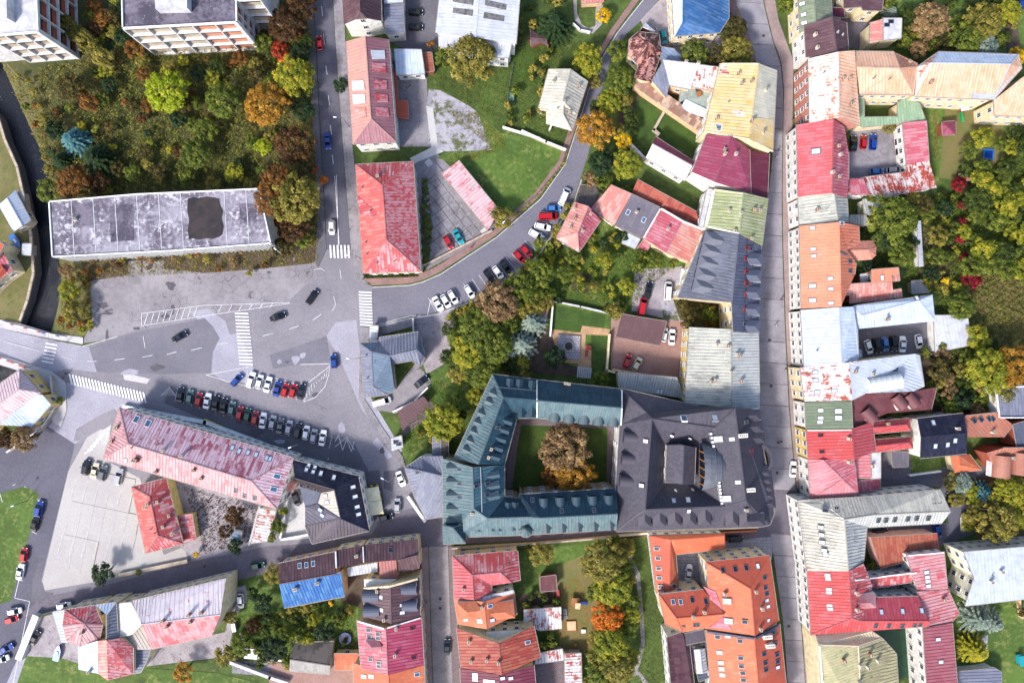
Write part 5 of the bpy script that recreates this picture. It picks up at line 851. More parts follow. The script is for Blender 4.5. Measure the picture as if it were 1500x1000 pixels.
R5 = bld('apartment_house', 'long orange roofed building with small rear tower wing', 'building', 'wwhite', 'orangeflat', [V('gg', [1171, 331, 1174, 453, 1233, 450, 1259, 331, 1229, 325, 1232, 450], [8.5, 8.5, 12, 9], 12) if 0 else X([(1171, 331, 8.5), (1174, 453, 8.5), (1232, 449, 12), (1229, 325, 12), (1258, 331, 9.5), (1259, 356, 9.5), (1241, 366, 10.5), (1254, 385, 9.5), (1252, 402, 9.5)], [[0, 1, 2, 3], [3, 2, 8, 7, 6, 5, 4]], ['peachorange', 'orangeflat']),
    X([(1238, 368, 7.5), (1256, 353, 7.5), (1278, 352, 7.5), (1284, 362, 7.5), (1283, 374, 7.5), (1277, 380, 7.5), (1252, 382, 7.5), (1242, 367, 9), (1272, 366, 9)], [[0, 7, 1], [1, 7, 8, 2], [2, 8, 3], [3, 8, 4], [4, 8, 5], [5, 8, 7, 6], [6, 7, 0]], ['salmonorange'])], 'sg 1190,334 1191,365 1192,375; sb 1233,327; sk*.8 1246,331 1246,340; vp 1246,356; sg 1216,408 1217,423 1217,444; sg*1.3 1190,419 1190,440; sk 1245,383 1245,397', wst=2.3)
bld('house', 'salmon metal roofed rear wings above the parking court', HS, 'wbrick', 'salmon', [P_([1246, 416, 1307, 412, 1309, 437, 1244, 444], [6.5, 6.5, 5, 5]), P_([1277, 395, 1316, 392, 1317, 401, 1306, 403, 1307, 412, 1277, 414], [6.6]*6, 'peachorange'), P_([1232, 418, 1246, 418, 1246, 432, 1232, 432], 6), P_([1260, 402, 1277, 399, 1278, 413, 1261, 414], 4, 'slabtop'), P_([1305, 401, 1317, 400, 1318, 411, 1307, 412], 5.5), P_([1308, 425, 1320, 423, 1322, 435, 1310, 436], 5.5)], 'sw 1292,407', wst=4)
R6 = bld('apartment_house', 'white and pale blue metal roofed building around the parking court', 'building', 'wwhite', 'whitebluepale', [X([(1173, 454, 9), (1178, 538, 9), (1233, 532, 12), (1229, 450, 12), (1250, 449, 10.5), (1256, 482, 9.5), (1258, 528, 9.5)], [[0, 1, 2, 3], [3, 2, 6, 5, 4]], ['whitebluepale', 'whiteblue']),
    X([(1250, 448, 8), (1366, 432, 8), (1370, 470, 7.5), (1254, 482, 8), (1262, 462, 9), (1346, 440, 9)], [[0, 4, 5, 1], [1, 5, 2], [5, 4, 3, 2], [0, 3, 4]], ['whiteblue'])], 'vp 1196,513 1300,461; ch 1299,468; sw 1343,437', wst=2.3)
bld('garage', 'flat white roofed garage behind the parking court', 'garage', 'wwhite', 'white', [P_([1368, 462, 1417, 461, 1424, 505, 1370, 516], 3.6)], win=False)
bld('shed', 'small pale flat shed in the corner of the parking court', 'shed', 'wgrey', 'whiteblue', [P_([1243, 514, 1262, 512, 1263, 523, 1244, 526], 4)], win=False)
RW = bld('apartment_house', 'white roof spotted with rust and a vaulted glass skylight', 'building', 'wcream', 'whiterust', [X([(1172, 538, 9), (1179, 588, 9), (1248, 586, 12), (1243, 531, 12), (1340, 518, 9), (1347, 520, 8.5), (1354, 566, 8.5), (1338, 573, 9), (1268, 576, 10)], [[0, 1, 2, 3], [3, 2, 8, 7, 6, 5, 4]], ['whiterust', 'whitebluepale'])], 'sg 1194,545 1195,557 1222,572 1197,574; cw 1277,548; ch 1252,544', wst=2.3)
patch(RW, [1291, 523, 1319, 521, 1315, 544, 1287, 546], 'greydark'); patch(RW, [1244, 530, 1288, 525, 1286, 551, 1268, 556, 1250, 584], 'whiterust')
VG = V('gg', [1271, 557, 1272, 575, 1319, 569, 1317, 547, 1271, 566, 1318, 558], 11.5, 12.6) if 0 else None
b = MB(); A_, C_ = W(1271, 565, 11), W(1318, 558, 11); e = (C_-A_).normalized(); nn = Vector((-e.y, e.x, 0)); N = 8
for i in range(N):
    t0, t1 = [math.pi*j/N for j in (i, i+1)]; f_ = lambda P, t: P+nn*(1.9*math.cos(t))+Vector((0, 0, 1.7*math.sin(t)))
    b.quad([f_(A_, t0), f_(A_, t1), f_(C_, t1), f_(C_, t0)][::-1])
for P in (A_, C_): b.quad([P+nn*(1.9*math.cos(math.pi*j/N))+Vector((0, 0, 1.7*math.sin(math.pi*j/N))) for j in range(N+1)])
link('vaulted_skylight', b.me('vaulted_skylight', [MAT['paleglass2']], RW['off']), RW['root'])
for k in range(7):
    P = A_.lerp(C_, k/6); b = MB()
    for i in range(N): b.bar(P+nn*(1.95*math.cos(math.pi*i/N))+Vector((0, 0, 1.75*math.sin(math.pi*i/N))), P+nn*(1.95*math.cos(math.pi*(i+1)/N))+Vector((0, 0, 1.75*math.sin(math.pi*(i+1)/N))), .14, .1)
    link('skylight_rib', b.me('skylight_rib', [MAT['frame']], RW['off']), RW['root'])
bld('house', 'grey green roofed house with white roof hatches on the street', HS, 'wwhite', 'moss', [P_([1179, 589, 1247, 587, 1249, 628, 1181, 628], [8.5, 11, 11, 8.5], 'mossflat')], 'sw*1.3 1228,602 1228,612; sw 1202,601 1202,612 1201,618; sd 1249,605')
bld('house', 'maroon brown roof with rounded vaults behind the grey green roof', HS, 'wbrick', 'brownred', [P_([1247, 588, 1268, 577, 1340, 573, 1372, 567, 1364, 600, 1300, 605, 1249, 626], [9, 9, 8, 6, 6, 7, 9])], 'rd*1.2 1319,590 1337,588; rd*1.2 1275,610', seams=False, win=False)
R9 = bld('apartment_house', 'bright red metal roofed building with two long red fingers', 'building', 'wyellow', 'brightred', [V('gg', [1181, 629, 1184, 673, 1255, 673, 1250, 628, 1248, 628, 1253, 673], 8.5, 11) if 0 else X([(1181, 629, 8.5), (1184, 673, 8.5), (1252, 673, 11), (1248, 628, 11), (1278, 617, 8.5), (1283, 660, 8.5)], [[0, 1, 2, 3], [3, 2, 5, 4]], ['brightred', 'pinkred2']), V('hh', [1277, 617, 1279, 635, 1334, 630, 1333, 613, 1280, 626, 1328, 622], 7.5, 8.8), V('hh', [1281, 644, 1283, 662, 1337, 656, 1336, 640, 1284, 653, 1331, 648], 7.5, 8.8)], 'cw 1242,642; sr 1202,637 1204,661; ch 1298,620', wst=2.2)
bld('house', 'modern house with navy roof and white gable', HS, 'wwhite', 'navy', [X([(1344, 613, 8), (1411, 605, 8), (1417, 634, 10), (1349, 640, 10), (1348, 671, 8), (1416, 664, 8)], [[0, 3, 2, 1], [3, 4, 5, 2]], ['navy'])], 'sg 1367,619 1370,653 1388,651 1399,645; cw 1401,627', wst=3)
bld('house', 'brick orange roofed building with grey vaulted bays at the right edge', HS, 'wbrick', 'clay', [P_([1414, 609, 1460, 604, 1484, 622, 1470, 640, 1416, 640], [7, 7, 6, 6, 7], 'clay'), P_([1446, 663, 1470, 656, 1560, 655, 1560, 688, 1460, 690], [6.5, 7.5, 7.5, 6, 6], 'clay'), P_([1484, 622, 1560, 600, 1560, 655, 1490, 655], 6.5, 'greydark')], 'sk 1427,616 1437,614 1449,613 1454,613; rd*1.5 1421,643 1438,642; rd*1.8 1466,688 1494,684; cw 1453,632 1481,670; re*1.5 1455,640', win=False)
bld('house', 'tiny orange hip roofed gatehouse on the lane', HS, 'wcream', 'orange', [V('gh', [1393, 668, 1398, 692, 1438, 688, 1420, 665, 1404, 667, 1405, 680], 3.5, 5)], win=False)
bld('apartment_house', 'pink hipped roof building at the mouth of the lane', 'building', 'wwhite', 'pinkroof', [X([(1184, 673, 7.5), (1187, 731, 7.5), (1258, 724, 7.5), (1254, 690, 9), (1250, 673, 9), (1234, 702, 9.6), (1205, 673, 10)], [[0, 1, 5, 6], [1, 2, 5], [2, 3, 5], [3, 4, 6, 5]], ['salmonpink', 'salmonpink', 'pinkroof', 'pinkroof']), P_([1243, 676, 1275, 663, 1276, 700, 1246, 700], 6, 'salmonpink'), P_([1257, 704, 1289, 701, 1290, 716, 1258, 722], 5, 'pinkroof'), P_([1274, 664, 1290, 662, 1290, 700, 1275, 701], 5.5, 'slabtop')], 'cw 1242,676 1276,682; sk 1210,698', wst=2.4)
bld('shed', 'dark little flat roofed shed beside the small fenced lawn', 'shed', 'wgrey', 'slategrey', [P_([1306, 661, 1330, 662, 1330, 683, 1308, 684], 3)], win=False)
HT = bld('hotel', 'long building with pale grey striped roof and many roof windows', 'building', 'wwhite', 'greywhite', [X([(1169, 733, 9), (1182, 836, 9), (1243, 836, 12), (1237, 760, 12), (1200, 731, 9), (1270, 772, 9), (1265, 822, 9)], [[0, 1, 2, 3, 4], [3, 2, 6, 5]], ['greywhite', 'lightmetal']),
    X([(1200, 731, 9), (1258, 728, 9), (1378, 717, 9), (1393, 749, 11), (1380, 766, 9), (1272, 772, 9), (1237, 761, 12), (1280, 754, 12)], [[0, 6, 7, 3, 2, 1], [6, 5, 4, 3, 7]], ['greywhite', 'lightmetal'])], 'sk 1209,747 1226,746; sb 1245,744; sk 1288,737 1310,735; sk*1.2 1328,735 1345,735 1355,735 1366,733; sw 1375,733; sk 1272,751 1260,752; sw 1202,772 1203,783 1204,794 1207,806 1209,812; sk 1254,778 1253,789 1287,762 1298,762 1311,761 1330,760 1343,759 1360,759', wst=2.4)
bld('outbuilding', 'rust red corrugated roof behind the pale grey striped building', 'building', 'wpink', 'rust', [P_([1276, 787, 1373, 781, 1377, 808, 1290, 832], [6, 6, 5, 5])], win=False)
RB2 = bld('apartment_house', 'large red metal roofed building around a narrow dark court', 'building', 'wwhite', 'red', [X([(1182, 831, 9), (1188, 929, 9), (1248, 905, 12), (1244, 835, 12), (1265, 825, 10), (1277, 855, 9), (1276, 875, 9), (1262, 909, 11), (1360, 909, 11), (1345, 873, 9), (1198, 929, 9), (1361, 917, 9.5)], [[0, 1, 2, 3], [3, 2, 7, 6, 5, 4], [7, 8, 9, 6], [2, 1, 10, 11, 8, 7]], ['brightred', 'red', 'crimsonred', 'brightred']),
    X([(1252, 848, 7), (1296, 842, 7.4), (1343, 837, 7.4), (1336, 852, 6.4), (1288, 860, 6.4), (1285, 863, 6)], [[0, 1, 4, 5], [1, 2, 3, 4]], ['red']),
    P_([1328, 812, 1383, 807, 1388, 862, 1345, 865], [8, 8.5, 8.5, 8], 'redpale'), P_([1344, 866, 1389, 863, 1405, 898, 1395, 910, 1360, 916], [8.5, 8, 8, 8, 8.5], 'redpale')],
    'sw 1212,842 1213,847 1214,863 1214,867 1215,887 1216,891; cw 1253,867 1254,892; sg 1291,896 1322,895 1350,894; sw 1357,838 1358,845 1359,851 1360,858; ch 1381,877; sk 1283,916 1302,916 1322,916 1340,915 1348,914; hd*1.6 1272,878', wst=2.3)
bld('palace', 'big white roofed building with cream facade at the right edge', 'building', 'wcreamlight', 'white', [P_([1412, 808, 1580, 794, 1580, 868, 1414, 887, 1427, 846], 10.5, 'whitebluepale', ov=.8)], 'vp 1453,842; cw 1465,836 1450,851', wst=2.4)
GRB = bld('house', 'green roof streaked with rust below the red building', HS, 'wcream', 'greenrust', [X([(1195, 930, 9), (1277, 924, 9), (1292, 934, 9), (1257, 946, 11.5), (1199, 944, 11), (1263, 1060, 11.5), (1206, 1060, 9), (1320, 1060, 9), (1313, 957, 9)], [[0, 4, 3, 2, 1], [4, 6, 5, 3], [3, 5, 7, 8, 2]], ['creamroof', 'greenrust', 'greenrust'])], 'cw 1285,967 1270,976 1259,974 1259,1000; ch 1274,957 1236,966')
bld('apartment_house', 'dusky pink metal roofed wing beside the green court', 'building', 'wwhite', 'duskypink', [P_([1352, 920, 1395, 912, 1407, 1060, 1362, 1060], [9, 8.4, 8.4, 9])], 'sw 1374,936 1378,969')
bld('shed', 'grey sheet roofed sheds at the bottom right', 'shed', 'wwhite', 'lavmetal', [P_([1405, 983, 1440, 980, 1455, 977, 1467, 984, 1468, 1060, 1408, 1060], 3.4)], win=False)
bld('house', 'grey roofed house with white rim at the right edge', HS, 'wwhite', 'lavmetal', [P_([1457, 567, 1560, 562, 1560, 612, 1462, 612], 6.5, 'lavmetal', par=.5)], 'sg*1.4 1470,584', win=False)
bld('play_hut', 'red pyramid roofed play hut in the nursery garden', 'hut', 'wbrick', 'crimsonroof', [X([(1380, 179, 2.6), (1400, 177, 2.6), (1400, 197, 2.6), (1381, 198, 2.6), (1390, 188, 3.8)], [[0, 3, 4], [3, 2, 4], [2, 1, 4], [1, 0, 4]])], win=False)
bld('shed', 'small red flat roofed shed at the foot of the nursery garden', 'shed', 'wbrick', 'red', [P_([1405, 255, 1428, 252, 1429, 263, 1407, 265], 2.6)], win=False)
bld('shed', 'tiny pink roofed shed above the silver spruces', 'shed', 'wbrick', 'pinkroof', [P_([783, 437, 806, 441, 801, 460, 780, 456], 2.6)], win=False); bld('shed', 'grey blue felt roof below the tiny pink shed', 'shed', 'wgrey', 'lavmetal', [P_([786, 458, 801, 461, 797, 478, 790, 476], 2.4)], win=False)
bld('garden_wall', 'long white wall with red tile coping in the eastern gardens', 'wall', 'wwhite', 'white', [P_([1343, 324, 1349, 323, 1353, 390, 1346, 391], [2.8, 2.4, 2.4, 2.8])], win=False, gut=False)
bld('shed', 'derelict grey felt roof above the parking court garden', 'shed', 'wstone', 'greyfelt', [P_([1335, 412, 1350, 410, 1361, 428, 1336, 430], 2.4)], win=False)
coping(CP, [786.5, 557, 786.5, 585], .3, .3); coping(CP, [786.5, 588, 786.5, 611], .3, .3); coping(CP, [911, 571, 911, 596, 909.5, 624], .3, .3); coping(CP, [666, 672, 700, 681.5], .5, .5); coping(CP, [731, 567, 785, 572], .15, .12, 'tealsunlit', 'snow_rail'); coping(CP, [713, 567, 671, 672], .15, .12, 'tealsunlit', 'snow_rail'); coping(CP, [749, 604, 718, 680], .15, .12, 'paleroof', 'snow_rail'); coping(CP, [668, 676, 668, 765], .15, .12, 'paleroof', 'snow_rail'); coping(CP, [680, 678, 680, 764], .12, .12, 'paleroof', 'snow_rail'); coping(CP, [704, 684, 706, 750], .15, .12, 'paleroof', 'snow_rail'); coping(CP, [718, 682, 719, 752], .15, .12, 'paleroof', 'snow_rail')
coping(OC, [1035, 924, 1104, 934], .5, .6, 'greydark'); coping(OC, [1106, 934, 1140, 915], .5, .6, 'greydark'); coping(KB, [1045, 279, 1034, 332], .7, .4); coping(KB, [1046, 278, 1088, 284], .3, .4, 'wcream'); coping(KB, [1034, 332, 1083, 342], .3, .3); coping(R5, [1172, 374, 1228, 369], .35, .35, 'greydark'); coping(R5, [1230, 369, 1240, 374], .35, .35, 'greydark'); coping(R5, [1173, 452, 1231, 448.5], .3, .3, 'wcream'); coping(R6, [1250, 451, 1257, 526], .25, .3, 'whiteblue')
coping(RB2, [1346, 874, 1359, 908], .4, .4); coping(RB2, [1253, 849, 1285, 845, 1297, 843, 1342, 838], .3, .4); coping(RB2, [1330, 813, 1382, 808.5], .3, .4); coping(UB, [492, 807, 493, 831], .4, .5); coping(UB, [532, 800, 533, 823], .3, .4); coping(UB, [582, 821, 584, 838], .4, .5); coping(VB, [525, 909, 563, 920], .4, .5); coping(VB, [567, 919, 616, 904], .3, .4); coping(BD, [534, 861, 571, 858, 612, 847], .5, .5, 'wcream')
coping(YB, [1057, 94.5, 1110, 94.5], .4, .5, 'wcream'); coping(YB, [1032.5, 193, 1097, 204.5, 1131, 221.5], .35, .4, 'wcream'); coping(PG, [968.5, 306, 1000, 324.5, 1029.5, 336.5], .45, .45); coping(PG, [967, 306, 943, 348], .35, .35); coping(GRB, [1200, 945, 1204, 999], .4, .4); coping(R9, [1182.5, 630, 1247, 629.5], .25, .25); coping(HT, [1241, 761, 1271, 783], .9, .5, 'greydark', 'roof_valley_walkway')
coping(GB, [1052, 341, 1025, 438.5], .12, .12, 'greydark', 'snow_rail'); coping(GB, [1067, 344, 1048, 440], .12, .12, 'greydark', 'snow_rail'); coping(GB, [1094, 350, 1089, 485], .12, .12, 'darkgrey', 'snow_rail'); coping(GB, [1103, 356, 1099, 485], .12, .12, 'darkgrey', 'snow_rail')
flush_windows()
# ---------------------------------------------------------------- cars
for k, h in dict(cwhite='#dcdce0', csilver='#9a9ca4', cgrey='#5a5c64', cblack='#0c0d12', cdark='#161c2a', cblue='#123a86', clblue='#3c6aa8', cred='#a4161e', cteal='#1f8a94', cgreen='#1c4a3c', ccream='#c8bfa4', clteal='#54706e').items():
    m = plain(k, h, .28, .1, var=.02); m.node_tree.nodes['Principled BSDF'].inputs['Coat Weight'].default_value = .5
plain('tyre', '#101012', .9); glass('carglass', '#10141c', .08); glass('headlight', '#c8ccd4', .1); plain('taillight', '#8a1014', .3)
def car_meshes(kind):
    # x forward; stations (x, half width, belt height)
    L, Wd, roofs = {'hatch': (4.0, .86, (-1.75, -1.35, .35, 1.15, 1.42)), 'sedan': (4.5, .89, (-1.45, -.75, .35, 1.15, 1.38)), 'estate': (4.6, .9, (-2.05, -1.75, .35, 1.15, 1.42)), 'suv': (4.5, .93, (-1.95, -1.6, .4, 1.15, 1.65)), 'van': (5.2, .98, (-2.45, -2.3, 1.05, 1.9, 2.05)), 'pickup': (5.0, .93, (-.4, -.2, .6, 1.2, 1.65))}[kind]
    h = L/2; b = MB(); st = [(-h, .68, .55, .78), (-h+.15, .93, .3, .86), (-h+.7, 1, .22, .9), (0, 1, .2, .9), (h-1.1, 1, .22, .86), (h-.45, .95, .25, .76), (h-.12, .84, .3, .66), (h, .6, .38, .56)]
    if kind == 'van': st = [(-h, .9, .4, 1.15), (-h+.15, 1, .3, 1.2), (0, 1, .25, 1.2), (h-1.0, 1, .25, 1.15), (h-.3, .92, .3, .9), (h, .7, .4, .7)]
    rings = [[(x, -w*Wd, z0), (x, -w*Wd*1.0, (z0+z1)/2), (x, -w*Wd*.94, z1-.04), (x, -w*Wd*.8, z1), (x, w*Wd*.8, z1), (x, w*Wd*.94, z1-.04), (x, w*Wd, (z0+z1)/2), (x, w*Wd, z0)] for x, w, z0, z1 in st]
    b.v = [Vector(p) for r in rings for p in r]; n = 8
    for i in range(len(rings)-1):
        for j in range(n): k = (j+1) % n; b.f.append([i*n+j, i*n+k, (i+1)*n+k, (i+1)*n+j][::-1]); b.m.append(0)
    b.f.append(list(range(n))); b.m.append(0); b.f.append(list(range((len(rings)-1)*n, len(rings)*n))[::-1]); b.m.append(0)
    for s in (-1, 1): b.box(roofs[3]-.35, s*Wd*.97, .92, roofs[3]-.1, s*(Wd+.17), 1.04, 0)
    if kind == 'pickup': b.box(-h+.15, -.75, .6, -.5, .75, .93, 1)
    body = b.me('car_body', [MAT['cwhite'], MAT['black']], smooth=False)
    g = MB(); x0, x1, x2, x3, zt = roofs; zb = .88 if kind != 'van' else 1.18; wb, wt = Wd*.9, Wd*.72
    g.hexa([(x0, -wb, zb), (x3, -wb*.98, zb-.04), (x3, wb*.98, zb-.04), (x0, wb, zb)], [(x1, -wt, zt-.03), (x2, -wt, zt-.03), (x2, wt, zt-.03), (x1, wt, zt-.03)])
    gm = g.me('car_glass', [MAT['carglass']])
    r = MB(); xa, xb = x1-.05, x2+.04; r.hexa([(xa, -wt-.02, zt-.05), (xb, -wt-.02, zt-.05), (xb, wt+.02, zt-.05), (xa, wt+.02, zt-.05)], [(xa+.08, -wt+.06, zt+.04), (xb-.1, -wt+.06, zt+.03), (xb-.1, wt-.06, zt+.03), (xa+.08, wt-.06, zt+.04)])
    for s in (-1, 1):   # pillars
        for (p, q) in (((x0, s*wb, zb), (x1, s*wt, zt)), ((x3, s*wb*.98, zb-.04), (x2, s*wt, zt)), (((x0+x3)/2-.1, s*wb*1.0, zb), ((x1+x2)/2, s*wt, zt))): r.bar(p, q, .08, .08)
    rm_ = r.me('car_roof', [MAT['cwhite']])
    wl = MB(); wl.tube((0, -.1, 0), (0, .1, 0), .33, .33, 12, 0); wl.tube((0, -.11, 0), (0, .11, 0), .19, .19, 8, 1); wm = wl.me('wheel', [MAT['tyre'], MAT['csilver']])
    hl = MB(); hl.box(-.12, -.2, -.07, .06, .2, .09); hm = hl.me('headlight', [MAT['headlight']]); tl = MB(); tl.box(-.04, -.16, -.1, .1, .16, .1); tm = tl.me('taillight', [MAT['taillight']])
    return body, gm, rm_, wm, hm, tm, h, Wd
CM = {}
def car(x, y, ang, kind, col, label, z=.15, group='parked cars', cat='car'):
    if kind not in CM: CM[kind] = car_meshes(kind)
    body, gm, rm_, wm, hm, tm, h, Wd = CM[kind]; p = W(x, y, .9); r = empty({'van': 'parked_van', 'pickup': 'pickup_truck'}.get(kind, 'car'), (p.x, p.y, z), math.radians(ang)); tag(r, label, {'van': 'van', 'pickup': 'pickup truck'}.get(kind, cat), group)
    for nm, me in (('body', body), ('roof', rm_)):
        o = link(nm, me, r); o.material_slots[0].link = 'OBJECT'; o.material_slots[0].material = MAT[col]
    link('glasshouse', gm, r)
    for sx in (-1, 1):
        for sy in (-1, 1): link('wheel', wm, r, (sx*(h-.82), sy*(Wd-.12), .33))
    for sy in (-1, 1): link('headlight', hm, r, (h-.16, sy*Wd*.6, .6)); link('taillight', tm, r, (-h-.0, sy*Wd*.55, .68))
    return r
CARS = '''
263 493 28 sedan cdark dark saloon driving alone over the west side of the square|driving
407 464 20 sedan cblack black saloon driving just right of the long zebra crossing|driving
457 435 55 estate cblack black estate car with pale windscreen turning off the north road|driving
489 529 94 hatch cblue bright blue car driving past the striped half circle island|driving
468 63 95 hatch cred dark red car driving at the top of the north road|driving
480 207 -84 sedan cblue blue car driving halfway down the north road|driving
486 333 -90 hatch cwhite white hatchback waiting before the crossing on the north road|driving
346.5 556.5 48 hatch cblue blue hatchback parked askew at the left end of the upper row
367.5 556 72 estate cwhite first white car from the left in the upper parking row
380 559 76 hatch cwhite second white car from the left in the upper parking row
392.5 563 76 sedan cwhite white car next to the dark blue one in the upper parking row
406 569 76 sedan cblue dark blue car between white and red cars in the upper row
417.6 571 76 hatch cred left one of the two red cars in the upper row
429.5 572 74 hatch cred right one of the two red cars in the upper row
441.5 573 76 sedan cdark dark car at the right end of the upper parking row
264 578 80 sedan cdark dark car at the left end of the long lower parking row
278 581 80 hatch clteal pale teal car second from the left in the lower row
291 585 78 hatch cred dark red car third from the left in the lower row
303.5 587 78 sedan cwhite white car fourth from the left in the lower row
315.5 590 78 sedan cblack black car right of the fourth car in the lower row
327.5 594 78 sedan cblack black car left of the dull teal hatchback in the lower row
339.5 598 78 hatch clteal dull teal hatchback before the bright red one in the lower row
351 605 78 hatch cred bright red hatchback left of the green teal car in the lower row
362.5 607.5 78 hatch cgreen green car between two red cars in the lower row
373.5 612 80 hatch cred deep red car right of the green car in the lower row
385 615.5 81 sedan cwhite bright white saloon right of the deep red car in the lower row
399 618.5 78 hatch csilver silver hatchback right of the bright white saloon
410.4 623.5 78 sedan cgrey grey saloon with pale windows in the middle of the lower row
423 626 78 hatch csilver silver grey hatchback left of the large dark car in the lower row
436 630.5 78 estate cdark large dark blue grey car in the right half of the lower row
448.3 633.5 80 hatch cwhite white hatchback right of the large dark car in the lower row
459.5 638.5 80 hatch csilver pale silver car second from the right in the lower row
472.5 641 80 sedan cwhite white saloon at the right end of the lower row
827 288 66 van cwhite white van at the top end of the curved road parking
811 305 3 hatch clblue bright blue car with pale windows on the curved road
803 317 2 van cred red van parked below the bright blue car
795 332 -12 estate cwhite white car just below the red van
786 344 -30 estate cwhite white car above the empty bay on the curved road
771 368 -48 hatch cred upper one of the two red cars on the curved road
761 376 -48 hatch cred lower one of the two red cars on the curved road
741 391 -53 sedan cblack black car nearest the two red cars on the curved road
729.5 399 -54 hatch cwhite white car between two black cars on the curved road
717 405 -56 sedan cblack black car at the lower side of the white one on the curved road
688 427 -58 hatch cwhite single white car between empty bays on the curved road
663.5 435 -60 hatch cwhite right car of the three white ones near the square
653 441 -60 hatch cwhite middle car of the three white ones near the square
641.5 445 -60 sedan cwhite left car of the three white ones near the square
657 355 -64 hatch cred red car parked in the slab yard behind the red roofed house
671.5 347 -62 sedan cteal turquoise car parked in the slab yard
617.5 559 38 sedan cdark dark blue car at the back of the L shaped grey house
559.5 588 16 van cwhite white van below the L shaped grey house
587 701 -68 sedan cwhite white saloon parked beside the lavender roofed annex
582 740 90 hatch csilver grey car in the street right of the parasol terrace
565 757 12 hatch cdark dark blue car at the foot of the parasol terrace
126 684 80 suv cdark dark suv at the left end of the concrete car park row
139 689 78 sedan ccream cream white saloon second in the concrete car park
150.5 692.5 78 suv cgrey grey suv third in the concrete car park
174 698 78 estate csilver silver car with dark windscreen beside the pink roof
57 745 78 suv cblue blue suv in the marked bay beside the grass triangle
51 767 75 sedan cblack black car behind the blue suv by the grass
35 812 82 hatch cred dark red and black car at the edge of the grass triangle
29.5 837 78 sedan cwhite white car behind the dark red one by the grass
21 895 10 hatch cwhite white hatchback at the left edge corner
17 907 18 hatch cred bright red hatchback below the white one at the left edge
51 934 60 sedan cblack black car parked in the walled gravel yard
8 950 28 sedan cblue dark blue saloon cut by the left edge
3 965 18 hatch cwhite white car at the left edge below the dark blue saloon
93 887 10 hatch cwhite white car with red bonnet against the yellow facade
377 828 8 hatch cgreen dark green car parked on the cobbled street
352 880 -86 hatch cwhite white car beside the cream gable wall
655 947 88 sedan cdark dark blue car parked in the narrow street
434 731 -70 hatch cblack black car on the little terrace behind the navy roof
1009 838 82 sedan cwhite white saloon in the paved court of the orange buildings
1077.5 789 2 suv cblack black suv parked at the top of the orange court
1162 687 86 sedan cwhite white car on the kerb of the main paved street
1272.5 508 -72 hatch cwhite white car at the left end of the parking court row
1285 506 -78 suv cblack black suv second in the parking court row
1297 504 -80 hatch clblue blue grey car third in the parking court row
1309.5 503 -84 suv cblack black suv in the middle of the parking court row
1322.5 504 88 sedan cwhite bright white saloon right of the black suv in the parking court
1346 500 -82 hatch cwhite white hatchback standing apart at the right of the parking court
1391 732 88 hatch cblack black hatchback at the end of the pale striped roof
1404 729.5 86 sedan csilver silver car beside the black hatchback near the autumn bed
1413 765 88 sedan cwhite white car alone near the autumn bed
1290 779 8 suv cdark dark blue suv in the gap behind the pale striped roof
1373 777 -75 hatch cblue blue car half hidden at the corner of the rust red roof
1316 862 4 hatch csilver silver car in the narrow dark court of the red building
1250.5 210 90 sedan cblack black car in the upper left of the gravel court
1265 208 86 hatch cred red car between the black and blue ones in the gravel court
1279 208 88 estate cblue blue car in the upper gravel court
1284.5 251 4 hatch clblue pale blue car at the foot of the gravel court
1310.5 249 4 estate csilver silver estate at the foot of the gravel court
1322 208 2 hatch cblack upper black car nosing out of the pink carport
1323 222 2 hatch cblack lower black car nosing out of the pink carport
609 18 -3 hatch cblack upper black car with white roof at the top edge
609 40 -3 hatch cblack lower black car with white roof at the top edge
972 54 -80 hatch cteal teal green car beside the blue roofed hall
919 529 70 hatch cred red car in the brown courtyard
933 533 60 hatch ccream cream white car in the brown courtyard
973 490 80 hatch cwhite white car half under the brown carport
984.5 493.5 86 sedan cwhite white car right of the brown carport
950 425 78 pickup cdark dark blue pickup parked on the gravel yard
978.5 426 86 van cwhite white van on the gravel yard
941 449 78 van cred red and silver truck above the brown carport
1347 991 40 suv cdark dark car below the green sports court
1495 5 88 hatch cblue blue car at the top right corner
'''
for ln in CARS.strip().split('\n'):
    t = ln.split(' ', 5); lab = t[5]; g = 'parked cars'
    if lab.endswith('|driving'): lab = lab[:-8]; g = 'cars driving on the roads'
    car(float(t[0]), float(t[1]), float(t[2]), t[3], t[4], lab, group=g)
# a blue boat under a cover by the quay
def boat(x, y, ang, label):
    p = W(x, y, .8); r = empty('boat', (p.x, p.y, .1), math.radians(ang)); tag(r, label, 'boat'); b = MB(); st = [(-2.2, .8, .9), (-1, .95, .95), (.6, .85, 1), (1.8, .4, 1.1), (2.4, .05, 1.2)]
    R_ = [[(x_, -w, h), (x_, -w*.5, .1), (x_, w*.5, .1), (x_, w, h)] for x_, w, h in st]; b.v = [Vector(q) for s in R_ for q in s]
    for i in range(4):
        for j in range(4): k = (j+1) % 4; b.f.append([i*4+j, i*4+k, i*4+4+k, i*4+4+j]); b.m.append(0 if j != 3 else 1)
    b.f.append([0, 1, 2, 3]); b.m.append(0); link('hull', b.me('hull', [MAT['cblue'], MAT['clblue']]), r)
    b = MB(); b.box(-.6, -.3, .95, .6, .3, 1.25); link('seat', b.me('seat', [MAT['cwhite']]), r)
boat(23.5, 353, -50, 'bright blue boat with white stripes on the quay beside the white kiosk'); boat(84.5, 956, 75, 'small cream boat on the gravel by the bottom left lawn')
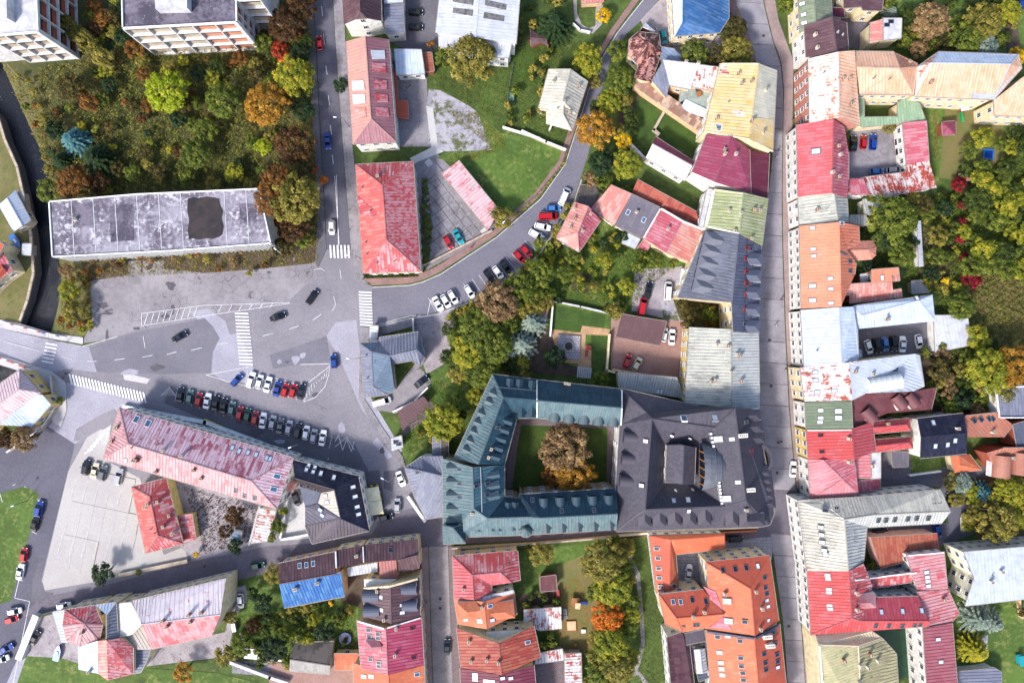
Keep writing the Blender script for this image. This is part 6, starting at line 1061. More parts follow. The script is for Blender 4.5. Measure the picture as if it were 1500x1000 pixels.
# ---------------------------------------------------------------- foliage
rs = np.random.RandomState(3)
def leafcloud(n_cl, n_leaf, leaf, flat_=.8, shell=.75, clr=.26, seed=0):
    R = np.random.RandomState(seed); d = R.normal(size=(n_cl, 3)); d /= np.linalg.norm(d, axis=1)[:, None]; d[:, 2] = np.abs(d[:, 2])*1.0-.25
    rad = (shell*R.uniform(.55, 1, n_cl)**.6)[:, None]; C_ = d*rad; C_[:, 2] *= flat_
    cs = R.uniform(.6, 1.15, n_cl)*clr; tint = R.uniform(0, 1, n_cl); sp = R.uniform(0, 1, n_cl)
    ci = R.randint(0, n_cl, n_leaf); o = R.normal(size=(n_leaf, 3)); o /= np.linalg.norm(o, axis=1)[:, None]; o[:, 2] = np.where(o[:, 2] < -.2, -o[:, 2], o[:, 2])
    P = C_[ci]+o*(cs[ci]*R.uniform(.6, 1.05, n_leaf))[:, None]*np.array([1, 1, .8])
    N = o*.9+R.normal(size=(n_leaf, 3))*.3+np.array([0, 0, .35]); N /= np.linalg.norm(N, axis=1)[:, None]
    T = np.cross(N, R.normal(size=(n_leaf, 3))); T /= np.linalg.norm(T, axis=1)[:, None]; B_ = np.cross(N, T); s = (leaf*R.uniform(.6, 1.3, n_leaf))[:, None]
    tn = np.clip(tint[ci]+R.normal(size=n_leaf)*.22, 0, 1); t2 = np.clip(sp[ci]*.8+R.uniform(0, .25, n_leaf), 0, 1)
    return P, T*s, B_*s*.75, tn, t2
def quadmesh(name, P, T, B_, tint, t2, mats):
    n = len(P); v = np.stack([P-T, P-B_, P+T, P+B_], 1).reshape(-1, 3); me = bpy.data.meshes.new(name)
    me.vertices.add(4*n); me.vertices.foreach_set('co', v.astype(np.float32).ravel()); me.loops.add(4*n); me.loops.foreach_set('vertex_index', np.arange(4*n, dtype=np.int32))
    me.polygons.add(n); me.polygons.foreach_set('loop_start', np.arange(0, 4*n, 4, dtype=np.int32))
    at = me.attributes.new('tint', 'FLOAT_COLOR', 'FACE') if False else me.color_attributes.new('tint', 'FLOAT_COLOR', 'POINT')
    c = np.ones((4*n, 4), dtype=np.float32); c[:, 0] = np.repeat(tint, 4); c[:, 2] = c[:, 0]; c[:, 1] = np.repeat(t2, 4); at.data.foreach_set('color', c.ravel())
    for m in mats: me.materials.append(m)
    me.update(calc_edges=True); return me
CROWN = {}
def crown(cls, var):
    k = (cls, var)
    if k not in CROWN:
        a = {'S': (14, 520, .105, .8, .7, .34), 'M': (38, 1700, .066, .8, .8, .25), 'L': (90, 4600, .043, .75, .85, .185)}[cls]
        CROWN[k] = quadmesh('crown', *leafcloud(*a, seed=var*7+len(cls)+ord(cls)), [MAT['f_green']])
    return CROWN[k]
def conifer_mesh(var, droop=.35, arms=16, tiers=7):
    R = np.random.RandomState(50+var); P = []; N_ = []; T_ = []; B2 = []; tn = []; t2 = []
    for ti in range(tiers):
        z = -.7+1.9*ti/tiers; L = (1-ti/tiers)**.8; na = max(6, int(arms*(1-.45*ti/tiers)))
        for a in range(na):
            th = 2*math.pi*(a+R.uniform(-.3, .3))/na+ti*.7; l = L*R.uniform(.8, 1.08); tt = R.uniform(0, 1)
            for s in np.linspace(.12, 1, 16):
                r = l*s; wd = .085*(1-s*.55)
                for q in (-1, 1, 0):
                    for _ in range(1 if q else 1):
                        x, y = math.cos(th)*r-math.sin(th)*q*wd*R.uniform(.3, 1), math.sin(th)*r+math.cos(th)*q*wd*R.uniform(.3, 1)
                        P.append((x, y, z-droop*r*.6+R.uniform(-.02, .03))); dx = np.array([math.cos(th+q*.6), math.sin(th+q*.6), -.15]); T_.append(dx*.075); B2.append(np.cross([R.uniform(-.4, .4), R.uniform(-.4, .4), 1], dx)*.028); tn.append(min(1, max(0, tt*.5+s*.5))); t2.append(s*.75+R.uniform(0, .25))
    return quadmesh('conifer_crown', np.array(P), np.array(T_), np.array(B2), np.array(tn), np.array(t2), [MAT['f_spruce']])
CON = [conifer_mesh(i) for i in range(2)]
TRUNK = {}
def trunk(kind, var):
    k = (kind, var)
    if k not in TRUNK:
        R = random.Random(var); b = MB(); 
        if kind == 'con': b.tube((0, 0, -1.6), (0, 0, 1.1), .06, .01, 7)
        else:
            b.tube((0, 0, -1.5), (0.02, 0, -.55), .085, .06, 8)
            for i in range(7):
                t = i*2.4+R.uniform(-.3, .3); r = R.uniform(.4, .75); m_ = Vector((math.cos(t)*r*.45, math.sin(t)*r*.45, -.2+R.uniform(-.1, .1))); e = Vector((math.cos(t)*r, math.sin(t)*r, .25+R.uniform(-.1, .2))); b.tube((.02, 0, -.6), m_, .045, .03, 6); b.tube(m_, e, .03, .008, 5)
        TRUNK[k] = b.me('trunk', [MAT['bark']])
    return TRUNK[k]
def tree(x, y, rpx, col, label, kind='tree', group=None, h=None, stretch=None, cat=None):
    r = rpx*S*1.12; hh = h or max(1.0, r*1.15) ; zc = hh*1.0 if kind != 'con' else r*1.0
    zc = min(zc, 8.0) if 'roof corner of' not in label and 'right end of the long' not in label else 12.5; p = W(x, y, zc); root = empty({'con': 'conifer_tree', 'bush': 'bush'}.get(kind, 'deciduous_tree'), (p.x, p.y, 0)); tag(root, label, cat or {'con': 'tree', 'bush': 'bush'}.get(kind, 'tree'), group)
    cls = 'S' if rpx < 11 else 'M' if rpx < 20 else 'L'; var = rnd.randrange(3); k = r*(S*(H-zc)/H)/S
    if kind == 'con': me = CON[rnd.randrange(2)]; k *= 1.05
    else: me = crown(cls, var)
    c = link('crown', me, root, (0, 0, zc)); a = rnd.uniform(0, 6.28); sx = k*rnd.uniform(.92, 1.06); sy = k*rnd.uniform(.92, 1.06); sz = k*(.8 if kind != 'con' else .7)
    if kind == 'bush': sz = zc*.95
    c.rotation_euler = (0, 0, a); c.scale = (sx, sy, sz)
    if stretch: c.rotation_euler = (0, 0, math.radians(stretch[0])); c.scale = (k*stretch[1], k/stretch[1], sz)
    c.material_slots[0].link = 'OBJECT'; c.material_slots[0].material = MAT[col]
    t = link('trunk', trunk('con' if kind == 'con' else 'dec', var), root, (0, 0, zc)); t.scale = (k, k, zc/1.5)
TREES = '''
245 132 33 f_lime tree bright lime green round tree left of the pink brick block
430 112 31 f_yellowgreen tree big yellow green tree leaning over the north road
409 74 14 f_red tree red leaved tree crown beside the pink brick block
418 86 11 f_orange tree small orange crown just under the red leaved tree
391 152 33 f_gold tree large golden brown tree above the little grey path
327 146 27 f_green tree broad green tree between the lime tree and the golden brown tree
500 125 13 f_spruce tree small dark round tree on the pavement of the north road
97 38 20 f_olive tree olive poplar top touching the corner of the top left block
122 58 20 f_olive tree middle olive poplar of the leaning row
148 82 19 f_olive tree lower olive poplar of the leaning row
104 128 21 f_olivedark tree olive brown tree below the top left block
128 148 17 f_brown tree brown tree diagonal below the olive poplars
107 205 20 f_blue con blue spruce in the middle of the dark wood
140 232 24 f_spruce con dark green conifer below the blue spruce
88 235 15 f_spruce con dark conifer near the river above the brown tree
108 268 27 f_brown tree rusty brown tree at the corner of the long grey block
143 268 18 f_browndark tree dark brown tree above the long grey block
70 280 19 f_green tree light green tree leaning over the river
75 300 10 f_lime bush pale green bush on the river bank left of the long block
82 190 16 f_spruce bush dark hedge patch left of the blue spruce
210 108 12 f_brown tree small brown crown touching the lime green tree
285 225 22 f_green tree tall bright green tree in the middle of the wood
300 190 18 f_green tree mid green tree above the tall bright green one
385 215 13 f_lime tree pale green slim tree beside the overgrown path
432 213 31 f_browndark tree dark brown tree on the left kerb of the north road
404 262 24 f_brown tree brown tree just above the right end of the long block
440 250 26 f_olivedark tree dark olive tree with red leaves in it beside the road
459 246 8 f_red tree little crimson crown near the road edge
474 263 8 f_orange tree little orange crown overhanging the road
430 290 41 f_olive tree very large olive brown tree covering the right end of the long block
396 292 26 f_brown tree brown crown over the roof corner of the long block
432 330 26 f_browndark tree dark brown lower crown beside the kerb
412 362 17 f_olivedark bush dark bush at the bottom corner of the long block
420 35 26 f_browndark tree dark brown tree between the pink brick block and the road
440 8 24 f_browndark tree dark tree at the top edge beside the road
385 62 15 f_green tree yellow green tree against the pink brick block
440 80 17 f_spruce tree dark green tree behind the big yellow green tree
445 160 17 f_spruce tree dark green tree below the big yellow green tree
100 425 16 f_yellowgreen bush yellow green bush on the river verge
107 455 16 f_olive bush olive bush at the bridge end
98 395 12 f_tan bush tan dry bush below the long block corner
120 470 9 f_brown bush brown bush where the verge meets the road
690 88 37 f_olive tree huge olive tree in front of the white hall
651 85 17 f_green tree smaller green tree on the left of the huge olive tree
633 68 9 f_brown bush rusty bush behind the small brown lean-to
811 36 25 f_spruce con dark spruce beside the brown summerhouse
861 88 24 f_yellowgreen tree round yellow olive tree beside the villa
884 22 12 f_yellow bush yellow bush inside the curved path
873 190 30 f_gold tree large golden tree over the bend of the upper road
906 75 18 f_green tree green tree at the top of the roadside grove
908 118 22 f_green tree bright green tree left of the ruined wall
893 150 20 f_yellowgreen tree yellow green tree above the large golden one
912 205 14 f_yellow tree yellow crown left of the red and white flaking roof
918 240 24 f_yellowgreen tree yellow and green tree below the flaking roof
884 238 22 f_spruce tree dark green tree below the large golden one
866 262 13 f_tan bush grey green bush beside the curved road
884 262 15 f_green bush green bush above the dark felt roof
735 319 18 f_olive tree olive tree at the end of the garage row
1018 78 21 f_green tree green tree left of the yellow roof
1073 45 22 f_olivedark tree dark olive tree beside the blue roofed hall
1080 76 24 f_olive tree olive tree at the top of the paved street
1050 82 17 f_olivedark tree darker tree between the two behind the white patchy roof
728 442 34 f_tan tree wide tan green tree beside the curved road
760 420 26 f_green tree green tree above the silver spruces
790 400 22 f_green tree green tree above the tiny pink shed
700 480 32 f_green tree large green tree at the gravel court
687 515 27 f_yellowgreen tree bright green tree bulging over the gravel court
722 505 30 f_green tree central green tree of the big clump
705 545 26 f_green tree lower green tree of the big clump
738 478 22 f_green tree green tree between the tan tree and the silver spruces
723 540 14 f_lime tree small lime crown at the bottom of the big clump
690 460 13 f_orange bush orange tinged bush above the gravel court
682 553 5 f_yellow bush tiny yellow bush under the big clump
779 473 21 f_silver con upper silver spruce of the three
764 505 22 f_silver con middle silver spruce of the three
749 517 15 f_silver con lower silver spruce of the three
763 530 14 f_yellowgreen con yellow green conifer at the foot of the silver spruces
813 524 18 f_spruce bush dark green tree beside the pool terrace
648 618 29 f_yellowgreen tree yellow green tree left of the blue complex
694 580 13 f_yellowgreen tree pale yellow tree touching the blue roof corner
672 607 13 f_spruce bush dark bush against the left wall of the blue complex
828 657 41 f_tan tree huge tan brown tree in the cloister courtyard
842 694 31 f_gold tree golden brown tree in the lower half of the cloister
812 696 20 f_brown tree rusty crown at the lower left of the cloister tree
793 811 19 f_olive tree olive tree at the end of the red hip roofed house
775 805 8 f_green bush green bush beside the olive tree by the lane
884 820 33 f_olive tree tall olive tree in the park south of the lane
897 858 28 f_yellowgreen tree yellow green tree in the middle of the park
890 902 25 f_orange tree orange and yellow tree in the park
912 905 12 f_gold tree small golden crown beside the orange park tree
893 945 27 f_yellowgreen tree green yellow tree below the orange park tree
905 975 26 f_olive tree olive tree at the foot of the park
918 830 14 f_green tree green crown near the park path
875 985 18 f_green tree green tree at the bottom edge of the park
150 840 17 f_spruce tree dark green tree on the edge of the concrete car park
268 984 16 f_gold tree golden tree at the bottom edge near the long school
36 642 21 f_tan bush brown green bush below the pink and white house
10 640 18 f_browndark bush dark bush at the left edge below the bridge
90 586 7 f_green bush small green bush on the traffic corner
400 840 15 f_olive tree round olive tree at the corner of the brown roof
385 883 17 f_spruce tree dark round tree in the middle of the garden
461 907 12 f_yellowgreen bush left one of two round pale bushes below the blue roof
497 906 13 f_green bush right one of two round pale bushes below the blue roof
436 930 13 f_green bush green ball bush above the dark felt shed
452 935 11 f_yellowgreen bush yellow green upright bush above the dark felt shed
475 925 16 f_spruce tree dark tree between the pale bushes
337 903 11 f_olive bush olive bush at the end of the school
330 960 17 f_olive tree olive tree at the bottom left of the garden
355 945 17 f_green tree green tree beside the white garden shed
400 950 20 f_spruce tree dark green tree in the lower garden
415 930 14 f_green bush green bush in the lower garden beside the ball bush
370 915 13 f_browndark bush brown bare bush in the garden
421 975 6 f_yellowgreen bush small bright bush at the shed corner
487 882 6 f_yellow bush yellow bush under the blue roof eave
415 752 10 f_green bush upper green bush along the terrace wall
408 770 12 f_green bush middle green bush along the terrace wall
398 786 9 f_green bush lower green bush along the terrace wall
345 800 12 f_spruce bush dark bush beside the small blue roofed hut
345 755 16 f_browndark bush brown thicket in the waste yard
330 778 11 f_browndark bush low brown thicket left of the hut
288 812 6 f_yellow bush yellow bush by the low wall of the street
203 838 5 f_green bush small green bush on the low stone wall
1364 30 30 f_tan tree large tan green tree in the upper right garden
1440 30 28 f_olive tree large olive tree near the top right corner
1476 18 20 f_yellowgreen tree yellow green tree at the top right corner
1415 55 26 f_green tree green tree between the two large upper right trees
1440 68 22 f_silver tree grey green tree above the white blue roof
1385 65 18 f_olivedark tree dark tree above the peach roof
1323 60 13 f_green bush green bush beside the white terrace house
1345 72 14 f_tan bush tan bush above the peach roof
1306 17 10 f_silver con small silver conifer beside the brown roof
1490 82 14 f_yellow tree yellow tree over the corner of the white roof
1306 322 37 f_green tree large green tree behind the weathered grey house
1335 294 15 f_olive tree olive tree under the rusty wing
1305 345 22 f_spruce tree dark green tree below the large rear garden tree
1322 372 20 f_green tree green tree left of the long white wall
1355 300 16 f_olivedark tree dark olive tree beside the white wall
1302 186 11 f_olive bush olive bush over the green courtyard roof
1360 310 13 f_green bush green garden bush above the white wall
1375 345 16 f_olive bush olive garden bush right of the white wall
1372 375 14 f_green bush green garden bush in the vegetable plots
1383 305 14 f_spruce bush dark green bush beside the red vine
1404 270 12 f_crimson bush crimson bush by the small red shed
1411 300 9 f_crimson bush upper crimson vine clump of the long line
1409 325 8 f_crimson bush second crimson vine clump of the long line
1409 350 9 f_crimson bush third crimson vine clump of the long line
1411 378 9 f_crimson bush fourth crimson vine clump of the long line
1422 408 15 f_crimson bush big crimson bush at the end of the vine line
1388 413 9 f_yellow bush bright yellow leaf shaped bush
1364 402 12 f_spruce bush dark bush above the derelict felt roof
1368 408 7 f_yellowgreen bush small yellow green bush beside the derelict roof
1410 449 22 f_green tree round green tree above the white garage
1432 494 19 f_yellowgreen tree yellow green tree right of the white garage
1450 545 36 f_yellowgreen tree large yellow green tree in the lower right garden
1482 535 32 f_gold tree golden orange tree at the right edge
1470 570 22 f_olive tree olive tree above the white rimmed roof
1410 585 18 f_spruce bush dark bush left of the white rimmed roof
1375 540 18 f_olivedark bush dark weeds behind the glass vaulted roof
1395 600 16 f_green bush green bush above the navy roof
1440 722 16 f_blue con blue green conifer in the autumn bed
1475 725 26 f_yellowgreen tree yellow green tree in the autumn bed
1460 765 33 f_olive tree wide olive tree in the autumn bed
1492 755 22 f_yellowgreen tree green tree at the right edge of the autumn bed
1468 707 7 f_orange bush orange bush on the kerb of the lane
1434 907 22 f_silver con left silver spruce on the lower right lawn
1455 912 19 f_silver con right silver spruce on the lower right lawn
1430 952 22 f_yellowgreen con yellow conifer on the lower right lawn
1494 893 10 f_olivedark bush brown bush at the right edge of the lawn
1277 826 9 f_green bush green bush beside the rust red roof
1065 -5 10 f_green bush green bush at the top edge beside the blue hall
1152 8 14 f_green tree green tree at the top edge of the brick pavement
940 340 0 f_green bush x
830 400 15 f_green tree green garden tree behind the lilac house
885 382 14 f_yellowgreen tree yellow green garden tree below the red gabled house
918 420 14 f_yellowgreen tree yellow green tree beside the pickup
900 455 13 f_olive bush olive bush above the brown carport
935 390 12 f_green bush garden bush under the white awning
960 380 13 f_green bush garden bush below the pink porch
790 355 10 f_green bush green roadside bush below the two white cars
840 375 14 f_green bush bush at the foot of the lilac wall
856 352 9 f_olive bush olive bush beside the lilac wall
870 420 10 f_olive bush olive bush beside the bare bed
805 430 12 f_green bush green bush above the tiny pink shed
1010 465 16 f_olivedark bush weedy bush under the cream gable wall
1040 462 13 f_green bush green bush in the walled yard
880 555 14 f_green bush green bush beside the pergola table
1000 445 10 f_olivedark bush dark weeds at the building corner
805 905 10 f_green bush x2
'''
for ln in TREES.strip().split('\n'):
    t = ln.split(' ', 5)
    if t[5] in ('x', 'x2') or float(t[2]) < 1: continue
    tree(float(t[0]), float(t[1]), float(t[2]), t[3], t[5], t[4], stretch=(-40, 1.3) if 'poplar' in t[5] else None)
TAKEN = [(float(l.split()[0]), float(l.split()[1]), float(l.split()[2])) for l in TREES.strip().split('\n')]

LM = [(245, 132, 'the bright lime tree'), (430, 112, 'the roadside yellow green tree'), (391, 152, 'the golden brown tree'), (107, 205, 'the blue spruce'), (108, 268, 'the rusty brown tree by the river'), (285, 225, 'the tall bright green tree'), (430, 288, 'the huge tree on the block corner'), (130, 60, 'the leaning olive poplars'), (180, 45, 'the dark roofed block'), (327, 146, 'the broad green tree'), (432, 213, 'the dark brown roadside tree'), (350, 70, 'the pink brick facade'), (200, 284, 'the roof edge of the long block'), (60, 180, 'the river bend'),
 (163, 345, 'the long grey block, left half'), (320, 360, 'the long grey block, right half'), (107, 440, 'the bridge verge'), (811, 36, 'the dark spruce'), (825, 150, 'the grey villa'), (861, 88, 'the round yellow olive tree'), (789, 55, 'the brown summerhouse'), (745, 140, 'the pale green container'), (873, 190, 'the large golden tree'), (728, 442, 'the wide tan tree'), (700, 500, 'the gravel court'), (771, 495, 'the silver spruces'), (767, 372, 'the two red cars'), (650, 440, 'the three white cars'), (845, 335, 'the lilac house'), (850, 415, 'the bare garden bed'), (930, 440, 'the dark pickup'), (960, 380, 'the pink garden roofs'), (793, 448, 'the tiny pink shed'), (1025, 460, 'the cream gable wall'), (648, 618, 'the alley tree'), (694, 580, 'the blue roof corner'),
 (1410, 340, 'the crimson vine line'), (1422, 408, 'the big crimson bush'), (1448, 226, 'the blue sandbox'), (1346, 355, 'the long white wall'), (1306, 322, 'the large rear garden tree'), (1410, 449, 'the round garage tree'), (1482, 535, 'the golden orange tree'), (1395, 480, 'the white garage'), (1480, 590, 'the white rimmed roof'), (1364, 30, 'the large tan tree'), (1440, 30, 'the corner olive tree'), (1305, 40, 'the white terrace house'), (385, 883, 'the round dark garden tree'), (371, 953, 'the white box shed'), (505, 935, 'the round trampoline'), (455, 965, 'the dark felt shed'), (460, 870, 'the bright blue roof'), (884, 820, 'the tall park olive tree'), (890, 902, 'the orange park tree'), (842, 880, 'the play tower'), (795, 905, 'the rust streaked shed'), (805, 854, 'the brown garden hut'), (1475, 745, 'the autumn bed olive trees'), (1413, 765, 'the lone white car'), (1440, 250, 'the nursery fence'), (1480, 330, 'the right edge, halfway up the slope'), (1475, 230, 'the right edge, top of the slope'), (1440, 390, 'the foot of the slope')]
CW = dict(f_spruce='very dark green', f_dark='dark green', f_olivedark='olive brown', f_green='green', f_brown='rusty brown', f_olive='olive', f_browndark='dark brown', f_yellowgreen='yellow green', f_tan='tan', f_silver='silvery', f_lime='lime')
USED = set()
def nearlabel(x, y, r, col, kind):
    a, b_, nm = min(LM, key=lambda q: (q[0]-x)**2+(q[1]-y)**2); dx, dy = x-a, y-b_; d = math.hypot(dx, dy)
    v = 'above' if dy < -abs(dx)*.45 else 'below' if dy > abs(dx)*.45 else ''; h_ = 'left' if dx < -abs(dy)*.45 else 'right' if dx > abs(dy)*.45 else ''
    v, h_ = ('upper' if v == 'above' else 'lower', h_) if v and h_ else (v, h_)
    dr = {('above', ''): 'above', ('below', ''): 'below', ('', 'left'): 'left of', ('', 'right'): 'right of'}.get((v, h_)) or v+' '+h_+' of'
    sz_ = 'small ' if r < 8 else 'medium ' if r < 12 else 'large '; lab = sz_+CW[col]+' '+kind+' '+('close ' if d < 18 else '' if d < 38 else 'well ')+dr+' '+nm
    for q in sorted(LM, key=lambda q: (q[0]-x)**2+(q[1]-y)**2)[1:4]:
        if lab in USED: lab = sz_+CW[col]+' '+kind+' between '+nm.split(',')[0]+' and '+q[2].split(',')[0]
    USED.add(lab); return lab
def fill(poly, n, r0, r1, cols, label, group, kind='tree', tries=4000, sep=.85):
    P = pairs(poly); xs = [p[0] for p in P]; ys = [p[1] for p in P]; k = 0
    for _ in range(tries):
        if k >= n: break
        x, y, r = rnd.uniform(min(xs), max(xs)), rnd.uniform(min(ys), max(ys)), rnd.uniform(r0, r1)
        if not inpoly(x, y, P) or any((x-a)**2+(y-b_)**2 < (sep*max(r, c))**2 for a, b_, c in TAKEN): continue
        TAKEN.append((x, y, r)); cc = rnd.choice(cols); tree(x, y, r, cc, nearlabel(x, y, r, cc, kind), kind, group); k += 1
MIXD = ['f_yellowgreen', 'f_olive', 'f_browndark', 'f_spruce', 'f_dark', 'f_olivedark', 'f_green', 'f_brown', 'f_green', 'f_olivedark', 'f_olive']
fill([120, 95, 180, 60, 235, 85, 380, 85, 455, 60, 460, 360, 402, 350, 380, 272, 200, 280, 72, 290, 60, 200, 70, 150], 66, 7, 15, MIXD, 'dark green or brown tree in the overgrown wood above the long grey block', 'trees of the overgrown wood')
fill([105, 0, 178, 0, 182, 50, 230, 85, 120, 95], 14, 10, 17, MIXD, 'dark tree in the gap between the two abandoned blocks', 'trees between the abandoned blocks')
fill([390, 40, 455, 0, 455, 70, 395, 90], 6, 8, 14, ['f_browndark', 'f_dark'], 'dark tree beside the road at the top of the wood', 'dark roadside trees')
fill([838, 292, 846, 300, 800, 400, 720, 440, 655, 470, 650, 462, 700, 440, 762, 400, 790, 372, 815, 335], 26, 6, 10, ['f_green', 'f_olive', 'f_yellowgreen', 'f_dark'], 'green bush on the bank below the curved road parking', 'bushes on the parking bank', 'bush')
fill([655, 455, 790, 380, 800, 440, 770, 545, 700, 565, 660, 540], 14, 13, 20, ['f_green', 'f_dark', 'f_dark', 'f_olive'], 'green tree in the dense clump between the curved road and the blue complex', 'trees of the central clump')
fill([870, 100, 925, 110, 925, 300, 870, 270], 9, 10, 16, ['f_green', 'f_dark', 'f_olive'], 'green tree in the strip along the upper road', 'trees along the upper road')
fill([795, 362, 860, 345, 915, 340, 985, 385, 990, 400, 925, 400, 915, 460, 800, 440], 34, 5, 10, ['f_green', 'f_olive', 'f_yellowgreen', 'f_dark', 'f_spruce'], 'garden shrub in the green plots behind the pink garden houses', 'shrubs of the middle gardens', 'bush')
fill([1395, 215, 1560, 170, 1560, 400, 1470, 410, 1425, 400, 1405, 350], 46, 12, 23, ['f_green', 'f_green', 'f_yellowgreen', 'f_yellowgreen', 'f_dark'], 'green tree in the wooded slope at the right edge', 'trees of the right edge slope')
fill([1260, 285, 1340, 280, 1345, 400, 1270, 400], 10, 9, 15, ['f_dark', 'f_spruce', 'f_green'], 'dark garden tree behind the orange roofed building', 'trees behind the orange building')
fill([1350, 285, 1405, 285, 1405, 430, 1355, 430], 24, 5, 9, ['f_green', 'f_dark', 'f_yellowgreen', 'f_olive'], 'small bush in the eastern vegetable plots', 'bushes of the vegetable plots', 'bush')
fill([1355, 510, 1500, 500, 1500, 560, 1440, 610, 1360, 610], 22, 8, 15, ['f_olive', 'f_dark', 'f_green', 'f_tan'], 'scrubby tree behind the white garage', 'scrub behind the white garage')
fill([1295, 0, 1500, 0, 1470, 75, 1310, 70], 20, 9, 15, ['f_green', 'f_olive', 'f_dark'], 'garden tree in the upper right corner', 'trees of the upper right gardens')
fill([745, 0, 830, 0, 800, 120, 790, 200, 740, 180, 750, 100], 26, 5, 11, ['f_green', 'f_dark', 'f_olive'], 'shrub in the garden between the white hall and the villa', 'shrubs of the villa garden', 'bush')
fill([365, 860, 520, 895, 520, 940, 430, 975, 340, 970], 26, 6, 11, ['f_green', 'f_dark', 'f_spruce', 'f_olive'], 'garden shrub between the school and the magenta house', 'shrubs of the lower left garden', 'bush')
fill([868, 790, 930, 785, 925, 1000, 860, 1000, 875, 900], 16, 10, 16, ['f_olive', 'f_green', 'f_yellowgreen'], 'green or olive tree in the park south of the lane', 'trees of the park')
fill([765, 868, 815, 868, 818, 890, 770, 890], 7, 5, 8, ['f_green', 'f_dark'], 'shrub above the white rust streaked shed', 'shrubs above the shed', 'bush'); fill([788, 923, 828, 922, 826, 950, 790, 955], 6, 6, 9, ['f_dark', 'f_green'], 'dark shrub below the white rust streaked shed', 'shrubs below the shed', 'bush')
fill([1340, 690, 1500, 695, 1500, 790, 1425, 780], 10, 10, 16, ['f_olive', 'f_yellowgreen', 'f_silver'], 'olive tree in the autumn bed beside the lane', 'trees of the autumn bed')
fill([1003, 440, 1050, 446, 1048, 478, 1000, 476], 8, 5, 8, ['f_olivedark', 'f_dark', 'f_brown'], 'low weedy shrub in the walled yard', 'weeds of the walled yard', 'bush'); fill([590, 640, 630, 590, 700, 560, 700, 600, 640, 660], 7, 5, 8, ['f_green', 'f_olive'], 'small shrub on the slope left of the blue complex', 'slope shrubs', 'bush')
fill([120, 372, 400, 365, 400, 398, 120, 400], 26, 4, 8, ['f_brown', 'f_olive', 'f_browndark', 'f_tan'], 'low autumn scrub below the long grey block', 'scrub below the long block', 'bush'); fill([95, 380, 130, 380, 132, 490, 85, 485], 18, 4, 8, ['f_olive', 'f_brown', 'f_yellowgreen'], 'low scrub on the river verge', 'scrub on the river verge', 'bush'); fill([15, 110, 55, 120, 80, 280, 70, 285, 50, 190], 12, 5, 9, ['f_olive', 'f_green', 'f_brown'], 'low shrub on the upper river bank', 'shrubs on the upper river bank', 'bush')
# ground cover nobody could count
def cover(name, poly, n, size, col, label, zmax=.9, cat='undergrowth'):
    P = pairs(poly); xs = [p[0] for p in P]; ys = [p[1] for p in P]; R = np.random.RandomState(len(poly)+n); x = R.uniform(min(xs), max(xs), n*2); y = R.uniform(min(ys), max(ys), n*2)
    ins = np.zeros(len(x), bool); j = len(P)-1
    for i in range(len(P)):
        c = ((P[i][1] > y) != (P[j][1] > y)) & (x < (P[j][0]-P[i][0])*(y-P[i][1])/(P[j][1]-P[i][1]+1e-9)+P[i][0]); ins ^= c; j = i
    x, y = x[ins][:n], y[ins][:n]; m = len(x); bump = (np.sin(x*.35+np.cos(y*.21)*2)*np.sin(y*.31+x*.11)+1)/2
    keep = R.uniform(0, 1, m) < .25+.75*bump; x, y, bump = x[keep], y[keep], bump[keep]; m = len(x)
    z = .1+R.uniform(0, 1, m)*zmax*bump; Q = np.stack([(x-750)*S, (500-y)*S, z], 1); N = R.normal(size=(m, 3))*.5+[0, 0, 1]; N /= np.linalg.norm(N, axis=1)[:, None]; T = np.cross(N, R.normal(size=(m, 3))); T /= np.linalg.norm(T, axis=1)[:, None]; s = (size*R.uniform(.5, 1.3, m))[:, None]
    me = quadmesh(name, Q, T*s, np.cross(N, T)*s*.6, np.clip(bump+R.normal(size=m)*.2, 0, 1), R.uniform(0, .9, m), [MAT[col]]); tag(link(name, me), label, cat, kind='stuff')
cover('undergrowth', [60, 100, 120, 90, 178, 0, 455, 0, 470, 360, 400, 360, 385, 275, 72, 292, 70, 240, 50, 195], 42000, .25, 'f_olive', 'tangled undergrowth of the overgrown wood at the top left', 2.2)
cover('undergrowth', [200, 80, 380, 85, 385, 272, 200, 280, 100, 285, 130, 150], 12000, .24, 'f_green', 'green brambles filling the middle of the wood', 2.4)
cover('dry_weeds', [118, 374, 400, 368, 468, 345, 468, 385, 330, 398, 130, 408], 6500, .2, 'f_olive', 'rusty weeds along the foot of the long grey block', .5); cover('dry_weeds', [0, 86, 60, 150, 84, 290, 90, 380, 135, 400, 135, 470, 84, 490, 90, 405, 68, 240, 20, 132], 9000, .22, 'f_olive', 'dry weeds on the strip beside the river', .6)
cover('grass', [640, 95, 760, 65, 860, 60, 880, 90, 830, 215, 735, 190, 700, 160, 640, 130], 22000, .13, 'f_green', 'rough grass around the white hall and the villa', .4, 'grass'); cover('undergrowth', [1245, 285, 1410, 285, 1500, 200, 1520, 560, 1375, 600, 1370, 430, 1260, 400], 42000, .24, 'f_green', 'green undergrowth of the eastern gardens', 1.4)
cover('dry_weeds', [1425, 380, 1560, 380, 1560, 510, 1440, 510, 1420, 440], 14000, .2, 'f_tan', 'dry scrub at the right edge', 1.0); cover('garden_plants', [790, 360, 870, 345, 990, 385, 915, 460, 800, 440], 16000, .16, 'f_green', 'low garden plants behind the pink garden houses', .5, 'plants'); cover('grass', [625, 560, 700, 545, 720, 555, 690, 620, 600, 665, 590, 640], 8000, .14, 'f_green', 'rough grass on the slope left of the blue complex', .4, 'grass')
